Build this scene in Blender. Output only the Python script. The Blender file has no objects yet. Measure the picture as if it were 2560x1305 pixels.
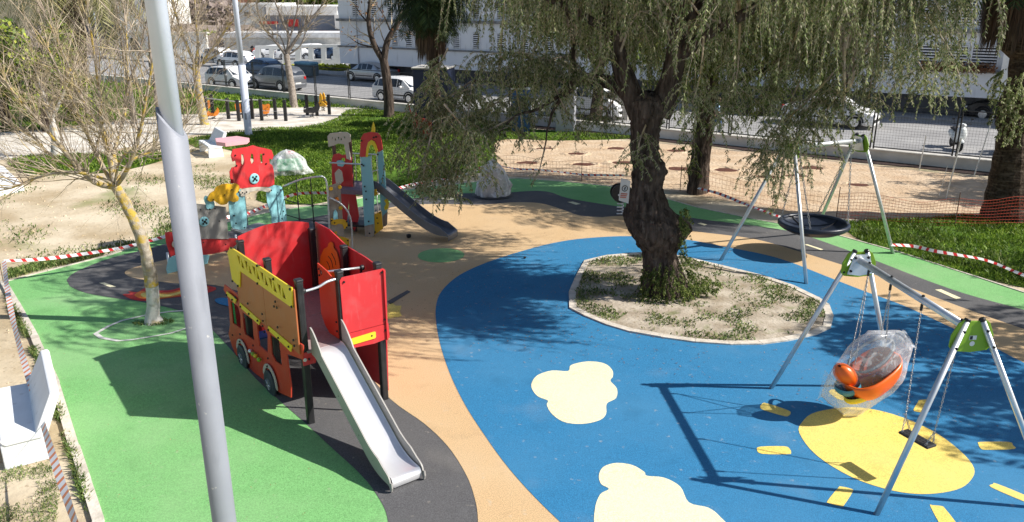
import bpy, bmesh, math, random
import numpy as np
from mathutils import Vector, Matrix
from mathutils.geometry import tessellate_polygon
C = bpy.context.scene
col = C.collection
R = math.radians
# ------------------------------------------------------------------ camera, world, sun, exposure
CAM_H = 6.1; PITCH = 18.2; FPX = 2000.0
cd = bpy.data.cameras.new('camera'); cam = bpy.data.objects.new('camera', cd); col.objects.link(cam)
cam.location = (0, 0, CAM_H); cam.rotation_euler = (R(90 - PITCH), 0, 0)
cd.sensor_width = 36; cd.lens = 36 * FPX / 2560; cd.clip_start = .1; cd.clip_end = 3000
C.camera = cam
w = bpy.data.worlds.new('World'); C.world = w; w.use_nodes = True
wn = w.node_tree; bg = wn.nodes['Background']; sky = wn.nodes.new('ShaderNodeTexSky')
sky.sky_type = 'NISHITA'; sky.sun_disc = False
SUN_EL = 38.5; SDX, SDY = 1.0, -0.11          # direction on the ground towards the sun
sky.sun_elevation = R(SUN_EL); sky.sun_rotation = math.atan2(SDX, SDY)
wn.links.new(sky.outputs[0], bg.inputs[0]); bg.inputs[1].default_value = .085
sd = bpy.data.lights.new('sun', 'SUN'); sd.energy = 4.9; sd.angle = R(.5); sd.color = (1, .95, .87)
sun = bpy.data.objects.new('sun', sd); col.objects.link(sun)
v = Vector((SDX, SDY, 0)).normalized() * math.cos(R(SUN_EL)) + Vector((0, 0, math.sin(R(SUN_EL))))
sun.rotation_euler = v.to_track_quat('Z', 'Y').to_euler(); sun.location = (10, 0, 30)
C.view_settings.view_transform = 'Standard'; C.view_settings.look = 'None'
C.view_settings.exposure = .55; C.view_settings.gamma = 1
random.seed(7); rng = np.random.default_rng(7)

# ------------------------------------------------------------------ measuring helpers: photo pixel (2560 wide) -> place
_c, _s = math.cos(R(PITCH)), math.sin(R(PITCH))
def ray(x, y):
    a = (x - 1280) / FPX; b = -(y - 652.5) / FPX
    return Vector((a, _c + b * _s, -_s + b * _c))
def G(x, y, z=0.0):
    d = ray(x, y); t = (z - CAM_H) / d.z
    return Vector((d.x * t, d.y * t, z))
def PY(x, y, Y):
    d = ray(x, y); t = Y / d.y
    return Vector((d.x * t, Y, CAM_H + d.z * t))
class Plane:                      # upright plane through o (ground), along dir; coordinates (s, z)
    def __init__(s, o, d, off=0):
        s.d = Vector((d[0], d[1])).normalized(); s.n = Vector((s.d.y, -s.d.x)); s.o = Vector((o[0], o[1])) + s.n * off
    def hit(s, x, y):
        r = ray(x, y); t = s.o.dot(s.n) / Vector((r.x, r.y)).dot(s.n)
        p = Vector((r.x, r.y)) * t
        return ((p - s.o).dot(s.d), CAM_H + r.z * t)
    def pts(s, l): return [s.hit(*p) for p in l]
    def at(s, u, z, off=0):
        q = s.o + s.d * u + s.n * off
        return Vector((q.x, q.y, z))

# ------------------------------------------------------------------ materials
MATS = {}
def mat(name, c, rough=.6, metal=0, var=.12, scale=3., bump=0, bscale=40., c2=None, spec=.4, detail=6, lo=.35, hi=.65, trans=0):
    if name in MATS: return MATS[name]
    m = bpy.data.materials.new(name); m.use_nodes = True; MATS[name] = m
    nt = m.node_tree; N = nt.nodes; L = nt.links; b = N['Principled BSDF']
    tc = N.new('ShaderNodeTexCoord'); no = N.new('ShaderNodeTexNoise'); no.inputs['Scale'].default_value = scale
    no.inputs['Detail'].default_value = detail; L.new(tc.outputs['Object'], no.inputs['Vector'])
    cr = N.new('ShaderNodeValToRGB'); L.new(no.outputs[0], cr.inputs[0])
    if c2 is None:
        a1 = [max(0, x * (1 - var)) for x in c]; a2 = [min(1, x * (1 + var)) for x in c]
    else: a1, a2 = c, c2
    cr.color_ramp.elements[0].color = (*a1, 1); cr.color_ramp.elements[1].color = (*a2, 1)
    cr.color_ramp.elements[0].position = lo; cr.color_ramp.elements[1].position = hi
    L.new(cr.outputs[0], b.inputs['Base Color'])
    b.inputs['Roughness'].default_value = rough; b.inputs['Metallic'].default_value = metal
    b.inputs['Specular IOR Level'].default_value = spec
    if bump:
        n2 = N.new('ShaderNodeTexNoise'); n2.inputs['Scale'].default_value = bscale; n2.inputs['Detail'].default_value = 5
        L.new(tc.outputs['Object'], n2.inputs['Vector'])
        bp = N.new('ShaderNodeBump'); bp.inputs['Strength'].default_value = bump; bp.inputs['Distance'].default_value = .02
        L.new(n2.outputs[0], bp.inputs['Height']); L.new(bp.outputs[0], b.inputs['Normal'])
    return m
def addmix(m, c3, scale, lo, hi, amt=1., dim=None, stretch=None):
    """mix a further colour over the base colour by another noise"""
    nt = m.node_tree; N = nt.nodes; L = nt.links; b = N['Principled BSDF']
    src = b.inputs['Base Color'].links[0].from_socket
    tc = N.new('ShaderNodeTexCoord'); no = N.new('ShaderNodeTexNoise'); no.inputs['Scale'].default_value = scale; no.inputs['Detail'].default_value = 8
    vec = tc.outputs['Object']
    if stretch:
        mp = N.new('ShaderNodeMapping'); mp.inputs['Scale'].default_value = stretch; L.new(vec, mp.inputs[0]); vec = mp.outputs[0]
    L.new(vec, no.inputs['Vector'])
    mr = N.new('ShaderNodeMapRange'); mr.inputs['From Min'].default_value = lo; mr.inputs['From Max'].default_value = hi
    mr.inputs['To Max'].default_value = amt; L.new(no.outputs[0], mr.inputs[0])
    mx = N.new('ShaderNodeMix'); mx.data_type = 'RGBA'; L.new(mr.outputs[0], mx.inputs[0])
    L.new(src, mx.inputs[6]); mx.inputs[7].default_value = (*c3, 1); L.new(mx.outputs[2], b.inputs['Base Color'])
    return m
def rubber(name, c, fade):
    m = mat(name, [x * .72 for x in c], .85, 0, scale=70, c2=[min(1, x * 1.28) for x in c], bump=.3, bscale=160, spec=.25, detail=8)
    addmix(m, [x * .55 + f * .45 for x, f in zip(c, fade)], .5, .42, .75, .7); addmix(m, [x * .5 for x in c], 5, .62, .80, .3)
    addmix(m, [x * .5 + .2 for x in c], 2.2, .64, .8, .18)
    addmix(m, (.52, .47, .38), 9, .66, .78, .4); addmix(m, [x * .6 for x in c], 1.3, .60, .75, .35); addmix(m, (.5, .45, .37), .7, .58, .78, .13)
    return m
def leafmat(name, cols, trans=.35, rough=.55):
    m = bpy.data.materials.new(name); m.use_nodes = True; MATS[name] = m
    nt = m.node_tree; N = nt.nodes; L = nt.links; b = N['Principled BSDF']
    g = N.new('ShaderNodeNewGeometry'); cr = N.new('ShaderNodeValToRGB'); L.new(g.outputs['Random Per Island'], cr.inputs[0])
    e = cr.color_ramp.elements
    while len(e) < len(cols): e.new(.5)
    for i, c in enumerate(cols): e[i].position = i / (len(cols) - 1); e[i].color = (*c, 1)
    tc = N.new('ShaderNodeTexCoord'); no = N.new('ShaderNodeTexNoise'); no.inputs['Scale'].default_value = 1.1; L.new(tc.outputs['Object'], no.inputs['Vector'])
    mr = N.new('ShaderNodeMapRange'); mr.inputs['From Min'].default_value = .3; mr.inputs['From Max'].default_value = .7
    mr.inputs['To Min'].default_value = .62; mr.inputs['To Max'].default_value = 1.45; L.new(no.outputs[0], mr.inputs[0])
    mx = N.new('ShaderNodeVectorMath'); mx.operation = 'SCALE'; L.new(cr.outputs[0], mx.inputs[0]); L.new(mr.outputs[0], mx.inputs['Scale'])
    L.new(mx.outputs[0], b.inputs['Base Color']); b.inputs['Roughness'].default_value = rough; b.inputs['Specular IOR Level'].default_value = .25
    if trans:
        t = N.new('ShaderNodeBsdfTranslucent'); L.new(mx.outputs[0], t.inputs[0]); ms = N.new('ShaderNodeMixShader'); ms.inputs[0].default_value = trans
        L.new(b.outputs[0], ms.inputs[1]); L.new(t.outputs[0], ms.inputs[2]); L.new(ms.outputs[0], N['Material Output'].inputs[0])
    return m
def metalmat(name, c, rough=.35, metal=.9): return mat(name, c, rough, metal, .08, 6, bump=.03, bscale=90)
def panelmat(name, c, rough=.42):
    m = mat(name, c, rough, 0, .05, 1.5, bump=.06, bscale=220, spec=.4)
    addmix(m, [x * .6 + .12 for x in c], 3.5, .52, .8, .4); addmix(m, [x * .7 + .18 for x in c], 18, .60, .72, .22, stretch=(1, 1, .15)); return m
def plasticfilm(name, c, alpha, rough=.3, wh=.35, edge=.4):
    m = mat(name, c, rough, 0, .05, 3, bump=.25, bscale=7, spec=.5)
    nt = m.node_tree; b = nt.nodes['Principled BSDF']
    lw = nt.nodes.new('ShaderNodeLayerWeight'); lw.inputs[0].default_value = .45
    no = nt.nodes.new('ShaderNodeTexNoise'); no.inputs['Scale'].default_value = 7; no.inputs['Detail'].default_value = 6; no.inputs['Distortion'].default_value = 1.5
    tc = nt.nodes.new('ShaderNodeTexCoord'); nt.links.new(tc.outputs['Object'], no.inputs['Vector'])
    mr = nt.nodes.new('ShaderNodeMapRange'); mr.inputs['From Min'].default_value = .5; mr.inputs['From Max'].default_value = .72; mr.inputs['To Max'].default_value = wh
    nt.links.new(no.outputs[0], mr.inputs[0])
    ad = nt.nodes.new('ShaderNodeMath'); ad.operation = 'MULTIPLY_ADD'; ad.inputs[1].default_value = edge; nt.links.new(lw.outputs['Facing'], ad.inputs[0]); ad.inputs[2].default_value = alpha
    a2 = nt.nodes.new('ShaderNodeMath'); a2.operation = 'ADD'; a2.use_clamp = True; nt.links.new(ad.outputs[0], a2.inputs[0]); nt.links.new(mr.outputs[0], a2.inputs[1])
    nt.links.new(a2.outputs[0], b.inputs['Alpha']); return m

GREEN = rubber('rubber_green', (.18, .42, .15), (.46, .60, .36))
GREY = rubber('rubber_grey', (.105, .104, .108), (.16, .155, .15))
BEIGE = rubber('rubber_beige', (.58, .40, .22), (.70, .56, .38))
BLUE = rubber('rubber_blue', (.03, .185, .37), (.10, .27, .43))
YEL = rubber('rubber_yellow', (.80, .60, .14), (.85, .72, .35))
CREAM = rubber('rubber_cream', (.80, .73, .48), (.85, .8, .6))
PRED = rubber('rubber_red', (.55, .035, .03), (.6, .2, .18)); PORA = rubber('rubber_orange', (.75, .2, .03), (.8, .4, .2))
PWHITE = mat('paint_line', (.68, .67, .62), .8, 0, .1, 20)
DIRT = mat('dirt', (.43, .34, .22), .95, 0, scale=.55, c2=(.64, .55, .41), bump=1., bscale=7, spec=.1, detail=12, lo=.38, hi=.62)
addmix(DIRT, (.25, .17, .10), 9, .60, .72, .7); addmix(DIRT, (.16, .22, .06), .33, .60, .7, .6); addmix(DIRT, (.62, .56, .46), 28, .66, .74, .8)
SAND = mat('sand', (.50, .36, .235), .95, 0, scale=1.2, c2=(.60, .47, .335), bump=1.0, bscale=9, spec=.1, detail=12)
addmix(SAND, (.33, .22, .14), 5, .58, .74, .6); addmix(SAND, (.38, .27, .18), .8, .55, .7, .5); addmix(SAND, (.68, .58, .46), 11, .62, .74, .5); SAND.node_tree.nodes['Bump'].inputs['Distance'].default_value = .05
GRAVEL = mat('gravel', (.52, .47, .40), .95, 0, scale=1.3, c2=(.74, .70, .64), bump=.8, bscale=14, spec=.1, detail=12)
addmix(GRAVEL, (.33, .28, .22), 6, .62, .74, .6)
TURF = mat('turf', (.045, .085, .014), .95, 0, scale=2.2, c2=(.10, .19, .025), bump=1., bscale=20, spec=.1, detail=12)
addmix(TURF, (.23, .2, .11), .9, .60, .72, .6)
ISLE = mat('island_soil', (.31, .255, .19), .95, 0, scale=2.5, c2=(.50, .44, .36), bump=.9, bscale=16, spec=.1, detail=12)
addmix(ISLE, (.24, .18, .11), 11, .58, .72, .7); addmix(ISLE, (.14, .18, .05), 3.3, .58, .7, .5)
ASPHALT = mat('asphalt', (.27, .265, .265), .9, 0, scale=.5, c2=(.36, .355, .35), bump=.3, bscale=60, detail=10)
addmix(ASPHALT, (.19, .19, .19), .9, .60, .7, .5, stretch=(.3, 2, 1))
CONC = mat('concrete', (.52, .49, .44), .9, 0, scale=3, c2=(.70, .67, .61), bump=.4, bscale=30, detail=10)
addmix(CONC, (.28, .24, .2), 6, .62, .75, .6)
STONE = mat('kerb_stone', (.50, .45, .38), .9, 0, scale=6, c2=(.68, .62, .54), bump=.5, bscale=25, detail=10)
addmix(STONE, (.3, .25, .2), 9, .62, .75, .6)
WHITEC = mat('white_bench_paint', (.78, .80, .82), .6, 0, .04, 3, bump=.15, bscale=30); addmix(WHITEC, (.45, .44, .42), 7, .62, .74, .45)
GALV = metalmat('galvanised', (.62, .65, .68), .42, .75)
ALU = metalmat('aluminium', (.72, .73, .75), .35, .8)
STEEL = mat('stainless_steel', (.80, .80, .82), .38, .55, .03, 4, bump=.02, bscale=30)
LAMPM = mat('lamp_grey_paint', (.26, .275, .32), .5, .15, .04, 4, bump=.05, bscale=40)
BLACKP = mat('black_post', (.022, .022, .024), .45, 0, .3, 6, bump=.1, bscale=60)
RED = panelmat('red_panel', (.58, .035, .04)); REDL = panelmat('red_orange_panel', (.56, .05, .022))
ORBR = panelmat('orange_brown_panel', (.44, .13, .045)); YELP = panelmat('yellow_panel', (.78, .60, .03)); YELD = panelmat('amber_panel', (.75, .42, .02))
LBLUE = panelmat('light_blue_panel', (.27, .58, .64)); GREYP = panelmat('grey_panel', (.30, .29, .27)); ORP = panelmat('orange_panel', (.80, .22, .02))
REDSUN = panelmat('red_panel_sunlit', (.80, .42, .45)); LIMEP = panelmat('lime_panel', (.26, .46, .03)); BEIGEP = panelmat('beige_panel', (.55, .50, .42))
WOODG = mat('weathered_panel', (.28, .22, .17), .7, 0, scale=4, c2=(.42, .35, .28), bump=.2, bscale=20); addmix(WOODG, (.5, .45, .38), 3, .55, .7, .5, stretch=(6, 6, .6))
DECKM = mat('deck_board', (.30, .22, .22), .8, 0, .1, 30, bump=.3, bscale=180)
BOLT = mat('bolt_black', (.012, .012, .014), .4); RUB = mat('black_rubber', (.02, .02, .022), .6, 0, .2, 9, bump=.1)
NAVYR = mat('navy_rubber', (.014, .02, .035), .38, 0, .2, 5, bump=.08, bscale=40)
CHAIN = metalmat('chain', (.42, .41, .40), .4)
BARKD = mat('bark_dark', (.035, .027, .022), .95, 0, scale=7, c2=(.12, .092, .075), bump=1., bscale=14, spec=.1, detail=12)
addmix(BARKD, (.19, .155, .13), 6, .56, .72, .75, stretch=(2.5, 2.5, .5)); BARKD.node_tree.nodes['Bump'].inputs['Distance'].default_value = .08
def stretchz(m, sc):
    nt = m.node_tree
    for n_ in [x for x in nt.nodes if x.bl_idname == 'ShaderNodeTexNoise']:
        l = n_.inputs['Vector'].links[0]; src = l.from_socket
        if src.node.bl_idname == 'ShaderNodeMapping': continue
        mp = nt.nodes.new('ShaderNodeMapping'); mp.inputs['Scale'].default_value = sc; nt.links.new(src, mp.inputs[0]); nt.links.new(mp.outputs[0], n_.inputs['Vector'])
stretchz(BARKD, (1.5, 1.5, .28))
BARKG = mat('bark_grey', (.20, .17, .14), .95, 0, scale=9, c2=(.38, .33, .29), bump=.8, bscale=30, spec=.1)
TWIG = mat('twig_grey', (.24, .19, .15), .9, 0, scale=6, c2=(.52, .44, .34), spec=.1)
addmix(TWIG, (.46, .36, .12), 2.5, .50, .64, .55)
LICH = mat('bark_lichen', (.25, .21, .16), .95, 0, scale=9, c2=(.42, .37, .30), bump=.7, bscale=35, spec=.1)
addmix(LICH, (.50, .35, .04), 7, .47, .60, .85); addmix(LICH, (.5, .46, .40), 12, .58, .68, .7)
WASH = mat('whitewashed_bark', (.56, .54, .51), .9, 0, .1, 14, bump=.6, bscale=40); addmix(WASH, (.3, .27, .22), 8, .56, .70, .7); addmix(WASH, (.42, .32, .10), 5, .54, .64, .7)
PALMB = mat('palm_bark', (.026, .018, .014), .95, 0, scale=12, c2=(.08, .06, .045), bump=1., bscale=16, spec=.1); addmix(PALMB, (.20, .16, .13), 3, .5, .7, .5, stretch=(1, 1, 6))
PEPL = leafmat('pepper_leaf', [(.05, .075, .018), (.11, .15, .045), (.18, .23, .08), (.28, .32, .14), (.38, .39, .22), (.46, .43, .31)], .42)
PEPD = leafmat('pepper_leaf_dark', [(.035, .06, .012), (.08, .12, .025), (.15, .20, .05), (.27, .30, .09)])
GRASSM = leafmat('grass_blade', [(.045, .09, .010), (.095, .17, .018), (.16, .26, .028), (.27, .36, .05)], .3)
WEEDM = leafmat('weed_leaf', [(.05, .09, .025), (.10, .17, .04), (.18, .25, .07), (.30, .30, .12)], .3)
PALML = leafmat('palm_leaf', [(.012, .025, .008), (.028, .05, .014), (.06, .09, .025)], .2)
PALMO = leafmat('palm_leaf_olive', [(.12, .12, .04), (.26, .25, .10), (.42, .40, .22)], .3)
DEAD = leafmat('dead_leaf', [(.16, .07, .03), (.30, .15, .07), (.40, .25, .13)], .2)
IVY = leafmat('ivy_leaf', [(.02, .04, .01), (.06, .11, .02), (.20, .28, .03), (.38, .42, .05)], .2)
HEDGE = leafmat('hedge_leaf', [(.22, .30, .03), (.42, .46, .04), (.6, .55, .05)], .3)
SKIRT = leafmat('dead_frond', [(.03, .018, .01), (.07, .04, .025), (.12, .08, .05)], 0)
BRUSH = leafmat('brush_twig', [(.16, .12, .11), (.28, .22, .20), (.36, .30, .26)], 0)
WALLW = mat('white_render', (.72, .74, .78), .85, 0, scale=1.5, c2=(.76, .77, .80), bump=.2, bscale=30, detail=10); addmix(WALLW, (.42, .42, .42), 2.5, .6, .75, .5, stretch=(1.5, 1.5, .3))
WALLB = mat('white_wall_bright', (.80, .79, .76), .85, 0, .05, 2, bump=.15)
DARKW = mat('dark_recess', (.03, .032, .04), .8); LEDGE = mat('stained_ledge', (.10, .10, .10), .9, 0, scale=3, c2=(.28, .28, .28))
GLASS = mat('dark_glass', (.02, .03, .045), .08, 0, .2, 3, spec=.8)
NAVY = mat('navy_paint', (.018, .028, .07), .5, 0, .2, 2, bump=.1)

# ------------------------------------------------------------------ mesh helpers
ORG = {}
def org(o): return ORG.get(o.name, Vector((0, 0, 0)))
def link_mesh(name, verts, faces, m, parent=None, smooth=False, local=False, midx=None):
    me = bpy.data.meshes.new(name)
    o = bpy.data.objects.new(name, me); col.objects.link(o)
    V = np.asarray(verts, dtype=np.float64).reshape(-1, 3)
    if parent is not None:
        o.parent = parent
        if not local: V = V - np.array(org(parent))
        ORG[o.name] = org(parent)
    me.from_pydata(V.tolist() if len(V) < 400000 else V, [], faces)
    for mm in (m if isinstance(m, (list, tuple)) else [m]): me.materials.append(mm)
    if midx is not None: me.polygons.foreach_set('material_index', np.asarray(midx, dtype=np.int32))
    if smooth: me.polygons.foreach_set('use_smooth', np.ones(len(me.polygons), dtype=bool))
    me.update(); return o
def quads_mesh(name, V, m, parent=None):
    """V: (n,4,3) loose quads"""
    n = len(V); me = bpy.data.meshes.new(name); o = bpy.data.objects.new(name, me); col.objects.link(o)
    W = V.reshape(-1, 3).astype(np.float32)
    if parent is not None: o.parent = parent; W = W - np.array(org(parent), dtype=np.float32); ORG[o.name] = org(parent)
    me.vertices.add(4 * n); me.vertices.foreach_set('co', W.ravel())
    me.loops.add(4 * n); me.loops.foreach_set('vertex_index', np.arange(4 * n, dtype=np.int32))
    me.polygons.add(n); me.polygons.foreach_set('loop_start', np.arange(0, 4 * n, 4, dtype=np.int32))
    me.polygons.foreach_set('loop_total', np.full(n, 4, dtype=np.int32))
    me.materials.append(m); me.update(calc_edges=True); me.validate(); return o
def tag(o, label=None, cat=None, group=None, kind=None):
    if label: o['label'] = label
    if cat: o['category'] = cat
    if group: o['group'] = group
    if kind: o['kind'] = kind
    return o
def thing(name, loc, label, cat, group=None):
    o = bpy.data.objects.new(name, None); col.objects.link(o); o.location = Vector(loc); o.empty_display_size = .2
    ORG[o.name] = Vector(loc); return tag(o, label, cat, group)
class MB:
    def __init__(s): s.v = []; s.f = []; s.mi = []
    def add(s, vs, fs, mi=0):
        b = len(s.v); s.v += [tuple(x) for x in vs]; s.f += [tuple(i + b for i in f) for f in fs]; s.mi += [mi] * len(fs); return s
    def box(s, c, sz, rz=0, M=None, bev=0, mi=0):
        x, y, z = [a / 2 for a in sz]
        if bev:
            b = min(bev, x * .95, y * .95, z * .95); bm = bmesh.new(); bmesh.ops.create_cube(bm, size=1)
            for q in bm.verts: q.co = Vector((q.co.x * 2 * x, q.co.y * 2 * y, q.co.z * 2 * z))
            bmesh.ops.bevel(bm, geom=bm.edges[:] + bm.verts[:], offset=b, segments=2, affect='EDGES', profile=.5)
            bm.verts.index_update(); P = [q.co.copy() for q in bm.verts]; F = [[q.index for q in f.verts] for f in bm.faces]; bm.free()
        else:
            P = [Vector((a * x, b_ * y, d * z)) for a in (-1, 1) for b_ in (-1, 1) for d in (-1, 1)]
            F = [(0, 1, 3, 2), (4, 6, 7, 5), (0, 4, 5, 1), (2, 3, 7, 6), (0, 2, 6, 4), (1, 5, 7, 3)]
        M2 = (M if M is not None else Matrix.Translation(Vector(c)) @ Matrix.Rotation(rz, 4, 'Z'))
        return s.add([M2 @ p for p in P], F, mi)
    def tube(s, pts, r, n=8, cap=True, mi=0, closed=False):
        pts = [Vector(p) for p in pts]; k = len(pts); rs = r if isinstance(r, (list, tuple)) else [r] * k
        t0 = (pts[1] - pts[0]).normalized(); up = Vector((0, 0, 1)) if abs(t0.z) < .9 else Vector((1, 0, 0))
        a = t0.cross(up).normalized(); vs = []; base = []
        for i in range(k):
            if closed: t = (pts[(i + 1) % k] - pts[i - 1]).normalized()
            else: t = (pts[min(i + 1, k - 1)] - pts[max(i - 1, 0)])
            if t.length < 1e-9: t = t0
            t = t.normalized(); a = (a - t * a.dot(t)); a = a.normalized() if a.length > 1e-6 else t.orthogonal().normalized()
            b = t.cross(a)
            for j in range(n):
                q = 2 * math.pi * j / n; vs.append(pts[i] + (a * math.cos(q) + b * math.sin(q)) * rs[i])
        fs = []
        for i in range(k if closed else k - 1):
            for j in range(n):
                i2 = (i + 1) % k
                fs.append((i * n + j, i * n + (j + 1) % n, i2 * n + (j + 1) % n, i2 * n + j))
        if cap and not closed: fs.append(tuple(range(n - 1, -1, -1))); fs.append(tuple((k - 1) * n + j for j in range(n)))
        return s.add(vs, fs, mi)
    def disc(s, c, nrm, r, th, n=20, mi=0, dome=False):
        c = Vector(c); nrm = Vector(nrm).normalized(); return s.tube([c, c + nrm * th * .7, c + nrm * th], [r, r, r * .8], n, mi=mi)
    def panel(s, pl, outer, holes=(), th=.03, off=0, mi=0, raw=False):
        """upright board on plane pl; outlines in (s,z)"""
        loops = [list(outer)] + [list(h) for h in holes]
        tri = tessellate_polygon([[Vector((a, b, 0)) for a, b in l] for l in loops])
        fl = [p for l in loops for p in l]; n = len(fl)
        vs = [pl.at(a, b, off) for a, b in fl] + [pl.at(a, b, off - th) for a, b in fl]
        fs = []
        for t in tri:
            fs.append(tuple(t)); fs.append(tuple(n + i for i in reversed(t)))
        k = 0
        for l in loops:
            for i in range(len(l)): a = k + i; b = k + (i + 1) % len(l); fs.append((a, b, n + b, n + a))
            k += len(l)
        return s.add(vs, fs, mi)
    def build(s, name, m, parent=None, smooth=False, bevel=0, auto=False, local=False):
        o = link_mesh(name, s.v, s.f, m, parent, smooth, local, s.mi if isinstance(m, (list, tuple)) else None)
        bm = bmesh.new(); bm.from_mesh(o.data); bmesh.ops.recalc_face_normals(bm, faces=bm.faces); bm.to_mesh(o.data); bm.free()
        if bevel:
            b = o.modifiers.new('b', 'BEVEL'); b.width = bevel; b.segments = 2; b.limit_method = 'ANGLE'; b.angle_limit = R(40)
        return o
def smooth_loop(p, k=4, closed=True):
    """Catmull-Rom through 2D/3D points"""
    p = [Vector(q) for q in p]; n = len(p); out = []
    rngi = range(n) if closed else range(n - 1)
    for i in rngi:
        a, b, c, d = (p[(i - 1) % n], p[i], p[(i + 1) % n], p[(i + 2) % n]) if closed else (p[max(i - 1, 0)], p[i], p[i + 1], p[min(i + 2, n - 1)])
        for j in range(k):
            t = j / k; out.append(.5 * ((2 * b) + (c - a) * t + (2 * a - 5 * b + 4 * c - d) * t * t + (3 * b - a - 3 * c + d) * t ** 3))
    if not closed: out.append(p[-1])
    return out
def sheet(name, pts3, m, z, kind='structure', parent=None, label=None):
    tri = tessellate_polygon([[Vector((q[0], q[1], 0)) for q in pts3]])
    vs = [(q[0], q[1], z) for q in pts3]; fs = []
    for t in tri:
        a, b, c = [Vector(vs[i]) for i in t]
        fs.append(tuple(t) if (b - a).cross(c - a).z > 0 else tuple(reversed(t)))
    o = link_mesh(name, vs, fs, m, parent)
    if kind: o['kind'] = kind
    return o
def circ(c, r, n=24, a0=0, sx=1, sz=1): return [(c[0] + r * sx * math.cos(a0 + 2 * math.pi * i / n), c[1] + r * sz * math.sin(a0 + 2 * math.pi * i / n)) for i in range(n)]
def gpx(l, k=0):
    p = [G(x, y) for x, y in l]
    return smooth_loop(p, k) if k else p
def inpoly(px, py, poly):
    x = np.array([q[0] for q in poly]); y = np.array([q[1] for q in poly]); ins = np.zeros(len(px), bool); j = len(x) - 1
    for i in range(len(x)):
        c = ((y[i] > py) != (y[j] > py)) & (px < (x[j] - x[i]) * (py - y[i]) / (y[j] - y[i] + 1e-12) + x[i]); ins ^= c; j = i
    return ins
def bolts(pl, pts, off=.0, r=.022, name='bolt', parent=None, m=None):
    for a, z in pts:
        b = MB(); c = pl.at(a, z, off); n3 = Vector((pl.n.x, pl.n.y, 0)); b.disc(c, n3, r, .018, 8); b.build(name, m or BOLT, parent)
def jitter(p, a): return Vector((p[0] + random.uniform(-a, a), p[1] + random.uniform(-a, a), p[2] + random.uniform(-a, a)))

# ================================================================== THE GROUND
gs = 1600.
gv = []; gf = []
gxs = sorted(set([-gs, -400, -120] + [x for x in range(-70, 71, 5)] + [120, 400, gs])); gys = sorted(set([-400, -60] + [y for y in range(-10, 121, 5)] + [200, 500, gs]))
for y in gys:
    for x in gxs:
        gv.append((x, y, 0.0))
for j in range(len(gys) - 1):
    for i in range(len(gxs) - 1): a = j * len(gxs) + i; gf.append((a, a + 1, a + 1 + len(gxs), a + len(gxs)))
o = link_mesh('ground', gv, gf, DIRT); o['kind'] = 'structure'
WO = Vector((-29.67, 61.74)); WD = Vector((47.3, -32.81)).normalized(); WN = Vector((-WD.y, WD.x))   # low street wall line; WN points to the street
def W(s, n, z=0): q = WO + WD * s + WN * n; return Vector((q.x, q.y, z))
# grass zones, path, sand  (outline measured from the photograph)
lawn = [(470, 350), (560, 335), (640, 322), (760, 318), (840, 298), (880, 275), (1000, 282), (1100, 292), (1240, 315), (1420, 330), (1590, 345), (1400, 352), (1245, 352), (1240, 420), (1160, 438), (960, 478), (840, 500), (760, 512), (640, 500), (690, 445), (700, 420), (640, 400), (560, 372), (500, 372)]
path = [(-200, 325), (0, 332), (180, 318), (330, 300), (420, 288), (560, 283), (640, 272), (800, 268), (905, 272), (880, 290), (850, 302), (760, 320), (640, 328), (500, 336), (430, 348), (300, 372), (200, 388), (60, 395), (-200, 410)]
strip = [(-400, 195), (200, 200), (300, 208), (560, 230), (640, 239), (860, 266), (1000, 276), (870, 272), (780, 270), (640, 274), (520, 284), (330, 298), (150, 318), (0, 330), (-400, 330)]
patch = [(20, 405), (90, 390), (200, 388), (330, 380), (400, 385), (410, 400), (300, 428), (180, 436), (60, 432)]
rgrass = [(2110, 562), (2200, 552), (2320, 548), (2420, 540), (2480, 548), (2620, 530), (2700, 740), (2560, 720), (2400, 680), (2240, 630), (2150, 600)]
sandp = [(1235, 352), (1400, 350), (1560, 353), (1800, 372), (2060, 400), (2300, 428), (2480, 448), (2700, 470), (2700, 530), (2480, 545), (2300, 545), (2130, 545), (1960, 535), (1880, 515), (1760, 492), (1600, 470), (1400, 446), (1240, 430)]
def gp3(l, k=4): return gpx(l, k)
LAWN, PATH, STRIP, PATCH, RGR, SANDP = [gp3(l) for l in (lawn, path, strip, patch, rgrass, sandp)]
sheet('lawn', LAWN, TURF, .008); sheet('gravel_path', PATH, GRAVEL, .012); sheet('grass_strip', STRIP, TURF, .010)
sheet('grass_patch', PATCH, TURF, .016); sheet('grass_verge', RGR, TURF, .010); sheet('sand_ground', SANDP, SAND, .006)
mb = MB()
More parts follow.
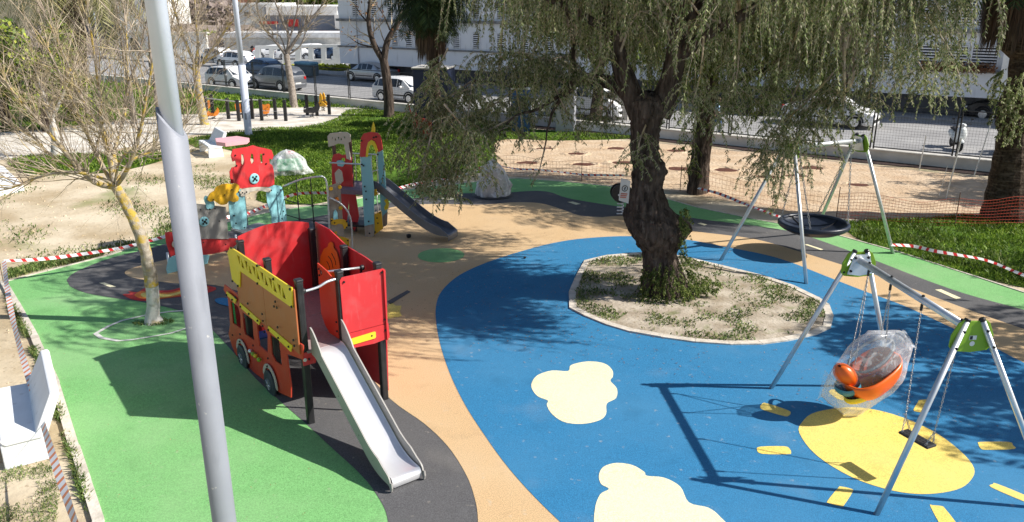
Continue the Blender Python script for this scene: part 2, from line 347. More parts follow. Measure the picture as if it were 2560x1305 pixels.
for (x, y) in [(1440, 385), (1458, 412), (1540, 372), (1555, 408), (1697, 423), (1812, 426), (1922, 443), (2148, 463), (1690, 378), (1992, 440), (1320, 408), (1360, 372), (2030, 420)]:
    c = G(x, y); n = 14; vs = [(c.x, c.y, .012)]; r0 = random.uniform(.27, .36)
    for i in range(n): a = 2 * math.pi * i / n; r = r0 * random.uniform(.8, 1.2); vs.append((c.x + r * math.cos(a) * 1.25, c.y + r * math.sin(a), .012))
    for i in range(n): a = 2 * math.pi * i / n; r = r0 * random.uniform(1.25, 1.5); vs.append((c.x + r * math.cos(a) * 1.25, c.y + r * math.sin(a), .02 + .05 * random.random()))
    for i in range(n): a = 2 * math.pi * i / n; r = r0 * random.uniform(1.7, 2.0); vs.append((c.x + r * math.cos(a) * 1.25, c.y + r * math.sin(a), .0))
    fs = [(0, 1 + i, 1 + (i + 1) % n) for i in range(n)]; mi = [0] * n
    f2 = [(1 + i, 1 + n + i, 1 + n + (i + 1) % n, 1 + (i + 1) % n) for i in range(n)] + [(1 + n + i, 1 + 2 * n + i, 1 + 2 * n + (i + 1) % n, 1 + n + (i + 1) % n) for i in range(n)]
    mb.add(vs, fs, 0); mb.add(vs, f2, 1)
mb.build('planting_pits', [mat('dark_soil', (.10, .035, .02), .95, 0, .3, 9, bump=.8), SAND])['kind'] = 'structure'

# rubber play surface, laid in coloured zones
edge = [(262, 1305), (200, 1120), (150, 960), (100, 850), (50, 760), (18, 706), (120, 680), (270, 642), (430, 590), (560, 560), (640, 540), (690, 529), (750, 520), (830, 511), (890, 500), (975, 482), (1080, 468), (1180, 457), (1290, 447), (1400, 455), (1520, 467), (1660, 497), (1740, 520), (1891, 551), (1951, 562), (2092, 590), (2230, 628), (2300, 650), (2430, 692), (2560, 735), (2760, 800)]
EDGE = [G(x, y) for x, y in edge]
EDGEALL = EDGE + [Vector((14, 10, 0)), Vector((14, 3, 0)), Vector((-3.4, 3, 0))]
sheet('play_surface_green', EDGEALL, GREEN, .020)
greyo = [(167, 703), (180, 688), (216, 670), (281, 646), (346, 630), (430, 608), (560, 582), (640, 566), (715, 557), (824, 537), (900, 519), (975, 507), (1076, 492), (1160, 485), (1250, 484), (1330, 479), (1375, 482), (1420, 497), (1520, 514), (1640, 530), (1740, 548), (1891, 567), (1987, 583), (2092, 618), (2200, 658), (2300, 697), (2414, 737), (2560, 777), (2760, 830), (2760, 900)]
greyi_r = [(2560, 826), (2470, 795), (2385, 764), (2290, 728), (2200, 694), (2128, 672), (1987, 628), (1881, 599), (1740, 581), (1640, 563), (1560, 550), (1500, 545), (1450, 541), (1400, 524), (1350, 510), (1280, 508), (1200, 514), (1089, 512), (1000, 517), (940, 532), (880, 560), (800, 583), (700, 592), (600, 602), (520, 620), (430, 648), (346, 668), (312, 684), (346, 700), (459, 712), (540, 716), (620, 740), (740, 800), (840, 860), (900, 915), (976, 1001), (1060, 1062), (1120, 1120), (1165, 1190), (1187, 1250), (1195, 1305), (1195, 1420)]
greyo_l = [(960, 1420), (970, 1305), (941, 1239), (897, 1185), (833, 1126), (760, 1058), (704, 1009), (640, 950), (590, 891), (527, 824), (470, 785), (362, 759), (302, 750), (216, 735), (175, 718)]
gout = smooth_loop([G(*p) for p in greyo], 4, False); gin = smooth_loop([G(*p) for p in greyi_r], 4, False); gl = smooth_loop([G(*p) for p in greyo_l], 4, False)
sheet('play_surface_grey', gout + gin + gl, GREY, .024)
blue_l = [(1500, 1400), (1395, 1305), (1320, 1230), (1260, 1160), (1210, 1090), (1165, 1020), (1130, 950), (1105, 880), (1092, 820), (1090, 770), (1105, 730), (1150, 690), (1220, 658), (1300, 632), (1384, 610), (1468, 598), (1579, 593), (1703, 600), (1804, 618), (1905, 638), (1972, 657), (2056, 690), (2160, 731), (2260, 768), (2385, 826), (2480, 870), (2560, 911), (2760, 1000)]
BL = smooth_loop([G(*p) for p in blue_l], 4, False)
far_in = [G(*p) for p in greyi_r]
beige = smooth_loop([G(*p) for p in greyi_r], 4, False)
sheet('play_surface_beige', beige + [G(1500, 1420), Vector((3, 4, 0)), Vector((13.5, 4, 0)), Vector((13.5, 10.5, 0))], BEIGE, .028)
sheet('play_surface_blue', BL + [Vector((13.4, 9.5, 0)), Vector((13.4, 3.5, 0)), Vector((1.5, 3.5, 0))], BLUE, .032)
# sun, rays, clouds, dot, dashes, flames
sunp = [(1998, 1088), (2005, 1060), (2040, 1035), (2134, 1023), (2230, 1040), (2330, 1082), (2400, 1133), (2434, 1176), (2425, 1207), (2390, 1230), (2314, 1241), (2230, 1232), (2130, 1199), (2040, 1143)]
sheet('painted_sun', gpx(sunp, 4), YEL, .036)
rays = [[(1900, 1022), (1905, 1014), (1916, 1013), (1968, 1030), (1976, 1038), (1970, 1045), (1958, 1045), (1908, 1030)],
        [(1892, 1130), (1900, 1122), (1960, 1121), (1974, 1128), (1977, 1138), (1968, 1141), (1905, 1140)],
        [(2094, 1226), (2102, 1222), (2128, 1228), (2131, 1235), (2110, 1268), (2102, 1272), (2072, 1264), (2068, 1258)],
        [(2325, 1272), (2331, 1269), (2352, 1271), (2362, 1278), (2395, 1325), (2360, 1330)],
        [(2477, 1224), (2481, 1216), (2491, 1215), (2560, 1243), (2606, 1265), (2600, 1275), (2560, 1260)],
        [(2445, 1115), (2450, 1110), (2520, 1110), (2531, 1118), (2534, 1128), (2465, 1130), (2450, 1126)],
        [(2294, 1010), (2298, 1005), (2318, 1004), (2324, 1010), (2322, 1020), (2308, 1035), (2290, 1034), (2283, 1029)],
        [(2072, 985), (2082, 978), (2104, 985), (2120, 998), (2112, 1004), (2095, 1003)]]
V = []; F = []
for r_ in rays:
    p = gpx(r_, 3); b = len(V); V += [(q.x, q.y, .036) for q in p]
    for t in tessellate_polygon([p]):
        a, b2, c = [Vector(V[b + i]) for i in t]; F.append(tuple(b + i for i in (t if (b2 - a).cross(c - a).z > 0 else reversed(t))))
link_mesh('painted_sun_rays', V, F, YEL)['kind'] = 'structure'
cl1 = [(1330, 960), (1345, 942), (1380, 931), (1420, 932), (1428, 917), (1470, 908), (1510, 913), (1530, 929), (1532, 946), (1526, 957), (1542, 976), (1540, 1000), (1517, 1014), (1515, 1040), (1498, 1056), (1455, 1065), (1410, 1060), (1380, 1040), (1367, 1018), (1369, 1006), (1345, 996), (1330, 977)]
cl2 = [(1497, 1195), (1508, 1173), (1540, 1163), (1580, 1168), (1610, 1185), (1617, 1195), (1660, 1200), (1700, 1222), (1722, 1262), (1770, 1275), (1800, 1298), (1830, 1340), (1790, 1400), (1700, 1420), (1560, 1390), (1492, 1330), (1487, 1280), (1500, 1242), (1522, 1228), (1503, 1216)]
sheet('painted_cloud', gpx(cl1, 4), CREAM, .036); sheet('painted_cloud', gpx(cl2, 4), CREAM, .036)
c = G(1103, 641); rr = (G(1161, 641) - c).length
sheet('painted_green_dot', [c + Vector((rr * math.cos(a), rr * math.sin(a), 0)) for a in [2 * math.pi * i / 40 for i in range(40)]], GREEN, .034)
V = []; F = []
for q in [[(248, 710), (262, 709), (291, 720), (276, 721)], [(2011, 614), (2018, 613), (2058, 626), (2052, 628)], [(2337, 727), (2352, 726), (2402, 748), (2390, 751)], [(1743, 561), (1752, 559), (1768, 564), (1760, 566)], [(1418, 507), (1432, 506), (1452, 512), (1440, 514)], [(640, 585), (660, 583), (690, 575), (672, 574)], [(1100, 497), (1130, 496), (1140, 500), (1108, 502)], [(1236, 492), (1262, 491), (1264, 496), (1238, 497)]]:
    b = len(V); V += [(p.x, p.y, .029) for p in gpx(q)]; F.append((b, b + 3, b + 2, b + 1) if (Vector(V[b + 1]) - Vector(V[b])).cross(Vector(V[b + 2]) - Vector(V[b])).z < 0 else (b, b + 1, b + 2, b + 3))
link_mesh('road_dashes', V, F, CREAM)['kind'] = 'structure'
fl = [[(307, 739), (326, 737), (322, 731), (345, 733), (362, 723), (372, 728), (420, 729), (450, 722), (480, 712), (540, 722), (520, 735), (460, 744), (420, 748), (365, 755), (330, 751)],
      [(337, 740), (352, 731), (372, 733), (420, 735), (458, 726), (500, 719), (522, 724), (460, 740), (410, 749), (360, 750), (343, 746)],
      [(352, 740), (366, 735), (420, 739), (458, 730), (488, 724), (455, 737), (415, 746), (366, 748)]]
for i, (p, m_) in enumerate(zip(fl, (PRED, PORA, YEL))): sheet('painted_flame', gpx(p, 3), m_, .028 + .003 * i)
sheet('painted_splash', gpx([(538, 752), (560, 748), (600, 756), (612, 768), (592, 774), (566, 768), (545, 762)], 3), BLUE, .036)
sheet('painted_star', gpx([(962, 800), (968, 772), (978, 760), (990, 768), (1004, 768), (1000, 782), (1004, 794), (985, 797)], 2), YEL, .034)
sheet('painted_bar', gpx([(968, 757), (1018, 729), (1027, 733), (976, 765)]), GREY, .034)
sheet('painted_arc', gpx([(1500, 547), (1560, 542), (1640, 550), (1720, 566), (1700, 572), (1640, 560), (1560, 551)], 3), mat('rubber_pale', (.5, .36, .2), .85, 0, .1, 200), .033)
# white ring round the small tree
ring = [(233, 838), (268, 818), (302, 804), (367, 789), (430, 780), (465, 778), (505, 783), (520, 798), (512, 812), (470, 824), (430, 837), (378, 846), (330, 854), (292, 857), (248, 849)]
rp = gpx(ring); cen = sum(rp, Vector()) / len(rp); n = len(rp)
V = [(p.x, p.y, .029) for p in rp] + [((cen + (p - cen) * .915).x, (cen + (p - cen) * .915).y, .029) for p in rp]
link_mesh('painted_ring', V, [(i, (i + 1) % n, n + (i + 1) % n, n + i) for i in range(n)], PWHITE)['kind'] = 'structure'
# island round the old tree
isl = [(1461, 656), (1515, 643), (1596, 636), (1650, 636), (1710, 645), (1787, 664), (1905, 693), (1989, 721), (2046, 749), (2073, 768), (2083, 795), (2076, 825), (2039, 842), (1972, 857), (1905, 866), (1824, 867), (1737, 861), (1653, 849), (1575, 835), (1515, 817), (1461, 795), (1423, 775), (1422, 735), (1438, 698)]
ip = gpx(isl); cen = sum(ip, Vector()) / len(ip); n = len(ip)
inn = []
for i, p in enumerate(ip):
    d = (cen - p).normalized(); inn.append(p + d * .15)
V = []; F = []
for i in range(n):
    a, b = ip[i], ip[(i + 1) % n]; c1, d1 = inn[i], inn[(i + 1) % n]
    k = max(1, int((b - a).length / .5))
    for j in range(k):
        t0 = j / k + (.012 if j else 0); t1 = (j + 1) / k - .012
        q = [a.lerp(b, t0), a.lerp(b, t1), c1.lerp(d1, t1), c1.lerp(d1, t0)]; b0 = len(V)
        z = .062 + random.uniform(-.004, .004)
        V += [(p.x, p.y, z) for p in q] + [(p.x, p.y, .0) for p in q]
        F += [(b0, b0 + 1, b0 + 2, b0 + 3), (b0, b0 + 4, b0 + 5, b0 + 1), (b0 + 2, b0 + 6, b0 + 7, b0 + 3), (b0 + 1, b0 + 5, b0 + 6, b0 + 2), (b0, b0 + 3, b0 + 7, b0 + 4)]
o = link_mesh('island_kerb', V, F, STONE); o['kind'] = 'structure'
# island soil: lumpy disc
V = [(cen.x, cen.y, .09)]; F = []
rings_ = 14; nn = 96; ins = []
for k in range(nn):
    f = k / nn * n; i = int(f); ins.append(inn[i].lerp(inn[(i + 1) % n], f - i))
from mathutils import noise as mn
for r_ in range(1, rings_ + 1):
    t = r_ / rings_
    for p in ins:
        q = cen.lerp(p, t); V.append((q.x, q.y, .045 + (.05 * (1 - t) + .018 * mn.noise(Vector((q.x * 3, q.y * 3, 0)))) * (1 if t < 1 else 0)))
for k in range(nn): F.append((0, 1 + k, 1 + (k + 1) % nn))
for r_ in range(rings_ - 1):
    for k in range(nn): a = 1 + r_ * nn; F.append((a + k, a + nn + k, a + nn + (k + 1) % nn, a + (k + 1) % nn))
ISL = inn
o = link_mesh('island_soil', V, F, ISLE, smooth=True); o['kind'] = 'structure'
# kerbs along the play surface
def kerb(name, pts, wd, h, m, seg=.5, side=1):
    V = []; F = []
    for i in range(len(pts) - 1):
        a, b = Vector(pts[i]), Vector(pts[i + 1]); d = (b - a); L_ = d.length; d.normalize(); nn_ = Vector((-d.y, d.x, 0)) * side
        k = max(1, int(L_ / seg))
        for j in range(k):
            p = a + d * (L_ * j / k + .006); q = a + d * (L_ * (j + 1) / k - .006); jz = random.uniform(-.004, .004); b0 = len(V); jn = nn_ * random.uniform(-.006, .006)
            for z in (h + jz, -.05):
                for s_ in (p + jn, q + jn, q + nn_ * wd + jn, p + nn_ * wd + jn): V.append((s_.x, s_.y, z))
            F += [(b0, b0 + 1, b0 + 2, b0 + 3), (b0, b0 + 4, b0 + 5, b0 + 1), (b0 + 2, b0 + 6, b0 + 7, b0 + 3), (b0 + 1, b0 + 5, b0 + 6, b0 + 2), (b0, b0 + 3, b0 + 7, b0 + 4)]
    o = link_mesh(name, V, F, m)
    bm = bmesh.new(); bm.from_mesh(o.data); bmesh.ops.recalc_face_normals(bm, faces=bm.faces); bm.to_mesh(o.data); bm.free(); o['kind'] = 'structure'; return o
kerb('kerb', [Vector((-3.42, 3, 0))] + EDGE[:6], .13, .06, STONE, .9, 1)
kerb('kerb_edge', EDGE[5:], .05, .035, STONE, 1., 1)
# street: asphalt, its low wall and footway
def quadsheet(name, pts, m, z):
    o = link_mesh(name, [(p.x, p.y, z) for p in pts], [tuple(range(len(pts)))], m); o['kind'] = 'structure'; return o
SZ = .10
quadsheet('street', [W(-60, .3), W(90, .3), W(90, 60), W(-60, 60)], ASPHALT, SZ)
mbk = MB(); 
def wallbox(mb, s0, s1, n0, n1, z0, z1, mi=0):
    P = [W(s, n_, z) for s in (s0, s1) for n_ in (n0, n1) for z in (z0, z1)]
    mb.add(P, [(0, 1, 3, 2), (4, 6, 7, 5), (0, 4, 5, 1), (2, 3, 7, 6), (0, 2, 6, 4), (1, 5, 7, 3)], mi)
t = thing('low_wall', W(40, .1), 'long low white rendered wall carrying the black street fence', 'wall')
m1 = MB(); wallbox(m1, -60, 70, 0, .28, -.1, .40); m1.build('wall_body', mat('wall_white', (.62, .60, .56), .9, 0, scale=1.5, c2=(.78, .76, .72), bump=.3, bscale=20), t)
m1 = MB(); wallbox(m1, -60, 70, -.03, .31, .40, .45); m1.build('coping', mat('pale_coping', (.66, .63, .57), .9, 0, .1, 3, bump=.2), t)
m1 = MB(); wallbox(m1, -60, 28, 12.2, 14.5, .1, .24); wallbox(m1, 28, 90, 12.2, 14.2, .1, .24)
m1.build('footway', mat('paving', (.33, .32, .31), .9, 0, .1, 2, bump=.2))['kind'] = 'structure'
# trench of dark soil in front of the wall
m1 = MB(); pts = []
for i in range(60):
    s_ = 33 + i * .45; pts.append((s_, -.75 - .35 * mn.noise(Vector((s_ * .5, 0, 0)))))
V = []; F = []
for i, (s_, n_) in enumerate(pts): a = W(s_, n_, .022); b = W(s_, -.02, .022); V += [tuple(a), tuple(b)]
for i in range(len(pts) - 1): F.append((2 * i, 2 * i + 2, 2 * i + 3, 2 * i + 1))
link_mesh('trench_soil', V, F, mat('wet_soil', (.05, .03, .025), .95, 0, .4, 5, bump=1., bscale=10))['kind'] = 'structure'
# lumps of earth and stones on the open ground
V = []; 
def lumps(poly, n, r0, r1, name, m):
    xs = np.array([p[0] for p in poly]); ys = np.array([p[1] for p in poly]); k = 0; mb = MB()
    px = rng.uniform(xs.min(), xs.max(), n * 4); py = rng.uniform(ys.min(), ys.max(), n * 4); ok = inpoly(px, py, poly)
    px, py = px[ok][:n], py[ok][:n]
    for x, y in zip(px, py):
        r = r0 + (r1 - r0) * random.random() ** 2.5; ve = []
        for i in range(5): a = i * 1.2566 + random.random(); rr_ = r * random.uniform(.7, 1.2); ve.append((x + rr_ * math.cos(a), y + rr_ * math.sin(a), -.01))
        ve.append((x + random.uniform(-.3, .3) * r, y, r * random.uniform(.5, .9)))
        mb.add(ve, [(i, (i + 1) % 5, 5) for i in range(5)])
    o = mb.build(name, m); tag(o, kind='stuff', label='loose clods and stones scattered over the bare earth beside the play area', cat='stones')
lumps(gpx([(-150, 420), (120, 440), (450, 420), (640, 420), (690, 470), (620, 535), (430, 585), (100, 675), (-100, 690)]), 900, .012, .07, 'earth_clods', DIRT)
lumps(gpx([(0, 700), (60, 820), (130, 980), (190, 1180), (225, 1305), (150, 1400), (-100, 1400), (-100, 700)]), 350, .01, .045, 'stones', DIRT)

# ------------------------------------------------------------------ grass and weeds
def blades(name, poly, n, h, wd, m, clump=0, z=.01, label='', tuft=0, avoid=None, kind='stuff'):
    xs = np.array([p[0] for p in poly]); ys = np.array([p[1] for p in poly]); P = []
    got = 0
    while got < n:
        px = rng.uniform(xs.min(), xs.max(), n * 2); py = rng.uniform(ys.min(), ys.max(), n * 2); ok = inpoly(px, py, poly)
        if clump:
            nz = np.array([mn.noise(Vector((a * clump, b * clump, 3.1))) for a, b in zip(px, py)]); ok &= (nz > tuft + rng.normal(0, .12, len(nz)))
        if avoid is not None: ok &= ~avoid(px, py)
        P.append(np.stack([px[ok], py[ok]], 1)); got += ok.sum()
        if got == 0: return None
    P = np.concatenate(P)[:n]; n = len(P)
    a = rng.uniform(0, 2 * np.pi, n); hh = h * rng.uniform(.45, 1.25, n); ww = wd * rng.uniform(.6, 1.4, n); lean = rng.uniform(.2, 1.1, n) * hh; la = rng.uniform(0, 2 * np.pi, n)
    b = np.stack([P[:, 0], P[:, 1], np.full(n, z)], 1); dx = np.stack([np.cos(a) * ww / 2, np.sin(a) * ww / 2, np.zeros(n)], 1)
    top = b + np.stack([np.cos(la) * lean, np.sin(la) * lean, hh], 1); mid = b + np.stack([np.cos(la) * lean * .35, np.sin(la) * lean * .35, hh * .6], 1)
    Q = np.stack([b - dx * .4, mid - dx, top, mid + dx], 1)
    o = quads_mesh(name, Q, m); tag(o, label, 'grass' if 'grass' in name else 'weeds', None, 'stuff'); return o
blades('lawn_grass', LAWN, 70000, .10, .035, GRASSM, clump=.35, tuft=-.38, z=.0, label='lush green grass growing behind the play equipment')
blades('strip_grass', STRIP, 26000, .2, .07, GRASSM, z=.0, label='green grass strip between the gravel path and the street wall')
blades('patch_grass', PATCH, 5000, .14, .05, GRASSM, z=.0, label='small grass patch beside the pale path at left')
blades('verge_grass', RGR, 15000, .11, .03, GRASSM, clump=.5, tuft=-.25, z=.0, label='sunny grass verge at the foot of the big palm')
blades('island_weeds', [(p.x, p.y) for p in ISL], 6500, .06, .03, WEEDM, clump=1.5, tuft=.05, z=.05, label='low weeds sprouting in the soil around the old pepper tree')
blades('kerb_weeds', gpx([(15, 715), (40, 770), (95, 870), (145, 985), (190, 1130), (240, 1290), (215, 1290), (165, 1130), (110, 960), (60, 840), (15, 760)]), 3200, .09, .022, WEEDM, clump=1.3, tuft=-.05, z=.0, label='weeds growing along the outside of the left kerb')
blades('corner_grass', gpx([(-20, 1180), (60, 1150), (130, 1150), (150, 1220), (140, 1330), (60, 1420), (-60, 1420)]), 2600, .05, .012, WEEDM, clump=1.8, tuft=-.02, z=.0, label='tufts of grass in front of the white concrete bench')
blades('edge_weeds', gpx([(20, 700), (150, 668), (330, 622), (440, 585), (560, 552), (560, 535), (430, 565), (250, 625), (20, 680)]), 3600, .12, .03, WEEDM, clump=.9, tuft=-.05, z=.0, label='weeds along the far left edge of the green rubber')
blades('dirt_weeds', gpx([(-100, 430), (300, 430), (690, 400), (650, 520), (430, 575), (60, 660), (-100, 690)]), 3500, .08, .035, WEEDM, clump=.45, tuft=.22, z=.0, label='sparse weeds scattered over the bare earth at left')
blades('verge_weeds', gpx([(1960, 548), (2110, 578), (2250, 615), (2420, 668), (2600, 715), (2600, 660), (2300, 590), (2110, 555), (1980, 535)]), 3500, .10, .03, WEEDM, clump=1., tuft=-.1, z=.0, label='weeds between the green rubber edge and the grass verge')
def litter(name, poly, n, m, label, smin=.012, smax=.03, clump=.6, tuft=-.1, z=.04):
    xs = np.array([p[0] for p in poly]); ys = np.array([p[1] for p in poly]); px = rng.uniform(xs.min(), xs.max(), n * 3); py = rng.uniform(ys.min(), ys.max(), n * 3); ok = inpoly(px, py, poly)
    nz = np.array([mn.noise(Vector((a * clump, b * clump, 7.))) for a, b in zip(px, py)]); ok &= nz > tuft + rng.normal(0, .2, len(nz)); px, py = px[ok][:n], py[ok][:n]; n = len(px)
    a = rng.uniform(0, 6.28, n); l = rng.uniform(smin, smax, n); w_ = l * .3; d = np.stack([np.cos(a), np.sin(a), np.zeros(n)], 1); e = np.stack([-np.sin(a), np.cos(a), np.zeros(n)], 1); c = np.stack([px, py, z + rng.uniform(0, .006, n)], 1)
    Q = np.stack([c - d * l[:, None], c - e * w_[:, None], c + d * l[:, None] + [0, 0, .004], c + e * w_[:, None]], 1); o = quads_mesh(name, Q, m); tag(o, label, 'leaf litter', None, 'stuff')
litter('leaf_litter', gpx([(1100, 780), (1180, 670), (1350, 600), (1700, 590), (2100, 700), (2400, 850), (2560, 950), (2500, 1100), (1900, 1000), (1500, 900), (1250, 960)]), 1500, DEAD, 'small dry leaves lying on the blue rubber around the soil island')
litter('leaf_litter', gpx([(700, 600), (1000, 520), (1400, 520), (1700, 570), (1300, 620), (1120, 700), (1060, 900), (1000, 900), (900, 640)]), 900, DEAD, 'small dry leaves lying on the sand coloured rubber')
litter('leaf_litter', gpx([(60, 730), (400, 640), (560, 820), (900, 1300), (280, 1300), (120, 900)]), 260, DEAD, 'few specks of dry leaf on the green rubber', smax=.02)
c0 = G(385, 808)
blades('tree_foot_weeds', [(c0.x + .42 * math.cos(a), c0.y + .2 * math.sin(a) - .02) for a in [i * .5 for i in range(12)]], 300, .06, .02, WEEDM, z=.02, label='tiny weeds at the foot of the whitewashed tree', avoid=lambda x, y: (x < c0.x + .02) & (y > c0.y))

# ================================================================== STREET LAMPS
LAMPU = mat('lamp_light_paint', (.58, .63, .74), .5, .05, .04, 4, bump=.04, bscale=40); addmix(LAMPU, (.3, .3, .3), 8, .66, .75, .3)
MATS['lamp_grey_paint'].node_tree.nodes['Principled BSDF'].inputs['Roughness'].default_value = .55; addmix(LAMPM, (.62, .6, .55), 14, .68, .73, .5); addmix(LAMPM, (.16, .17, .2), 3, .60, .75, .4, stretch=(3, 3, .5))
def lamp(name, foot, top_z, r0, r1, label, near):
    t = thing(name, foot, label, 'street lamp', None); f = Vector(foot)
    MB().box((f.x, f.y, .015), (.42, .42, .03), bev=.008).build('base_plate', LAMPM, t)
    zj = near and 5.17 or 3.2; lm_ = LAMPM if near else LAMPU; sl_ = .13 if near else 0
    V = []; F = []; n = 32
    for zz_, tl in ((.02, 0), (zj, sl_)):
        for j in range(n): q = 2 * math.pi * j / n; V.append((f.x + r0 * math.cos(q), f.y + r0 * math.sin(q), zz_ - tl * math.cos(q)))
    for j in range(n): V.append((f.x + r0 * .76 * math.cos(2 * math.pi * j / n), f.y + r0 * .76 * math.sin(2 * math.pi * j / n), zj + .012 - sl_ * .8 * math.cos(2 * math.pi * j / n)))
    for i in range(2): F += [(i * n + j, i * n + (j + 1) % n, (i + 1) * n + (j + 1) % n, (i + 1) * n + j) for j in range(n)]
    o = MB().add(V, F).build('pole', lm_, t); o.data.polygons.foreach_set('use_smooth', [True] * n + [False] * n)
    MB().tube([f + Vector((0, 0, zj - .3)), f + Vector((0, 0, top_z))], [r0 * .75, r1], 28).build('upper_pole', LAMPU, t, smooth=True)
    for sx in (-1, 1): MB().tube([f + Vector((0, 0, top_z - .15)), f + Vector((sx * .5, 0, top_z + .1)), f + Vector((sx * 1.1, 0, top_z + .15))], .03, 8).build('arm', LAMPM, t, smooth=True); MB().box(f + Vector((sx * 1.35, 0, top_z + .14)), (.6, .24, .09), bev=.03).build('lamp_head', LAMPM, t)
    MB().box((f.x, f.y - r0, .9), (.09, .02, .3), bev=.005).build('service_door', LAMPM, t)
    return t
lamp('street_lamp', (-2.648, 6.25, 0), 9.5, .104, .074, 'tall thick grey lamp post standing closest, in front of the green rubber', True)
lamp('street_lamp', G(622, 338), 9.5, .17, .10, 'slim grey lamp post standing on the far lawn beside the white bench', False)

# ================================================================== RED BUS PLAY TOWER
BO = Vector((-3.03, 10.69)); BU = Vector((.797, .602)).normalized(); BV = Vector((-BU.y, BU.x))
def B(a, b, z): q = BO + BU * a + BV * b; return Vector((q.x, q.y, z))
bus = thing('bus_play_tower', (BO.x, BO.y, 0), 'red and yellow fire bus climbing tower with black posts on the rubber floor', 'play tower')
BRZ = math.atan2(BU.y, BU.x)
def bmat(c): return Matrix.Translation(c) @ Matrix.Rotation(BRZ, 4, 'Z')
for (a, b, z0, z1) in [(0, 0, 0, 2.28), (0, 1.2, 0, 2.28), (0, 2.4, 0, 2.28), (1.21, 2.3, 0, 2.30), (1.23, 1.1, 0, 2.28), (1.25, 0, 0, 2.28), (.62, 0, .98, 2.28)]:
    m1 = MB(); m1.box(None, (.10, .10, z1 - z0), M=bmat(B(a, b, (z0 + z1) / 2)), bev=.012)
    for k in (-1, 1): m1.box(None, (.012, .104, z1 - z0 - .08), M=bmat(B(a + k * .02, b, (z0 + z1) / 2)))
    p = m1.build('post', BLACKP, bus)
    MB().box(None, (.115, .115, .05), M=bmat(B(a, b, z1 + .015)), bev=.018).build('post_cap', BLACKP, p)
PL = Plane((BO - BU * .075), (-BV))     # left side, outward normal
def lp(l): return PL.pts(l)
# lower left body board with open windows
outer = lp([(561, 711), (559, 724), (569, 742), (573, 780), (575, 812), (571, 836), (580, 866), (592, 892), (596, 900), (640, 935), (660, 950), (700, 982), (727, 994), (727, 962), (716, 884), (756, 899), (757, 872), (757, 864)])
wins = [lp(q) for q in ([(576, 752), (595, 766), (601, 788), (602, 822), (582, 808)], [(606, 780), (631, 799), (634, 840), (637, 852), (613, 836), (609, 822)], [(642, 808), (661, 820), (669, 838), (669, 882), (648, 864), (645, 840)], [(675, 836), (697, 850), (705, 914), (688, 903), (679, 884)])]
lower = MB().panel(PL, outer, wins, .02, 0).build('side_panel', REDL, bus); tag(lower, 'lower red side board with open windows and wheels')
up = MB().panel(PL, [(.05, 1.19), (.05, 2.19), (-1.225, 2.19), (-1.225, 1.19)], (), .02, .024); up.panel(PL, [(-1.235, 1.19), (-1.235, 2.19), (-2.5, 2.17), (-2.5, 1.19)], (), .02, .024); up.build('upper_side_panel', ORBR, bus)
yo = lp([(582, 616), (575, 632), (578, 641), (587, 697), (606, 717), (607, 676), (738, 768), (737, 718)])
tris = []
for i in range(12):
    s0 = -2.24 + i * .172; 
    tris.append([(s0, 2.13), (s0 + .125, 2.13), (s0 + .10, 1.965)] if i % 2 == 0 else [(s0 + .0, 1.965), (s0 + .125, 1.965), (s0 + .02, 2.13)])
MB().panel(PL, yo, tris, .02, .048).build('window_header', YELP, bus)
MB().panel(PL, [(-2.35, 1.93), (-2.35, 2.15), (-.12, 2.15), (-.12, 1.93)], (), .002, .027).build('header_hole_shade', mat('header_shade_red', (.10, .012, .01), .6), bus)  # dark strip painting the shade seen through the triangle holes
for q in ([(572, 727), (571, 735), (593, 758), (596, 747)], [(606, 756), (604, 765), (653, 811), (656, 800)], [(677, 813), (675, 822), (733, 878), (736, 862)]):
    MB().panel(PL, lp(q), (), .015, .040).build('yellow_strip', YELP, bus)
for cxy in ((612, 893), (681, 958)):
    cx, cz = PL.hit(*cxy)
    m1 = MB().panel(PL, [(cx + .30 * math.cos(a), cz + .04 + .30 * math.sin(a)) for a in [math.pi * (i / 16) - .15 for i in range(17)]] + [(cx + .23 * math.cos(a), cz + .04 + .23 * math.sin(a)) for a in [math.pi * (1 - i / 16) - .05 for i in range(17)]], (), .015, .038)
    f = m1.build('mudguard', BEIGEP, bus)
    wpt = PL.at(cx, cz, .03); n3 = Vector((PL.n.x, PL.n.y, 0))
    wh = MB().disc(wpt, n3, .23, .035, 28).build('wheel', mat('wheel_grey', (.045, .055, .07), .5, 0, .2, 8), bus)
    h_ = MB().disc(wpt + n3 * .036, n3, .10, .008, 18, mi=0); h_.build('hub', mat('hub_grey', (.14, .16, .18), .5), wh)
    k_ = MB()
    for i in range(5): a = i * 1.2566; d2 = Vector((PL.d.x * math.cos(a), PL.d.y * math.cos(a), math.sin(a))); k_.tube([wpt + n3 * .05 + d2 * .02, wpt + n3 * .05 + d2 * .09], .006, 5)
    k_.build('spokes', ALU, wh)
m1 = MB(); cols = []
for i, (p, m_) in enumerate([((633, 876), ALU), ((640, 883), LIMEP), ((646, 888), YELP), ((655, 897), LIMEP)]):
    a, z = PL.hit(*p); q = PL.at(a, z, .05); bd = MB(); bd.tube([q + Vector((0, 0, .03 * math.sin(t))) + Vector((PL.d.x, PL.d.y, 0)) * 0 + Vector((PL.d.x, PL.d.y, 0)) * (.0) + Vector((PL.d.x, PL.d.y, 0)) * (.035 * -math.cos(t)) for t in [0, math.pi]] if False else [q - Vector((PL.d.x, PL.d.y, 0)) * .035, q - Vector((PL.d.x, PL.d.y, 0)) * .02, q + Vector((PL.d.x, PL.d.y, 0)) * .02, q + Vector((PL.d.x, PL.d.y, 0)) * .035], [.012, .035, .035, .012], 10); bd.build('counting_bead', m_, bus, smooth=True)
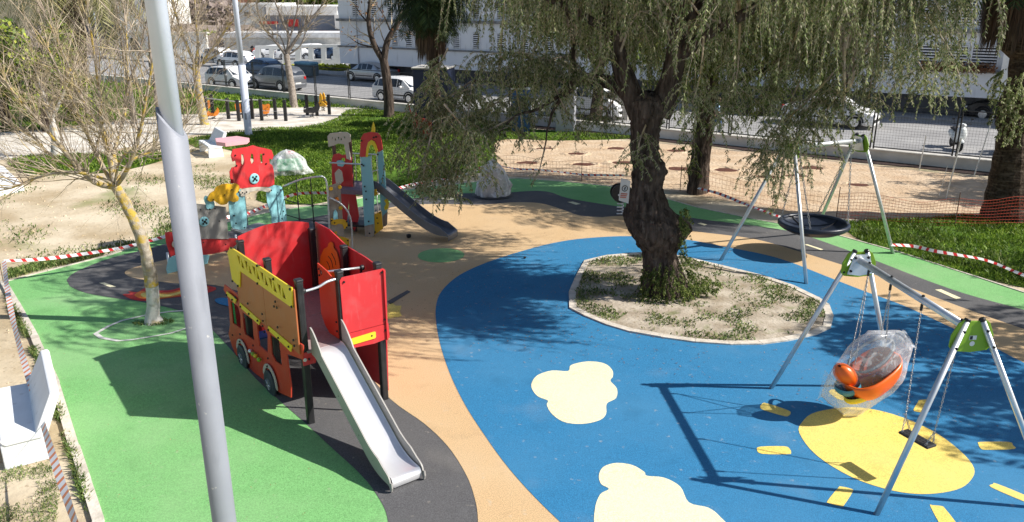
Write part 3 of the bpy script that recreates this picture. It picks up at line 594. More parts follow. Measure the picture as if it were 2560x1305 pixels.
bolts(PL, [PL.hit(*p) for p in [(586, 618), (589, 701), (603, 713), (651, 663), (692, 696), (734, 721), (738, 765), (652, 707), (628, 757), (697, 752), (694, 764), (701, 767), (664, 783), (596, 741), (598, 743), (666, 800), (703, 816), (743, 848), (745, 862), (708, 875), (706, 858)]], .05, .02, 'bolt', bus)
bolts(PL, [PL.hit(*p) for p in [(573, 736), (587, 748), (608, 765), (629, 783), (651, 800), (678, 823), (703, 843), (729, 865), (607, 834), (640, 862), (677, 894), (588, 836), (675, 914), (606, 852), (664, 813), (668, 828)]], .042, .018, 'bolt', bus)
# small red corner bracket at the front left
FP = Plane(BO - BV * .065, BU)        # front, outward towards the slide
def fp(l): return FP.pts(l)
MB().panel(FP, [(-.06, 1.0), (.13, 1.0), (.15, 1.1), (.12, 1.2), (-.06, 1.2)], (), .02, .0).build('corner_bracket', RED, bus)
MB().disc(FP.at(-.03, 1.09, .0), (FP.n.x, FP.n.y, 0), .028, .008, 16).build('maker_badge', ALU, bus)
MB().panel(FP, [(.61, 1.33), (.60, 2.18), (.63, 2.22), (1.32, 2.22), (1.35, 2.19), (1.34, 1.33)], (), .02, 0).build('front_panel', RED, bus)
MB().panel(FP, [(.60, 1.08), (.60, 1.32), (1.35, 1.32), (1.36, 1.08), (1.1, 1.05)], (), .02, .004).build('front_skirt', RED, bus)
MB().panel(FP, [(.62, 1.13), (.62, 1.23), (1.10, 1.25), (1.12, 1.24), (1.12, 1.155), (1.10, 1.14)], (), .012, .018).build('yellow_strip', YELP, bus)
bolts(FP, [(.66, 2.15), (1.28, 2.17), (1.29, 1.40), (1.29, 1.22), (1.05, 1.195), (.03, 1.09)], .004, .017, 'bolt', bus)
# right side boards
PR = Plane(BO + BU * 1.32, BV)
def mirror(l): return [(-a, z) for a, z in l]
MB().panel(PR, [(-.1, 1.06), (-.1, 2.2), (.5, 2.26), (1.12, 2.28), (1.12, 1.06)], (), .02, 0).build('right_panel', RED, bus)
MB().panel(PR, [(1.13, 1.06), (1.13, 2.28), (1.8, 2.42), (2.35, 2.42), (2.35, 1.06)], (), .02, 0).build('right_panel', RED, bus)
MB().panel(PR, [(-.02, .16), (-.06, 1.04), (2.5, 1.04), (3.2, 1.2), (3.3, 1.0), (3.1, .3), (2.2, .12), (1.0, .12)], [[(1.2, .55), (1.2, .98), (1.7, .98), (1.65, .55)], [(1.85, .55), (1.85, .98), (2.3, .98), (2.3, .55)]], .02, 0).build('lower_right_panel', RED, bus)
# rear board with arched top
PB = Plane(BO + BV * 2.46, -BU)
MB().panel(PB, [(.02, 1.1)] + [(.02 - 1.24 * t, 2.30 + .20 * math.sin(math.pi * (.12 + .70 * t))) for t in [i / 12 for i in range(13)]] + [(-1.22, 1.1)], (), .02, -.02).build('rear_panel', RED, bus)
# driver cab further back at ground level
MB().panel(Plane(BO + BV * 3.18, -BU), [(.02, .3), (.0, 1.15), (-1.25, 1.15), (-1.28, .3)], [[(-.1, .65), (-.1, 1.08), (-1.15, 1.08), (-1.15, .65)]], .02, 0).build('cab_front', RED, bus)
MB().panel(PL, lp([(573, 752), (577, 750), (585, 812), (578, 812)]), (), .02, -.03).build('green_edge', mat('green_panel', (.05, .35, .10), .5), bus)
m1 = MB(); m1.box(None, (1.2, .30, .03), M=bmat(B(.6, 2.75, .42))); m1.build('cab_seat', mat('blue_panel', (.03, .12, .4), .5), bus)
# inner side board beside the slide, orange figure
PI_ = Plane(BO + BU * .56, -BV)
MB().panel(PI_, [(-.03, 1.24), (-.03, 2.16), (-.30, 2.24), (-.62, 2.28), (-.62, 1.45), (-.50, 1.30), (-.35, 1.22)], (), .02, 0).build('inner_panel', REDL, bus)
bolts(PI_, [(-.56, 2.2), (-.56, 2.1), (-.06, 1.35), (-.06, 1.5)], 0, .016, 'bolt', bus)
PRI = Plane(BO + BU * 1.29, -BV)
fig = PRI.pts([(829, 604), (834, 607), (836, 614), (836, 618), (844, 630), (849, 648), (853, 676), (851, 694), (826, 696), (806, 684), (802, 660), (804, 640), (812, 622), (822, 616), (824, 608)])
fg = MB().panel(PRI, fig, (), .012, .02).build('orange_bell_figure', ORP, bus)
m1 = MB()
for (a, b, c1) in [((824, 640), (832, 652), (836, 670)), ((820, 652), (826, 664), (828, 680)), ((832, 632), (840, 648), (843, 662))]:
    q = [PRI.at(*PRI.hit(*p), .024) for p in smooth_loop([Vector((*p, 0)) for p in (a, b, c1)], 4, False) for p in [(p.x, p.y)]]; m1.tube(q, .006, 4)
m1.build('groove', BOLT, fg)
# deck
m1 = MB(); m1.box(None, (1.22, 1.25, .05), M=bmat(B(.62, .56, 1.195)), bev=.006); m1.build('deck', DECKM, bus)
m1 = MB(); m1.box(None, (1.22, 1.19, .05), M=bmat(B(.62, 1.79, 1.195)), bev=.006); m1.build('deck', DECKM, bus)
m1 = MB(); m1.box(None, (.06, 2.4, .10), M=bmat(B(.08, 1.2, 1.12))); m1.box(None, (.06, 2.4, .10), M=bmat(B(1.16, 1.2, 1.12))); m1.build('deck_joist', BLACKP, bus)
# hand bars
q = [B(.05, 0, 2.12), B(.12, -.01, 2.12), B(.28, -.02, 2.14), B(.42, -.02, 2.19), B(.57, -.01, 2.20)]
r1 = MB().tube(smooth_loop(q, 4, False), .019, 12).build('hand_bar', GALV, bus, smooth=True)
MB().disc(B(.05, 0, 2.12), (BU.x, BU.y, 0), .04, .04, 14).build('bar_clamp', BLACKP, r1); MB().disc(B(.57, -.01, 2.20), (BU.x, BU.y, 0), .04, .04, 14).build('bar_clamp', BLACKP, r1)
r1 = MB().tube([B(.56, .5, 2.16), B(1.22, .42, 2.13)], .019, 12).build('hand_bar', GALV, bus, smooth=True)
MB().disc(B(.56, .5, 2.16), (BU.x, BU.y, 0), .04, .04, 14).build('bar_clamp', BLACKP, r1)
m1 = MB(); m1.disc(B(1.18, .42, 2.13), (BU.x, BU.y, 0), .045, .05, 14); m1.tube([B(1.18, .42, 2.13), B(1.18, .42, 2.02)], .02, 8); m1.build('bar_clamp', BLACKP, r1)
# slide
prof = [(-.06, 1.215), (-.16, 1.21), (-.28, 1.16)] + [(-.28 - t * 1.42, 1.16 - t * .86) for t in (.1, .3, .5, .7, .9, 1.)] + [(-1.85, .235), (-2.0, .195), (-2.15, .18), (-2.24, .18), (-2.285, .165), (-2.31, .12), (-2.30, .07)]
prof2 = [p for p in smooth_loop([Vector((a, b, 0)) for a, b in prof], 3, False)]
a0, a1 = .10, .57
sl = MB(); V = []; F = []; k = len(prof2)
for p in prof2:
    for a in (a0 + .02, a0 + .05, a1 - .05, a1 - .02):
        V.append(B(a, p.x, p.y + (.025 if a in (a0 + .02, a1 - .02) else 0)))
for i in range(k - 1):
    for j in range(3): F.append((4 * i + j, 4 * i + j + 1, 4 * i + 5 + j, 4 * i + 4 + j))
sl.add(V, F); V2 = [p - Vector((0, 0, .012)) for p in V]; sl.add(V2, [tuple(reversed(f)) for f in F])
slide = sl.build('slide_bed', STEEL, bus, smooth=True)
for a in (a0, a1):
    PS = Plane(BO + BU * (a + (.02 if a == a1 else 0)), BV)
    lo = [(p.x, p.y - .07) for p in prof2]
    def hgt(x): return .36 if x > -.08 else (.36 - (-.08 - x) * .5 if x > -.42 else .17) if x > -2.0 else max(.02, .17 - (-2.0 - x) * .42)
    hi = [(p.x, p.y + hgt(p.x)) for p in prof2 if p.x < -.05 or True]
    hi[-1] = (-2.34, .04); hi[-2] = (-2.36, .10); hi[-3] = (-2.35, .17)
    o = MB().panel(PS, [(a_, max(.03, b_)) for a_, b_ in lo] + list(reversed(hi)), (), .02, 0).build('slide_side', mat('slide_side_board', (.36, .345, .325), .5, 0, .06, 3, bump=.05), bus)
m1 = MB()
for i in (8, 14, 20, 27): p = prof2[min(i, k - 1)]; m1.disc(B(a0, p.x, p.y + .03), (-BU.x, -BU.y, 0), .018, .02, 8)
m1.build('slide_bolt', BOLT, bus)
# crank toys under the deck
m1 = MB(); m1.tube([B(1.24, .5, .95), B(1.0, .5, .95), B(1.0, .42, .80), B(1.0, .42, .52), B(.86, .42, .46)], .012, 6); m1.build('crank', ALU, bus, smooth=True)
MB().tube([B(.90, .42, .47), B(.82, .42, .45)], [.028, .022], 8).build('crank_knob', ORP, bus)
m1 = MB(); m1.tube([B(.62, .0, .1), B(.62, .0, 1.15)], .02, 8); m1.build('support_pole', GALV, bus, smooth=True)

# ================================================================== PLAY BOAT (left, further back)
bd = Vector((.66, .75)).normalized()
PA = Plane((-7.93, 17.64), bd)     # n = (d.y,-d.x) points to the camera side
boat = thing('play_boat', (-7.93, 17.64, 0), 'play panel boat with red funnel, grey cabin, yellow cloud and light blue boards', 'play structure')
def tr(l, k=0, pl=PA):
    p = [Vector((x, y, 0)) for x, y in l]
    if k: p = smooth_loop(p, k)
    return [pl.hit(q.x, q.y) for q in p]
def bpan(name, l, m, off, th=.025, k=0, holes=(), par=boat, pl=PA): return MB().panel(pl, tr(l, k, pl), [tr(h, k, pl) for h in holes], th, off).build(name, m, par)
bpan('hull_panel', [(413, 582), (440, 583), (446, 590), (470, 596), (500, 598), (598, 596), (592, 610), (572, 625), (545, 632), (515, 637), (480, 640), (447, 640), (432, 648), (423, 630)], RED, 0, k=2)
bpan('cabin_panel', [(485, 508), (520, 512), (563, 517), (570, 597), (486, 596)], GREYP, .03)
bpan('bow_board', [(418, 683), (417, 662), (424, 645), (436, 638), (450, 642), (452, 660), (450, 683)], LBLUE, .03, k=2)
bpan('stern_board', [(488, 637), (523, 637), (518, 655), (521, 670), (500, 676), (488, 672)], LBLUE, .03, k=1)
bpan('chimney_stub', [(507, 497), (512, 488), (520, 494), (532, 503), (533, 514), (527, 521), (514, 521), (512, 510)], LBLUE, .06, k=2)
cl = bpan('cloud_board', [(512, 497), (518, 482), (529, 475), (533, 466), (548, 459), (562, 457), (572, 459), (582, 456), (591, 463), (590, 476), (582, 483), (590, 491), (587, 501), (575, 503), (566, 499), (560, 508), (545, 510), (535, 504), (528, 500), (519, 502)], YELD, .13, k=2)
bpan('tower_board', [(569, 476), (580, 471), (600, 473), (606, 480), (608, 487), (612, 520), (614, 548), (613, 568), (603, 573), (586, 571), (576, 566), (572, 540), (569, 510)], LBLUE, .06, k=2)
bpan('tower_board', [(664, 470), (674, 463), (692, 463), (702, 468), (706, 490), (711, 520), (714, 548), (711, 556), (697, 562), (684, 565), (677, 560), (676, 540), (665, 505)], LBLUE, .06, k=2)
bpan('arch_board', [(595, 478), (604, 471), (618, 467), (640, 466), (660, 467), (672, 470), (672, 479), (660, 478), (640, 475), (620, 479), (606, 489), (597, 488)], BEIGEP, .09, k=2)
fn = bpan('funnel_board', [(580, 418), (577, 428), (580, 450), (583, 466), (600, 470), (640, 466), (668, 466), (681, 460), (681, 440), (679, 424), (676, 412), (669, 407), (668, 395), (676, 398), (679, 388), (674, 374), (660, 370), (640, 366), (628, 362), (615, 366), (590, 370), (577, 372), (573, 388), (577, 403), (584, 400), (586, 412)], RED, .09, k=0,
          holes=[[(598, 385), (603, 384), (606, 400), (603, 412), (599, 408)], [(623, 382), (628, 385), (630, 402), (625, 410), (621, 400)], [(645, 384), (651, 383), (652, 405), (648, 408), (645, 396)]])
for (p, m_, r_) in (((630, 445), LBLUE, .13), ((508, 553), LBLUE, .12), ((437, 609), BEIGEP, .09)):
    a, z = PA.hit(*p); q = PA.at(a, z, .095 if m_ is LBLUE and p[0] > 600 else .035); n3 = Vector((PA.n.x, PA.n.y, 0))
    d_ = MB().disc(q, n3, r_, .03, 22).build('porthole', m_, boat); b_ = MB()
    for i in range(4): an = i * 1.5708 + .78; b_.disc(q + n3 * .03 + Vector((PA.d.x * math.cos(an), PA.d.y * math.cos(an), math.sin(an))) * r_ * .5, n3, r_ * .2, .01, 8)
    b_.disc(q + n3 * .03, n3, r_ * .25, .025, 8); b_.build('button', BOLT, d_)
bolts(PA, tr([(583, 387), (654, 384), (586, 413), (660, 408)]), .095, .02, 'bolt', boat)
bolts(PA, tr([(578, 537), (583, 556), (604, 567), (589, 478), (599, 480), (671, 474), (694, 473), (701, 526), (698, 545), (683, 558), (609, 478)]), .125, .02, 'bolt', boat)
bolts(PA, tr([(493, 521), (540, 550), (516, 520), (529, 519), (556, 608), (558, 627), (440, 670), (449, 665), (500, 603), (525, 497), (553, 485), (571, 472)]), .15, .018, 'bolt', boat)
# roof plate, rear boards, seat and metal legs
def off3(p, back): q = PA.at(*p); return q - Vector((PA.n.x, PA.n.y, 0)) * back
a, z = PA.hit(590, 366); a2, _z = PA.hit(628, 360)
roof = []
zz = z + .06
for (da, bk) in ((-.30, .35), (-.24, .05), (.30, .0), (.52, .25), (.48, .75), (-.05, .85)): q = PA.at(a + da, zz + .05); q = q - Vector((PA.n.x, PA.n.y, 0)) * bk; roof.append(q)
m1 = MB(); n = len(roof); m1.add([(q.x, q.y, q.z) for q in roof] + [(q.x, q.y, q.z - .09) for q in roof], [tuple(range(n)), tuple(reversed(range(n, 2 * n)))] + [(i, n + i, n + (i + 1) % n, (i + 1) % n) for i in range(n)]); m1.build('roof_plate', REDSUN, boat)  # red plate coloured pink to paint in the sun overexposing it
PA2 = Plane((-7.93 - PA.n.x * .75, 17.64 - PA.n.y * .75), bd)
s1, s2 = PA.hit(612, 520)[0], PA.hit(676, 500)[0]
zt = PA.hit(640, 400)[1]; zb = PA.hit(640, 466)[1]
MB().panel(PA2, [(s1 + .12, zb), (s1 + .12, zt - .35), (s1 + .2, zt - .25), (s2 - .1, zt - .25), (s2 + .02, zt - .35), (s2 + .02, zb)], (), .02, 0).build('rear_board', RED, boat)
zs = .52
m1 = MB(); q = [PA.at(s1 - .05, zs), PA.at(s2 + .05, zs)]; q += [p - Vector((PA.n.x, PA.n.y, 0)) * .7 for p in reversed(q)]
m1.add([(p.x, p.y, zs) for p in q] + [(p.x, p.y, zs - .04) for p in q], [(0, 1, 2, 3), (7, 6, 5, 4)] + [(i, 4 + i, 4 + (i + 1) % 4, (i + 1) % 4) for i in range(4)]); m1.build('seat_plate', GREYP, boat)
for (sa, bk, spl) in ((s1, .05, -.08), (s2 - .05, .05, .1), (s2 + .2, .1, .12), ((s1 + s2) / 2, .6, 0), (s1 - .3, .05, 0), (s1 - 1.2, .05, 0)):
    b0 = PA.at(sa + spl, 0) - Vector((PA.n.x, PA.n.y, 0)) * bk; b1 = PA.at(sa, .55) - Vector((PA.n.x, PA.n.y, 0)) * bk
    MB().tube([b0, b1], .024, 10).build('metal_leg', GALV, boat, smooth=True)
MB().tube([PA.at((s1 + s2) / 2, .55) - Vector((PA.n.x, PA.n.y, 0)) * .6, PA.at((s1 + s2) / 2, zb + .2) - Vector((PA.n.x, PA.n.y, 0)) * .6], .024, 10).build('mast', GALV, boat, smooth=True)
MB().tube([PA.at(-.02, 0, -.05), PA.at(-.02, .5, -.05)], .03, 10).build('metal_leg', GALV, boat, smooth=True)

# ================================================================== CASTLE TOWER WITH NET AND SLIDE
TO = Vector((-3.84, 20.56)); TD = (Vector((-3.55, 21.71)) - TO).normalized()      # gate face runs away from the camera
PG = Plane(TO, TD); TN = PG.n                                                      # TN points to the slide side
castle = thing('castle_play_tower', (TO.x, TO.y, 0), 'castle play tower with light blue pillars, red arch top, climbing net and steel slide', 'play tower')
def cp(name, l, m, off=0, th=.03, k=0, holes=(), pl=PG): return MB().panel(pl, tr(l, k, pl), [tr(h, k, pl) for h in holes], th, off).build(name, m, castle)
FT = Plane(TO + TD * .02 - TN * .0, Vector((TN.x, TN.y)))    # front side of tower seen by the camera
def fpan(name, a0, a1, z0, z1, m, pl, off=0, th=.03): return MB().panel(pl, [(a0, z0), (a1, z0), (a1, z1), (a0, z1)], (), th, off).build(name, m, castle)
# gate: two pillars built as L-shaped boards with a face to the camera
PF = Plane((TO.x, TO.y), TN)      # outward normal: (TN.y,-TN.x)
def fr(name, px_, m, off=0, th=.03):
    pl = Plane((TO.x, TO.y), TN, off); return MB().panel(pl, [pl.hit(*q) for q in px_], [], th, 0).build(name, m, castle)
zt_ = lambda y: PF.hit(920, y)[1]
fr('pillar', [(902, 394), (925, 390), (934, 470), (935, 585), (913, 592), (906, 480)], LBLUE, .02)
fr('pillar_foot', [(911, 565), (934, 560), (935, 590), (914, 598)], WOODG, .028)
fr('arch_top', [(899, 392), (902, 345), (909, 334), (925, 330), (944, 332), (951, 340), (957, 374), (946, 381), (941, 368), (935, 356), (929, 353), (922, 358), (918, 372), (916, 392)], RED, .04)
fr('arch_trim', [(914, 393), (916, 370), (920, 356), (928, 350), (936, 354), (941, 366), (944, 378), (940, 384), (936, 372), (933, 364), (928, 361), (923, 366), (920, 380), (919, 392)], YELP, .065)
fr('spire', [(928, 331), (929, 320), (933, 305), (937, 320), (937, 331)], YELP, -.02)
fr('pillar', [(943, 378), (955, 366), (961, 420), (965, 480), (968, 525), (965, 565), (957, 566), (952, 520), (947, 450)], LBLUE, -.35)
fr('pillar_foot', [(957, 540), (968, 530), (967, 562), (958, 568)], WOODG, -.34)
fr('yellow_board', [(932, 537), (953, 528), (957, 572), (936, 587)], YELD, -.02)
fr('yellow_board', [(926, 476), (940, 473), (944, 488), (925, 492)], YELD, -.1)
fr('yellow_hold', [(960, 500), (968, 496), (972, 508), (970, 522), (962, 526), (960, 518), (965, 510)], YELP, -.3)
bolts(PF, tr([(906, 351), (942, 341), (936, 343), (907, 410), (911, 413), (914, 465), (917, 477), (918, 497), (924, 552), (926, 582), (947, 385), (942, 400)], 0, PF), .055, .024, 'bolt', castle)
bolts(PF, tr([(943, 545), (945, 558), (938, 580), (950, 532)], 0, PF), 0, .02, 'bolt', castle)
def T(a, b, z):  # a along TN (to slide), b along TD (away)
    q = TO + TN * a + TD * b; return Vector((q.x, q.y, z))
Z1 = 1.28
m1 = MB(); P = [T(-1.0, .0, 0), T(.05, .0, 0), T(.05, 1.1, 0), T(-1.0, 1.1, 0)]
m1.add([(p.x, p.y, Z1) for p in P] + [(p.x, p.y, Z1 - .12) for p in P], [(0, 1, 2, 3), (7, 6, 5, 4)] + [(i, 4 + i, 4 + (i + 1) % 4, (i + 1) % 4) for i in range(4)]); m1.build('deck', mat('deck_mauve', (.20, .15, .18), .7, 0, .1, 20), castle)
m1 = MB(); P = [T(-.95, .1, 0), T(.0, .1, 0), T(.0, .9, 0), T(-.95, .9, 0)]
m1.add([(p.x, p.y, .3) for p in P] + [(p.x, p.y, .24) for p in P], [(0, 1, 2, 3), (7, 6, 5, 4)] + [(i, 4 + i, 4 + (i + 1) % 4, (i + 1) % 4) for i in range(4)]); m1.build('step', BLACKP, castle)
# back left boards (red, with weathered crown)
PK = Plane((T(-.92, .35, 0).x, T(-.92, .35, 0).y), TN)
def fk(name, l, m, off=0, holes=(), th=.03): return MB().panel(PK, tr(l, 0, PK), [tr(h, 0, PK) for h in holes], th, off).build(name, m, castle)
fk('red_board', [(829, 398), (834, 386), (846, 383), (855, 388), (866, 386), (878, 395), (882, 470), (886, 470), (897, 540), (893, 560), (886, 578), (874, 560), (872, 500), (866, 560), (852, 560), (840, 540), (830, 470)], RED, 0, holes=[[(852, 395), (862, 395), (862, 404), (852, 404)]])
fk('crown_board', [(820, 340), (826, 333), (850, 330), (868, 330), (877, 336), (878, 354), (872, 356), (878, 400), (868, 396), (862, 360), (848, 358), (832, 364), (823, 367)], BEIGEP, .04, holes=[[(830, 343), (834, 343), (832, 350)], [(838, 351), (843, 351), (840, 343)], [(845, 342), (850, 342), (848, 350)], [(852, 350), (857, 350), (854, 342)], [(860, 341), (865, 341), (863, 349)]])
for p in ((832, 365), (872, 350)):
    a, z = PK.hit(*p); m1 = MB(); m1.tube([PK.at(a, 0, -.06), PK.at(a, z, -.06)], .05, 10); m1.build('post', mat('brown_post', (.10, .05, .045), .6), castle)
fk('window_cut', [(843, 402), (848, 400), (858, 401), (864, 408), (858, 416), (846, 414)], LBLUE, .045)
fk('grey_curtain', [(850, 452), (847, 428), (856, 418), (864, 424), (868, 448), (860, 456)], BEIGEP, .25)
for z_ in (1.98,): MB().tube([T(-1.0, .02, z_), T(.03, .02, z_)], .02, 8).build('hand_bar', GALV, castle, smooth=True)
MB().tube([T(-.9, 1.05, 2.05), T(.03, 1.05, 2.05)], .02, 8).build('hand_bar', GALV, castle, smooth=True)
for i in range(5): MB().tube([T(-.75 + .16 * i, 1.05, Z1), T(-.75 + .16 * i, 1.05, 2.05)], .012, 6).build('baluster', GALV, castle, smooth=True)
for b_ in (.3, .55, .8): MB().tube([T(-.05, b_, .0), T(-.05, b_, Z1)], .015, 6).build('rung_bar', GALV, castle, smooth=True)
# steel slide to the right
top = T(.05, .55, Z1 + .02); end = G(1128, 584, .22); dd = Vector((end.x - top.x, end.y - top.y)); L_ = dd.length; dd.normalize(); dn = Vector((-dd.y, dd.x))
def SLP(t, z, s_): return Vector((top.x + dd.x * t + dn.x * s_, top.y + dd.y * t + dn.y * s_, z))
pr = smooth_loop([Vector((a * L_, b, 0)) for a, b in [(0, 1.30), (.08, 1.28), (.2, 1.12), (.45, .74), (.68, .42), (.82, .29), (.92, .25), (1., .25), (1.02, .2), (1.02, .12)]], 4, False)
m1 = MB(); V = []; F = []
for p in pr:
    ext = [(-.27, .20), (-.25, .20), (-.24, .02), (-.2, 0), (.2, 0), (.24, .02), (.25, .20), (.27, .20), (.27, -.04), (-.27, -.04)]
    f_ = 1 if p.x < L_ * .9 else max(.2, 1 - (p.x - L_ * .9) / (L_ * .13))
    for s_, h_ in ext: V.append(SLP(p.x, p.y + (h_ * f_ if h_ > .05 else h_), s_))
k = 10
for i in range(len(pr) - 1):
    for j in range(k): F.append((k * i + j, k * i + (j + 1) % k, k * (i + 1) + (j + 1) % k, k * (i + 1) + j))
F += [tuple(range(k)), tuple(k * (len(pr) - 1) + j for j in range(k))]
m1.add(V, F); m1.build('slide', mat('worn_steel', (.20, .21, .24), .42, .6, .1, 4), castle, smooth=False)
MB().tube([SLP(.1, 1.3, -.3), SLP(.1, 1.75, -.3), SLP(.1, 1.75, .3), SLP(.1, 1.3, .3)], .018, 8).build('slide_entry_bar', GALV, castle, smooth=True)
# climbing wall in front of the tower (weathered board with yellow holds) and steel hoops
c0w = G(838, 628); PW = Plane((c0w.x, c0w.y), Vector((.93, .30)))
def wp(name, l, m, off=0, th=.03, holes=()): return MB().panel(PW, tr(l, 0, PW), [tr(h, 0, PW) for h in holes], th, off).build(name, m, castle)
wp('climbing_board', [(822, 466), (850, 455), (855, 520), (860, 590), (868, 625), (830, 628), (824, 560)], WOODG, 0)
for l in ([(827, 546), (850, 547), (860, 548), (868, 554), (868, 568), (860, 572), (856, 560), (845, 558), (840, 562), (828, 560)], [(828, 588), (836, 580), (846, 590), (860, 592), (872, 597), (873, 614), (866, 616), (858, 604), (830, 606)], [(836, 578), (842, 578), (841, 590), (837, 590)]):
    wp('yellow_board', l, YELD, .04)
wp('blue_drop', [(833, 530), (838, 522), (843, 530), (845, 546), (833, 548)], LBLUE, .05)
for p in ((827, 471), (849, 467), (842, 497), (851, 519)):
    a, z = PW.hit(*p); m1 = MB(); m1.disc(PW.at(a, z, .01), (PW.n.x, PW.n.y, 0), .05, .06, 10); m1.build('climbing_hold', ORP if p[1] == 497 else YELD, castle)
bolts(PW, tr([(829, 550), (836, 556), (866, 553), (866, 567), (831, 600), (840, 601), (869, 600), (868, 612)], 0, PW), .045, .02, 'bolt', castle)
hoop1 = [PW.at(*PW.hit(*p), .03) for p in [(826, 628), (822, 540), (819, 480), (815, 452), (808, 442), (796, 441)]]
e1 = PA.at(*PA.hit(708, 466), .0)
MB().tube(smooth_loop(hoop1 + [hoop1[-1].lerp(e1, .5) + Vector((0, 0, .05)), e1], 4, False), .024, 10).build('net_hoop', GALV, castle, smooth=True)
hoop2 = [PW.at(*PW.hit(*p), .10) for p in [(823, 492), (845, 503), (862, 518), (874, 540), (878, 570), (880, 625)]]
MB().tube(smooth_loop(hoop2, 4, False), .022, 10).build('climbing_hoop', GALV, castle, smooth=True)
# net
m1 = MB(); q0 = hoop1[0]; q1 = PA.at(*PA.hit(712, 570), .0)
def NP(t, z): q = Vector((q1.x, q1.y, 0)).lerp(Vector((q0.x, q0.y, 0)), t); return Vector((q.x, q.y, z))
hz_ = lambda t: 1.75 + .2 * t
for t in (.36, .68): m1.tube([NP(t, .0), NP(t, hz_(t))], .014, 6)
for z_ in (.32, .75, 1.15): m1.tube([NP(0, z_ + .06), NP(.36, z_), NP(.68, z_ + .02), NP(1, z_ + .06)], .012, 6)
for t in (.36, .68):
    for z_ in (.32, .75, 1.15): m1.disc(NP(t, z_ - .03), (0, 0, 1), .03, .06, 8)
m1.build('climbing_net', RUB, castle)

# ================================================================== NEAR SWING FRAME
def leg_frame(t, apex, feet, r, plate_ax, gm, am, plate_w=.27, plate_h=.21, bolt_r=.018):
    """apex plate with two legs; plate_ax = unit vector across the beam"""
    ax = Vector((plate_ax[0], plate_ax[1], 0)).normalized(); n3 = Vector((ax.y, -ax.x, 0))
    pl = Plane((apex.x, apex.y), (ax.x, ax.y))
    c = apex.z - .02
    shp = [(-plate_w, c - .17), (-plate_w * .98, c - .02), (-plate_w * .72, c + .13), (-plate_w * .40, c + .19), (-.09, c + .19), (-.05, c + .155), (.05, c + .155), (.09, c + .19), (plate_w * .40, c + .19), (plate_w * .72, c + .13), (plate_w * .98, c - .02), (plate_w, c - .17), (plate_w * .8, c - .225), (0, c - .25), (-plate_w * .8, c - .225)]
    MB().panel(pl, shp, (), .022, .011).build('end_plate', gm, t, bevel=.004)
    for s_, f in zip((-1, 1), feet):
        a = apex + ax * (.10 * s_) + Vector((0, 0, .13)); d = Vector(f) - a
        lg = MB().tube([Vector(f), a], r, 14).build('leg', am, t, smooth=False)
        lg.data.polygons.foreach_set('use_smooth', [True] * 14 + [False] * 2)
        b_ = MB(); MB().disc(a - d.normalized() * .005, -d, r * 1.08, .035, 14).build('leg_cap', BOLT, lg)
        for k in (.12, .34):
            q = a + d.normalized() * k
            for sg in (-1, 1): b_.disc(q + n3 * (r * .9 * sg), n3 * sg, bolt_r, .02, 8)
        b_.build('bolt', BOLT, lg)
    return pl
sw = thing('swing_stand', G(2076, 975), 'metal swing frame with green end plates standing over the painted sun', 'swing frame')
A1 = G(2151, 652, 2.3); A2 = G(2428, 826, 2.3); bdv = (A2 - A1).normalized()
ax = Vector((-bdv.y, bdv.x, 0)); ax = ax if ax.x > 0 else -ax
beam = MB().tube([A1, A2], .05, 20).build('beam', GALV, sw, smooth=True)
F1 = [G(1925, 975), G(2229, 970)]; F2 = [Vector((4.50, 8.42, 0)), Vector((6.78, 8.52, 0))]
leg_frame(sw, A1 - bdv * .03, F1, .036, ax, mat('green_plate', (.20, .36, .02), .5, 0, .06, 3), GALV)
p2 = leg_frame(sw, A2 + bdv * .03, F2, .036, ax, mat('green_plate', (.2, .36, .02), .5), GALV)
# inner aluminium bracket plates
for A_, sg in ((A1, 1), (A2, -1)):
    pl = Plane((A_.x + bdv.x * .03 * sg, A_.y + bdv.y * .03 * sg), (ax.x, ax.y)); c = A_.z - .02
    MB().panel(pl, [(-.20, c - .18), (-.13, c + .1), (-.09, c + .13), (.09, c + .13), (.13, c + .1), (.20, c - .18), (.0, c - .21)], (), .008, .004).build('bracket_plate', ALU, sw)
    m1 = MB()
    for a_, z_ in ((-.10, c + .08), (.10, c + .08), (-.15, c - .13), (.15, c - .13)): m1.disc(pl.at(a_, z_, 0) + Vector((bdv.x, bdv.y, 0)) * .005 * sg, bdv * sg, .02, .02, 8)
    m1.build('bolt', BOLT, sw)
c = A2.z - .02; nn3 = Vector((p2.n.x, p2.n.y, 0)); st = MB()
plS = Plane((A2.x + bdv.x * .03, A2.y + bdv.y * .03), (ax.x, ax.y)); so = .0125 if plS.n.dot(Vector((bdv.x, bdv.y))) > 0 else -.0125
sgn = 1 if so > 0 else -1
MB().panel(plS, [(-.035, c - .085), (.055, c - .085), (.055, c - .03), (-.035, c - .03)], (), .0015, so + .001 * sgn + (0 if sgn > 0 else .0015)).build('notice_sticker', mat('sticker_white', (.7, .7, .68), .5), sw)
MB().panel(plS, [(-.03, c - .08), (.005, c - .08), (.005, c - .035), (-.03, c - .035)], (), .0015, so + .003 * sgn + (0 if sgn > 0 else .0015)).build('notice_print', BOLT, sw)
MB().disc(plS.at(.012, c - .135, so), Vector((plS.n.x, plS.n.y, 0)) * sgn, .032, .003, 18).build('round_sticker', mat('sticker_white', (.7, .7, .68), .5), sw)
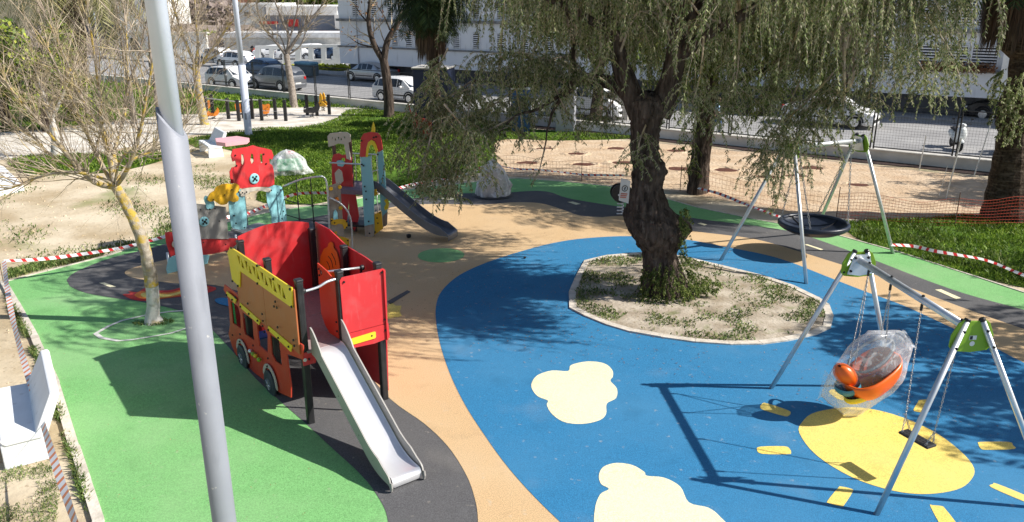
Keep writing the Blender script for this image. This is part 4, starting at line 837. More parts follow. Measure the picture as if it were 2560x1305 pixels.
def chain(par, a, b, lk=.034, r=.0042, w_=.011):
    mb = MB()
    a = Vector(a); b = Vector(b); d = b - a; L_ = d.length; n = max(2, int(L_ / lk)); d.normalize(); u = d.orthogonal().normalized(); v_ = d.cross(u)
    for i in range(n):
        c = a + d * (L_ * (i + .5) / n); s_ = u if i % 2 else v_; h = L_ / n * .62
        mb.tube([c + d * (h * math.cos(t)) + s_ * (w_ * math.sin(t)) for t in [j * math.pi / 4 for j in range(8)]], r, 4, closed=True)
    mb.build('chain', CHAIN, par)
def beam_at(t): return A1.lerp(A2, t)
piv = []
for t_ in (.10, .33, .62, .93):
    hb = MB(); q = beam_at(t_); hb.tube([q + Vector((0, 0, .065)), q + Vector((0, 0, -.07))], .012, 6); hb.disc(q + Vector((0, 0, .05)), (0, 0, 1), .022, .02, 8); hb.tube([q + Vector((0, 0, -.06)), q + Vector((0, 0, -.15))], .018, 6); piv.append(q + Vector((0, 0, -.15))); hb.build('hanger', BOLT, sw)
# belt seat
seat = thing('belt_swing', (0, 0, 0), 'black flat rubber swing seat hanging on chains beside the bagged baby seat', 'swing seat')
sc_ = G(2293, 1097, .58); sd_ = (G(2325, 1114, .58) - G(2262, 1079, .58)).normalized(); sp_ = Vector((-sd_.y, sd_.x, 0)); hl = .22
seat.location = (sc_.x, sc_.y, 0); ORG[seat.name] = Vector((sc_.x, sc_.y, 0))
MS = Matrix.Translation(sc_) @ Matrix.Rotation(math.atan2(sd_.y, sd_.x), 4, 'Z')
m1 = MB(); m1.box(None, (.45, .18, .035), M=MS, bev=.012); ob = m1.build('seat_pad', RUB, seat)
m1 = MB()
for i in range(-3, 4):
    for j in (-1, 0, 1): m1.box(None, (.035, .035, .006), M=MS @ Matrix.Translation((i * .052, j * .05, .019)), bev=.002)
m1.build('grip_pattern', RUB, ob)
m1 = MB()
for e_, pv in ((-1, piv[2]), (1, piv[3])):
    j_ = sc_ + sd_ * (hl * e_) + Vector((0, 0, .22)); j_ = j_.lerp(pv, 0)
    chain(seat, pv, j_)
    for q in (-1, 1): chain(seat, j_, sc_ + sd_ * (hl * .82 * e_) + sp_ * .075 * q + Vector((0, 0, .02)), .03)
# baby seat inside its plastic bag
bc = G(2168, 925, .80)
cradle = thing('baby_swing', (bc.x, bc.y, 0), 'orange bucket baby swing seat wrapped in a clear plastic bag on chains', 'swing seat')
lx = (G(2260, 890, .85) - bc); lx.z = 0; lx.normalize(); ly = Vector((-lx.y, lx.x, 0))
def CR(x, y, z): return bc + (lx * x + ly * y + Vector((0, 0, z))) * 1.38
def ellmesh(mb, cen, rx, ry, rz, n=22, m=14, zmax=1.0, tilt=0, sup=2.0):
    V = []; F = []
    for i in range(m + 1):
        ph = -math.pi / 2 + (math.pi / 2 + math.asin(zmax)) * i / m
        for j in range(n):
            th = 2 * math.pi * j / n; cx = math.cos(th); sx = math.sin(th); e = 2 / sup
            x = rx * math.cos(ph) * math.copysign(abs(cx) ** e, cx); y = ry * math.cos(ph) * math.copysign(abs(sx) ** e, sx); z = rz * math.sin(ph)
            x, z = x * math.cos(tilt) - z * math.sin(tilt), x * math.sin(tilt) + z * math.cos(tilt)
            V.append(CR(cen[0] + x, cen[1] + y, cen[2] + z))
    for i in range(m):
        for j in range(n): F.append((i * n + j, i * n + (j + 1) % n, (i + 1) * n + (j + 1) % n, (i + 1) * n + j))
    mb.add(V, F)
OR2 = mat('orange_plastic', (.78, .13, .01), .35, 0, .06, 4, spec=.5)
m1 = MB(); ellmesh(m1, (.02, -.04, .0), .36, .23, .30, zmax=.12, tilt=.38, sup=2.6); sh = m1.build('bucket', OR2, cradle, smooth=True)
s_ = sh.modifiers.new('s', 'SOLIDIFY'); s_.thickness = .03
m1 = MB(); ellmesh(m1, (-.27, .06, -.02), .10, .13, .17, zmax=.99, tilt=.7); m1.build('front_bumper', OR2, cradle, smooth=True)
m1 = MB(); ellmesh(m1, (-.26, .02, -.14), .13, .13, .10, zmax=.3, tilt=.3, sup=2.4); m1.build('shell_side', mat('teal_plastic', (.05, .22, .30), .4, 0, .1, 4), cradle, smooth=True)
m1 = MB(); ellmesh(m1, (.06, -.0, .10), .26, .15, .10, zmax=.1, tilt=.38); m1.build('inner_liner', mat('liner_red', (.30, .05, .02), .6), cradle, smooth=True)
m1 = MB(); ellmesh(m1, (-.06, -.04, -.20), .28, .13, .10, zmax=.3, tilt=.3); m1.build('yellow_base', YELP, cradle, smooth=True)
m1 = MB(); m1.tube([CR(.08 + .27 * math.cos(a), .04 + .17 * math.sin(a), .14 + .14 * math.cos(a)) for a in [i * math.pi / 10 for i in range(20)]], .022, 8, closed=True); m1.build('rim', mat('rim_grey', (.10, .13, .16), .5), cradle, smooth=True)
m1 = MB()
for (pv, e) in ((piv[0] + Vector((0, 0, 0)), ((-.24, -.02), (-.12, .14))), (piv[1], ((.05, -.14), (.22, .06)))):
    for x, y in e: chain(cradle, pv, CR(x, y, .12 + .2 * (x > 0)))
# bag: hull of measured corner points, wrinkled
dbg = bc.y
pts = []
for x, y, dy in [(2049, 990, 0), (2075, 930, -.12), (2075, 940, .15), (2125, 870, -.16), (2130, 850, .18), (2170, 826, 0), (2190, 840, -.2), (2240, 823, .12), (2262, 830, -.08), (2284, 868, 0), (2280, 885, .12), (2255, 960, -.14), (2225, 990, .12), (2185, 1012, -.12), (2150, 1022, .1), (2126, 1052, 0), (2113, 1012, -.1), (2085, 1000, .08), (2150, 930, -.26), (2205, 930, -.26), (2150, 930, .26), (2210, 900, .26), (2110, 960, -.2), (2130, 1046, .02)]:
    pts.append(PY(x, y, dbg + dy))
bm = bmesh.new()
for p in pts: bm.verts.new(p)
bmesh.ops.convex_hull(bm, input=bm.verts)
bmesh.ops.delete(bm, geom=[v_ for v_ in bm.verts if not v_.link_faces], context='VERTS')
bmesh.ops.triangulate(bm, faces=bm.faces)
bmesh.ops.subdivide_edges(bm, edges=bm.edges, cuts=4, use_grid_fill=True)
bmesh.ops.smooth_vert(bm, verts=[v_ for v_ in bm.verts], factor=.08, use_axis_x=True, use_axis_y=True, use_axis_z=True)
bm.normal_update()
for v_ in bm.verts:
    q = v_.co * 3.2; f_ = mn.noise(Vector((q.x * 1.3, q.y, q.z * .8))); g_ = abs(mn.noise(q * 2.1 + Vector((5, 5, 5))))
    v_.co += v_.normal * (.022 * f_ - .030 * g_ + .004)
bm.verts.index_update(); V = [v_.co.copy() for v_ in bm.verts]; F = [[v_.index for v_ in f.verts] for f in bm.faces]; bm.free()
for tri_ in (((2078, 985, -.1), (2200, 1000, -.1), (2126, 1060, -.02)), ((2062, 925, -.06), (2118, 985, -.12), (2044, 996, -.02)), ((2225, 835, -.1), (2262, 824, -.1), (2292, 872, 0))):
    A_, B_, C_ = [PY(x, y, dbg + dy) for x, y, dy in tri_]; k = 10; ix = {}; b0 = len(V)
    for i in range(k + 1):
        for j in range(k + 1 - i):
            p = A_ + (B_ - A_) * (i / k) + (C_ - A_) * (j / k); nn_ = (B_ - A_).cross(C_ - A_).normalized(); p = p + nn_ * .018 * math.sin(i * 2.3 + .5 * j); ix[(i, j)] = len(V); V.append(p)
    for i in range(k):
        for j in range(k - i):
            F.append([ix[(i, j)], ix[(i + 1, j)], ix[(i, j + 1)]])
            if i + j < k - 1: F.append([ix[(i + 1, j)], ix[(i + 1, j + 1)], ix[(i, j + 1)]])
bag = link_mesh('plastic_bag', V, F, plasticfilm('clear_film', (.84, .85, .87), .13, rough=.2, wh=.34, edge=.36), None, smooth=True)
tag(bag, 'loose clear plastic bag tied around the orange baby swing seat', 'plastic bag')

# ================================================================== BASKET SWING
bs = thing('basket_swing_stand', G(2034, 640), 'tall metal swing frame carrying the round black basket seat', 'swing frame')
HB = 2.8
C1 = G(1978, 368, HB); C2 = G(2146, 352, HB); bdv2 = (C2 - C1).normalized(); ax2 = Vector((-bdv2.y, bdv2.x, 0))
FA = [G(1800, 654), G(2016, 713)]; FB = [G(2037, 583), G(2233, 636)]
if (FA[1] - FA[0]).dot(ax2) < 0: ax2 = -ax2
MB().tube([C1, C2], .055, 18).build('beam', GALV, bs, smooth=True)
gp_ = MATS['green_plate']
leg_frame(bs, C1 - bdv2 * .03, FA, .042, ax2, gp_, GALV, .30, .24); leg_frame(bs, C2 + bdv2 * .03, FB, .042, ax2, gp_, GALV, .30, .24)
for A_, sg in ((C1, 1), (C2, -1)):
    pl = Plane((A_.x + bdv2.x * .03 * sg, A_.y + bdv2.y * .03 * sg), (ax2.x, ax2.y)); c = A_.z - .02
    MB().panel(pl, [(-.22, c - .18), (-.13, c + .1), (-.09, c + .13), (.09, c + .13), (.13, c + .1), (.22, c - .18), (.0, c - .21)], (), .008, .004).build('bracket_plate', ALU, bs)
dc = G(2034, 561, .80); RD = .80
basket = thing('basket_swing', (dc.x, dc.y, 0), 'large round black rubber basket seat hanging under the tall swing frame', 'swing seat')
def lathe(mb, c, prof_, n=40):
    V = []; F = []
    for r_, z_ in prof_:
        for j in range(n): a = 2 * math.pi * j / n; V.append((c.x + r_ * math.cos(a), c.y + r_ * math.sin(a), c.z + z_))
    for i in range(len(prof_) - 1):
        for j in range(n): F.append((i * n + j, i * n + (j + 1) % n, (i + 1) * n + (j + 1) % n, (i + 1) * n + j))
    mb.add(V, F)
m1 = MB(); lathe(m1, dc, [(.02, -.17), (.25, -.165), (.5, -.12), (.68, -.05), (.74, -.005), (.77, .03), (.80, .045), (.84, .03), (.85, -.01), (.82, -.045), (.76, -.09), (.6, -.17), (.4, -.22), (.02, -.24)]); m1.build('bowl', NAVYR, basket, smooth=True)
m1 = MB(); m1.tube([dc + Vector((.80 * math.cos(a), .80 * math.sin(a), .03)) for a in [i * math.pi / 20 for i in range(40)]], .05, 10, closed=True); m1.build('rim', NAVYR, basket, smooth=True)
m1 = MB()
for e_, A_ in ((-1, C1.lerp(C2, .12)), (1, C1.lerp(C2, .9))):
    for k in (-1, 1):
        q = dc + Vector((bdv2.x, bdv2.y, 0)) * (.6 * e_) + ax2 * (.5 * k) + Vector((0, 0, .07)); chain(basket, A_ + Vector((0, 0, -.1)), q, .07, .008, .02)
m1 = MB()
for a_ in (.4, 1.97, 3.54, 5.11): m1.tube([dc + Vector((r_ * math.cos(a_), r_ * math.sin(a_), z_)) for r_, z_ in [(.76, .04), (.66, -.045), (.48, -.115), (.25, -.155)]], .012, 5)
m1.build('seam', RUB, basket)

# ================================================================== WRAPPED TOYS, BENCHES, SMALL THINGS
def wrapmound(name, base, rx, ry, h, m, seed, label, peak=.0, col_in=None):
    nU, nV = 72, 34; V = []; F = []; rs = random.Random(seed)
    for i in range(nV + 1):
        t = i / nV
        for j in range(nU):
            a = 2 * math.pi * j / nU; r = (1 - t ** 2.2) ** .6 if t < 1 else 0; r *= 1 - peak * t
            q = Vector((math.cos(a) * 1.6, math.sin(a) * 1.6, t * 3 + seed)); f_ = 1 + .16 * mn.noise(q) + .05 * math.sin(a * 9 + 3 * mn.noise(q)) * (1 - t * .6) - .16 * max(0, 1 - 5 * abs(mn.noise(Vector((q.x * 1.8, q.y * 1.8, q.z * .5))))) + .07 * abs(mn.noise(Vector((q.x * 2.5, q.y * 2.5, q.z * .7)))) + (.12 * mn.noise(Vector((a * 3, 0, seed))) if t < .3 else 0)
            V.append((base.x + rx * r * f_ * math.cos(a), base.y + ry * r * f_ * math.sin(a), .06 + h * t * (1 + .12 * mn.noise(Vector((math.cos(a), math.sin(a), seed))))))
    for i in range(nV):
        for j in range(nU): F.append((i * nU + j, i * nU + (j + 1) % nU, (i + 1) * nU + (j + 1) % nU, (i + 1) * nU + j))
    t = thing(name, (base.x, base.y, 0), label, 'wrapped toy')
    if col_in:
        for nm, c, off, s_ in col_in:
            mm = MB(); mm.box(None, s_, M=Matrix.Translation((base.x + off[0], base.y + off[1], off[2])) @ Matrix.Rotation(off[3], 4, 'Z'), bev=.06); mm.build(nm, c, t)
    link_mesh('plastic_wrap', V, F, m, t, smooth=True); return t
FILM2 = plasticfilm('white_film', (.72, .73, .76), .5, rough=.5)
wb = G(1232, 490)
wt = wrapmound('wrapped_carousel', wb, .58, .48, 1.15, FILM2, 3, 'playground carousel shrouded in grey and white plastic sheet on the rubber beside the barrier tape', .15, [('core', GREYP, (0, 0, .45, .3), (.5, .5, .8))])
m1 = MB(); lathe(m1, wb, [(.01, .07), (.62, .07), (.66, .04), (.66, .0)], 30); m1.build('base_plate', BLACKP, wt, smooth=False)
wb2 = G(722, 436)
wrapmound('wrapped_spring_toy', wb2, .78, .55, .85, plasticfilm('milky_film', (.78, .80, .81), .3, rough=.45), 9, 'low play equipment wrapped in white translucent plastic on the grass behind the red funnel', .15,
          [('green_board', mat('green_board', (.05, .4, .16), .5), (.05, 0, .35, .4), (.9, .1, .45)), ('red_part', RED, (.1, .1, .78, .8), (.3, .2, .12)), ('white_part', WHITEC, (-.3, .1, .4, 1.), (.4, .3, .5))])

def bench(loc, rz, label):
    t = thing('concrete_bench', loc, label, 'bench', 'white concrete benches'); t.rotation_euler = (0, 0, rz)
    L_ = .9
    m1 = MB()   # seat slab with curved front, local: x along bench, y back->front negative
    sec = [(-.28, .40), (-.30, .44), (-.28, .47), (.20, .45), (.22, .40), (.20, .36), (-.24, .36)]
    V = [(x, a, b) for x in (-L_, L_) for a, b in sec]; k = len(sec)
    m1.add(V, [tuple(range(k)), tuple(reversed(range(k, 2 * k)))] + [(i, (i + 1) % k, k + (i + 1) % k, k + i) for i in range(k)]); m1.build('seat', WHITEC, t, bevel=.015, local=True)
    m1 = MB(); sec = [(.10, .40), (.27, .40), (.50, .92), (.47, .97), (.38, .96)]; k = len(sec)
    V = [(x * (.93 if j in (2, 3, 4) else 1), a, b) for x in (-L_, L_) for j, (a, b) in enumerate(sec)]
    m1.add(V, [tuple(range(k)), tuple(reversed(range(k, 2 * k)))] + [(i, (i + 1) % k, k + (i + 1) % k, k + i) for i in range(k)]); m1.build('backrest', WHITEC, t, bevel=.02, local=True)
    for sx in (-1, 1):
        m1 = MB(); sec = [(-.30, 0), (.28, 0), (.24, .39), (-.30, .39)]
        V = [(sx * (L_ - .09) + dx, a, b) for dx in (-.07, .07) for a, b in sec]
        m1.add(V, [(0, 1, 2, 3), (7, 6, 5, 4), (0, 4, 5, 1), (1, 5, 6, 2), (2, 6, 7, 3), (3, 7, 4, 0)]); m1.build('leg', WHITEC, t, bevel=.015, local=True)
    return t
b0_ = G(76, 1159); b1 = bench((b0_.x - .86 * .54, b0_.y + .86 * .84, 0), R(-57), 'large white concrete bench close at the left beside the barrier tape')
b2 = bench(G(530, 385), R(-58), 'small white concrete bench far off on the dry grass by the slim lamp post')
q_ = [G(-40, 415), G(12, 430), G(62, 478), G(-40, 500)]; m1 = MB(); m1.add([(p.x, p.y, .0) for p in q_] + [(p.x, p.y, .22) for p in q_], [(0, 1, 2, 3), (7, 6, 5, 4)] + [(i, 4 + i, 4 + (i + 1) % 4, (i + 1) % 4) for i in range(4)]); o = m1.build('white_slab', WHITEC, None, bevel=.02); tag(o, 'low bright white slab cut off by the left edge of the photo', 'slab')
# barrier tape
TAPE = bpy.data.materials.new('barrier_tape'); TAPE.use_nodes = True
def tapemat(name, c, per=.2):
    m = bpy.data.materials.new(name); m.use_nodes = True; nt = m.node_tree; N = nt.nodes; L = nt.links; b = N['Principled BSDF']
    uv = N.new('ShaderNodeUVMap'); sx = N.new('ShaderNodeSeparateXYZ'); L.new(uv.outputs[0], sx.inputs[0])
    ad = N.new('ShaderNodeMath'); ad.operation = 'MULTIPLY_ADD'; ad.inputs[1].default_value = .04; L.new(sx.outputs[1], ad.inputs[0]); L.new(sx.outputs[0], ad.inputs[2])
    dv = N.new('ShaderNodeMath'); dv.operation = 'DIVIDE'; dv.inputs[1].default_value = per; L.new(ad.outputs[0], dv.inputs[0])
    fr_ = N.new('ShaderNodeMath'); fr_.operation = 'FRACT'; L.new(dv.outputs[0], fr_.inputs[0]); gt = N.new('ShaderNodeMath'); gt.operation = 'GREATER_THAN'; gt.inputs[1].default_value = .62; L.new(fr_.outputs[0], gt.inputs[0])
    mx = N.new('ShaderNodeMix'); mx.data_type = 'RGBA'; L.new(gt.outputs[0], mx.inputs[0]); mx.inputs[6].default_value = (.80, .79, .78, 1); mx.inputs[7].default_value = (*c, 1)
    L.new(mx.outputs[2], b.inputs['Base Color']); b.inputs['Roughness'].default_value = .35; return m
TRED = tapemat('tape_red', (.55, .03, .03), .22); TORA = tapemat('tape_orange', (.75, .20, .05), .19)
def tape(pts, label, m=TRED, wd=.07, twist=0, stakes=(), sag=0):
    p = smooth_loop(pts, 8, False); V = []; F = []; U = []; s_ = 0
    for i, q in enumerate(p):
        if i: s_ += (q - p[i - 1]).length
        d = (p[min(i + 1, len(p) - 1)] - p[max(i - 1, 0)]).normalized(); side = Vector((-d.y, d.x, 0)).normalized(); a = .35 + twist * s_ + .25 * math.sin(s_ * 1.7)
        v_ = side * math.cos(a) + Vector((0, 0, 1)) * math.sin(a); V += [tuple(q - v_ * wd / 2), tuple(q + v_ * wd / 2)]; U += [(s_, 0), (s_, 1)]
    for i in range(len(p) - 1): F.append((2 * i, 2 * i + 2, 2 * i + 3, 2 * i + 1))
    o = link_mesh('barrier_tape', V, F, m); uv = o.data.uv_layers.new(name='UVMap')
    for l in o.data.loops: uv.data[l.index].uv = U[l.vertex_index]
    tag(o, label, 'barrier tape', 'runs of striped barrier tape'); return o
def stake(x, y, h, label, lean=0):
    f = G(x, y); o = MB().tube([f, f + Vector((lean, 0, h))], .008, 6).build('stake', mat('rusty_rod', (.12, .07, .05), .8), None); tag(o, label, 'stake')
stake(10, 712, .62, 'thin iron rod at the far left corner of the green rubber holding the tape')
tape([G(10, 652, .58), G(20, 735, .50), G(42, 840, .46), G(68, 930, .50), G(98, 1030, .54), G(130, 1135, .60), G(160, 1225, .66), G(190, 1312, .70), G(260, 1480, .75)], 'orange and white tape running down the left side past the near bench', TORA, .10, .04)
tape([G(10, 652, .58), G(100, 648, .50), G(200, 636, .48), G(290, 622, .5), G(350, 608, .55), G(410, 592, .6), G(470, 572, .6), G(560, 545, .5), G(618, 534, .5), G(680, 508, .55), G(740, 485, .7), G(818, 482, .7), G(850, 480, .7)], 'red and white tape stretched behind the bare tree and the play boat', TRED, .09, .15)
tape([G(950, 486, .5), G(1020, 464, .5), G(1080, 452, .5), G(1150, 442, .55), G(1190, 425, .7), G(1225, 408, .9)], 'pale tape running to the wrapped carousel behind the steel slide', TRED, .10, .1)
tape([G(1240, 412, .9), G(1290, 422, .6), G(1340, 424, .6), G(1400, 430, .5), G(1470, 437, .5), G(1560, 438, .6)], 'thin distant tape in front of the sand between the wrapped carousel and the old tree', TRED, .06, .2)
tape([G(1745, 470, .5), G(1800, 485, .45), G(1850, 505, .4), G(1895, 522, .4), G(1945, 540, .35), G(1985, 552, .3)], 'striped tape behind the basket swing legs', TRED, .10, .05)
tape([G(2225, 612, .25), G(2280, 615, .2), G(2340, 628, .25), G(2400, 638, .25), G(2470, 652, .2), G(2560, 688, .15), G(2700, 740, .3)], 'striped tape lying low over the grass verge at right', TRED, .10, .05)
# orange safety net
def netfence(name, gpts, h, step, m, label, cat='safety net', thick=.012, sag=.0):
    p = smooth_loop([G(*q) for q in gpts], 6, False); mb = MB(); t = thing(name, p[0], label, cat); ss = [0]
    for i in range(1, len(p)): ss.append(ss[-1] + (p[i] - p[i - 1]).length)
    def at(s_):
        for i in range(1, len(p)):
            if ss[i] >= s_: return p[i - 1].lerp(p[i], (s_ - ss[i - 1]) / (ss[i] - ss[i - 1] + 1e-9))
        return p[-1]
    def hh(s_): return h * (1 + sag * mn.noise(Vector((s_ * .7, 0, 0))))
    n = int(ss[-1] / step); rows = max(4, int(h / step))
    for i in range(n + 1):
        s_ = i * step; q = at(s_); mb.tube([q + Vector((0, 0, .02)), q + Vector((random.uniform(-.02, .02), 0, hh(s_)))], thick / 2, 3, cap=False)
    for r_ in range(rows + 1):
        mb.tube([at(i * step) + Vector((0, 0, .02 + (hh(i * step) - .02) * r_ / rows)) for i in range(0, n + 1, 2)], thick * .8, 3, cap=False)
    mb.build('net', m, t); ps = 0
    while ps < ss[-1]: q = at(ps); MB().tube([q, q + Vector((0, 0, h * 1.25))], .012, 6).build('post', MATS['rusty_rod'], t); ps += 3.2
    return t
netfence('thin_safety_net', [(1700, 478), (1800, 492), (1900, 510), (2000, 532), (2060, 546)], .7, .12, mat('faded_net', (.45, .18, .12), .8), 'thin net behind the basket swing between the second pepper tree and the orange net', thick=.006, sag=.2)
netfence('orange_safety_net', [(2090, 550), (2130, 556), (2250, 562), (2400, 566), (2600, 566)], .78, .085, mat('orange_net', (.42, .05, .02), .7), 'orange plastic safety net from behind the basket swing to the big palm', thick=.007, sag=.25)
netfence('faded_safety_net', [(1235, 440), (1330, 444), (1450, 452), (1570, 462)], .7, .12, mat('faded_net', (.55, .25, .17), .8), 'faded thin net in front of the sand left of the old trunk', thick=.006, sag=.2)
netfence('red_safety_net', [(1040, 330), (1055, 345), (1080, 352)], .9, .08, MATS['orange_net'], 'small red net panel beside the navy container', thick=.05)
f = G(1042, 330); o = MB().tube([f, f + Vector((-.35, 0, 1.3))], .03, 6).build('red_pole', mat('red_paint', (.6, .04, .02), .6), None); tag(o, 'leaning red pole beside the navy container', 'pole')
# metal fence uprights still unfitted by the sand
for i, (x, y, h, dx, lb) in enumerate([(2365, 497, 1.95, .15, 'tallest bare metal upright in the sand near the palm'), (2435, 440, 2.2, .30, 'bare metal upright near the wall left of the palm trunk'), (2298, 425, 1.3, .05, 'short bare metal upright near the wall below the fence gate'), (2348, 490, 1.0, .10, 'thin leaning wire rod beside the tallest bare upright')]):
    f = G(x, y); o = MB().tube([f, f + Vector((dx, .0, h))], .022 if i < 3 else .008, 8).build('metal_upright', GALV, None); tag(o, lb, 'post', 'bare metal uprights')
# sign tied on the old trunk
sgp = G(1560, 560); 
SGN = Plane((3.05, 15.35), (1, .18)); sg = thing('park_sign', SGN.at(0, 0), 'tilted white warning notice with a round symbol fixed to the old pepper trunk', 'sign')
MB().panel(SGN, tr([(1553, 445), (1576, 452), (1571, 509), (1547, 501)], 0, SGN), (), .012, 0).build('board', mat('sign_white', (.50, .47, .44), .6, 0, .1, 5), sg)
ca = SGN.hit(1562, 471); MB().panel(SGN, circ(ca, .062, 20), [list(reversed(circ(ca, .048, 20)))], .004, .006).build('ring_symbol', BOLT, sg)
m1 = MB(); m1.panel(SGN, [(ca[0] - .012, ca[1] - .035), (ca[0] + .006, ca[1] - .03), (ca[0] + .018, ca[1] + .03), (ca[0] - .002, ca[1] + .036)], (), .004, .006); m1.panel(SGN, [(ca[0] - .02, ca[1] + .0), (ca[0] + .022, ca[1] + .006), (ca[0] + .02, ca[1] + .014), (ca[0] - .022, ca[1] + .008)], (), .004, .007); m1.build('figure_symbol', BOLT, sg)
m1 = MB()
for k in range(3): z_ = ca[1] - .11 - k * .035; m1.panel(SGN, [(ca[0] - .075 - k * .008, z_), (ca[0] + .055 - k * .01, z_ - .015), (ca[0] + .055 - k * .01, z_ + .008), (ca[0] - .075 - k * .008, z_ + .022)], (), .004, .006)
m1.build('red_lines', mat('sign_red', (.42, .13, .09), .7), sg)
# black round spring toy behind the trunk
sp0 = G(1550, 540); st_ = thing('spring_rider', sp0, 'dark round spring rider half hidden behind the old trunk', 'spring rider')
m1 = MB(); m1.tube([sp0 + Vector((.09 * math.cos(a), .09 * math.sin(a), .02 + .40 * a / 25)) for a in [i * .5 for i in range(51)]], .018, 6); m1.build('spring', WHITEC, st_, smooth=True)
PSR = Plane((sp0.x, sp0.y), (1, .1)); MB().panel(PSR, smooth_loop([Vector((a, b, 0)) for a, b in [(-.3, .75), (-.2, .5), (0, .42), (.22, .5), (.32, .75), (.2, .92), (0, 1.0), (-.2, .95)]], 3), (), .04, .1) if False else None
MB().panel(PSR, [(p.x, p.y) for p in smooth_loop([Vector((a, b, 0)) for a, b in [(-.3, .72), (-.2, .5), (0, .42), (.22, .5), (.32, .75), (.2, .92), (0, .96), (-.2, .92)]], 3)], (), .04, .1).build('side_board', BLACKP, st_)
MB().panel(PSR, [(p.x, p.y) for p in smooth_loop([Vector((a, b, 0)) for a, b in [(-.3, .72), (-.2, .5), (0, .42), (.22, .5), (.32, .75), (.2, .92), (0, .96), (-.2, .92)]], 3)], (), .04, -.1).build('side_board', BLACKP, st_)
MB().disc(PSR.at(-.08, .66, .1), (PSR.n.x, PSR.n.y, 0), .035, .02, 12).build('cap', ALU, st_)
# far spring riders and post fence by the gravel
pf = thing('post_and_rope_fence', G(640, 298), 'row of short black posts linked by thin rails around the far gravel play corner', 'fence')
PP = [(518, 292), (533, 287), (572, 298), (598, 303), (610, 296), (632, 297), (655, 301), (690, 299), (715, 303), (769, 288), (793, 290), (824, 287)]
for x, y in PP:
    f = G(x, y); MB().box((f.x, f.y, .55), (.16, .16, 1.1), bev=.02).build('post', BLACKP, pf)
m1 = MB()
for a, b in ((0, 3), (3, 5), (5, 7)): m1.tube([G(*PP[a]) + Vector((0, 0, 1.0)), G(*PP[b]) + Vector((0, 0, 1.0))], .03, 6)
for a, b in ((6, 8), (8, 11)): m1.tube([G(*PP[a]) + Vector((0, 0, .5)), G(*PP[b]) + Vector((0, 0, .5))], .012, 6)
m1.build('rail', mat('pale_rail', (.6, .6, .58), .6), pf)
ORC = mat('orange_toy', (.80, .25, .03), .5, 0, .08, 3); YLC = mat('yellow_toy', (.85, .45, .03), .5)
def rider(x, y, m_, kind, label, sc=1.):
    f = G(x, y); t = thing('spring_rider', f, label, 'spring rider', 'small spring riders on the far gravel')
    m1 = MB(); m1.tube([f + Vector((.10 * math.cos(a), .10 * math.sin(a), .02 + .34 * a / 20)) for a in [i * .6 for i in range(34)]], .02, 5); m1.build('spring', BLACKP, t)
    P_ = Plane((f.x, f.y), (1, .25 if kind != 2 else -.4))
    shp = {0: [(-.42, .35), (-.3, .28), (.25, .28), (.45, .55), (.35, .85), (.2, .6), (-.1, .5), (-.35, .62)], 1: [(-.25, .28), (.25, .28), (.36, .8), (.2, .9), (0, .84), (-.2, .9), (-.36, .8)], 2: [(-.35, .3), (.35, .3), (.3, .5), (.12, .62), (.1, .95), (0, 1.15), (-.1, .95), (-.12, .62), (-.3, .5)]}[kind]
    for off in (-.12, .16): MB().panel(P_, [(p.x * sc, p.y * sc) for p in smooth_loop([Vector((a, b, 0)) for a, b in shp], 3)], (), .04, off).build('side_board', m_, t)
    m1 = MB(); m1.box(None, (.3 * sc, .3, .06), M=Matrix.Translation((f.x, f.y, .5 * sc)), bev=.02); m1.build('saddle', BLACKP, t)
    MB().tube([P_.at(.2 * sc, .72 * sc, -.3), P_.at(.2 * sc, .72 * sc, .3)], .02, 6).build('handle', BLACKP, t)
rider(603, 288, ORC, 1, 'orange scoop spring rider between black posts left of the slim lamp post', .75); rider(664, 292, ORC, 1, 'orange spring rider with black legs right of the slim lamp post', .75)
rider(808, 278, YLC, 2, 'yellow pointed spring rider at the right end of the far gravel', .9); rider(534, 298, ORC, 0, 'low orange curved spring rider at the far left of the gravel corner', .7); rider(516, 280, ORC, 1, 'orange scoop spring rider farthest left behind a tree trunk', .7)
rider(780, 294, BLACKP, 0, 'black spring rider next to the yellow pointed one')
# small debris on the rubber
for x, y, s_, lb in [(1022, 594, .10, 'small black lump lying on the sand coloured rubber below the steel slide'), (1312, 646, .05, 'tiny dark twig lump on the blue rubber')]:
    f = G(x, y, .04); o = MB().box(f + Vector((0, 0, s_ / 2)), (s_ * 1.2, s_, s_), .5, bev=s_ * .3).build('debris', BOLT, None); tag(o, lb, 'debris')

# ================================================================== TREES
def grow(mb, p, d, L_, r, lvl, rs, spec, mi=0):
    """recursive branch; spec: list of (children, length ratio, spread, droop, steps, sides, wander)"""
    ch, lr, sp, dr, st, sd_, wa = spec[lvl]; pts = [p.copy()]; dirs = []; q = p.copy(); dd_ = d.copy(); rad = [r]
    for i in range(st):
        dd_ = (dd_ + Vector((rs.gauss(0, wa), rs.gauss(0, wa), rs.gauss(0, wa) + dr))).normalized(); q = q + dd_ * (L_ / st); pts.append(q.copy()); dirs.append(dd_.copy()); rad.append(r * (1 - .62 * (i + 1) / st))
    mb.tube(pts, rad, sd_, cap=False, mi=mi)
    if lvl + 1 < len(spec):
        for k in range(ch):
            t = rs.uniform(.22, 1.) if k else 1.; i = min(st - 1, int(t * st)); b_ = pts[i].lerp(pts[i + 1], t * st - i if t < 1 else 1)
            ax_ = dirs[i].orthogonal().normalized(); ax_.rotate(Matrix.Rotation(rs.uniform(0, 6.283), 3, dirs[i])); nd = dirs[i].copy(); nd.rotate(Matrix.Rotation(sp * rs.uniform(.5, 1.2) * (.35 if k == 0 else 1), 3, ax_))
            grow(mb, b_, nd, L_ * lr * rs.uniform(.7, 1.2), max(rad[i] * .62, .0025), lvl + 1, rs, spec, mi)
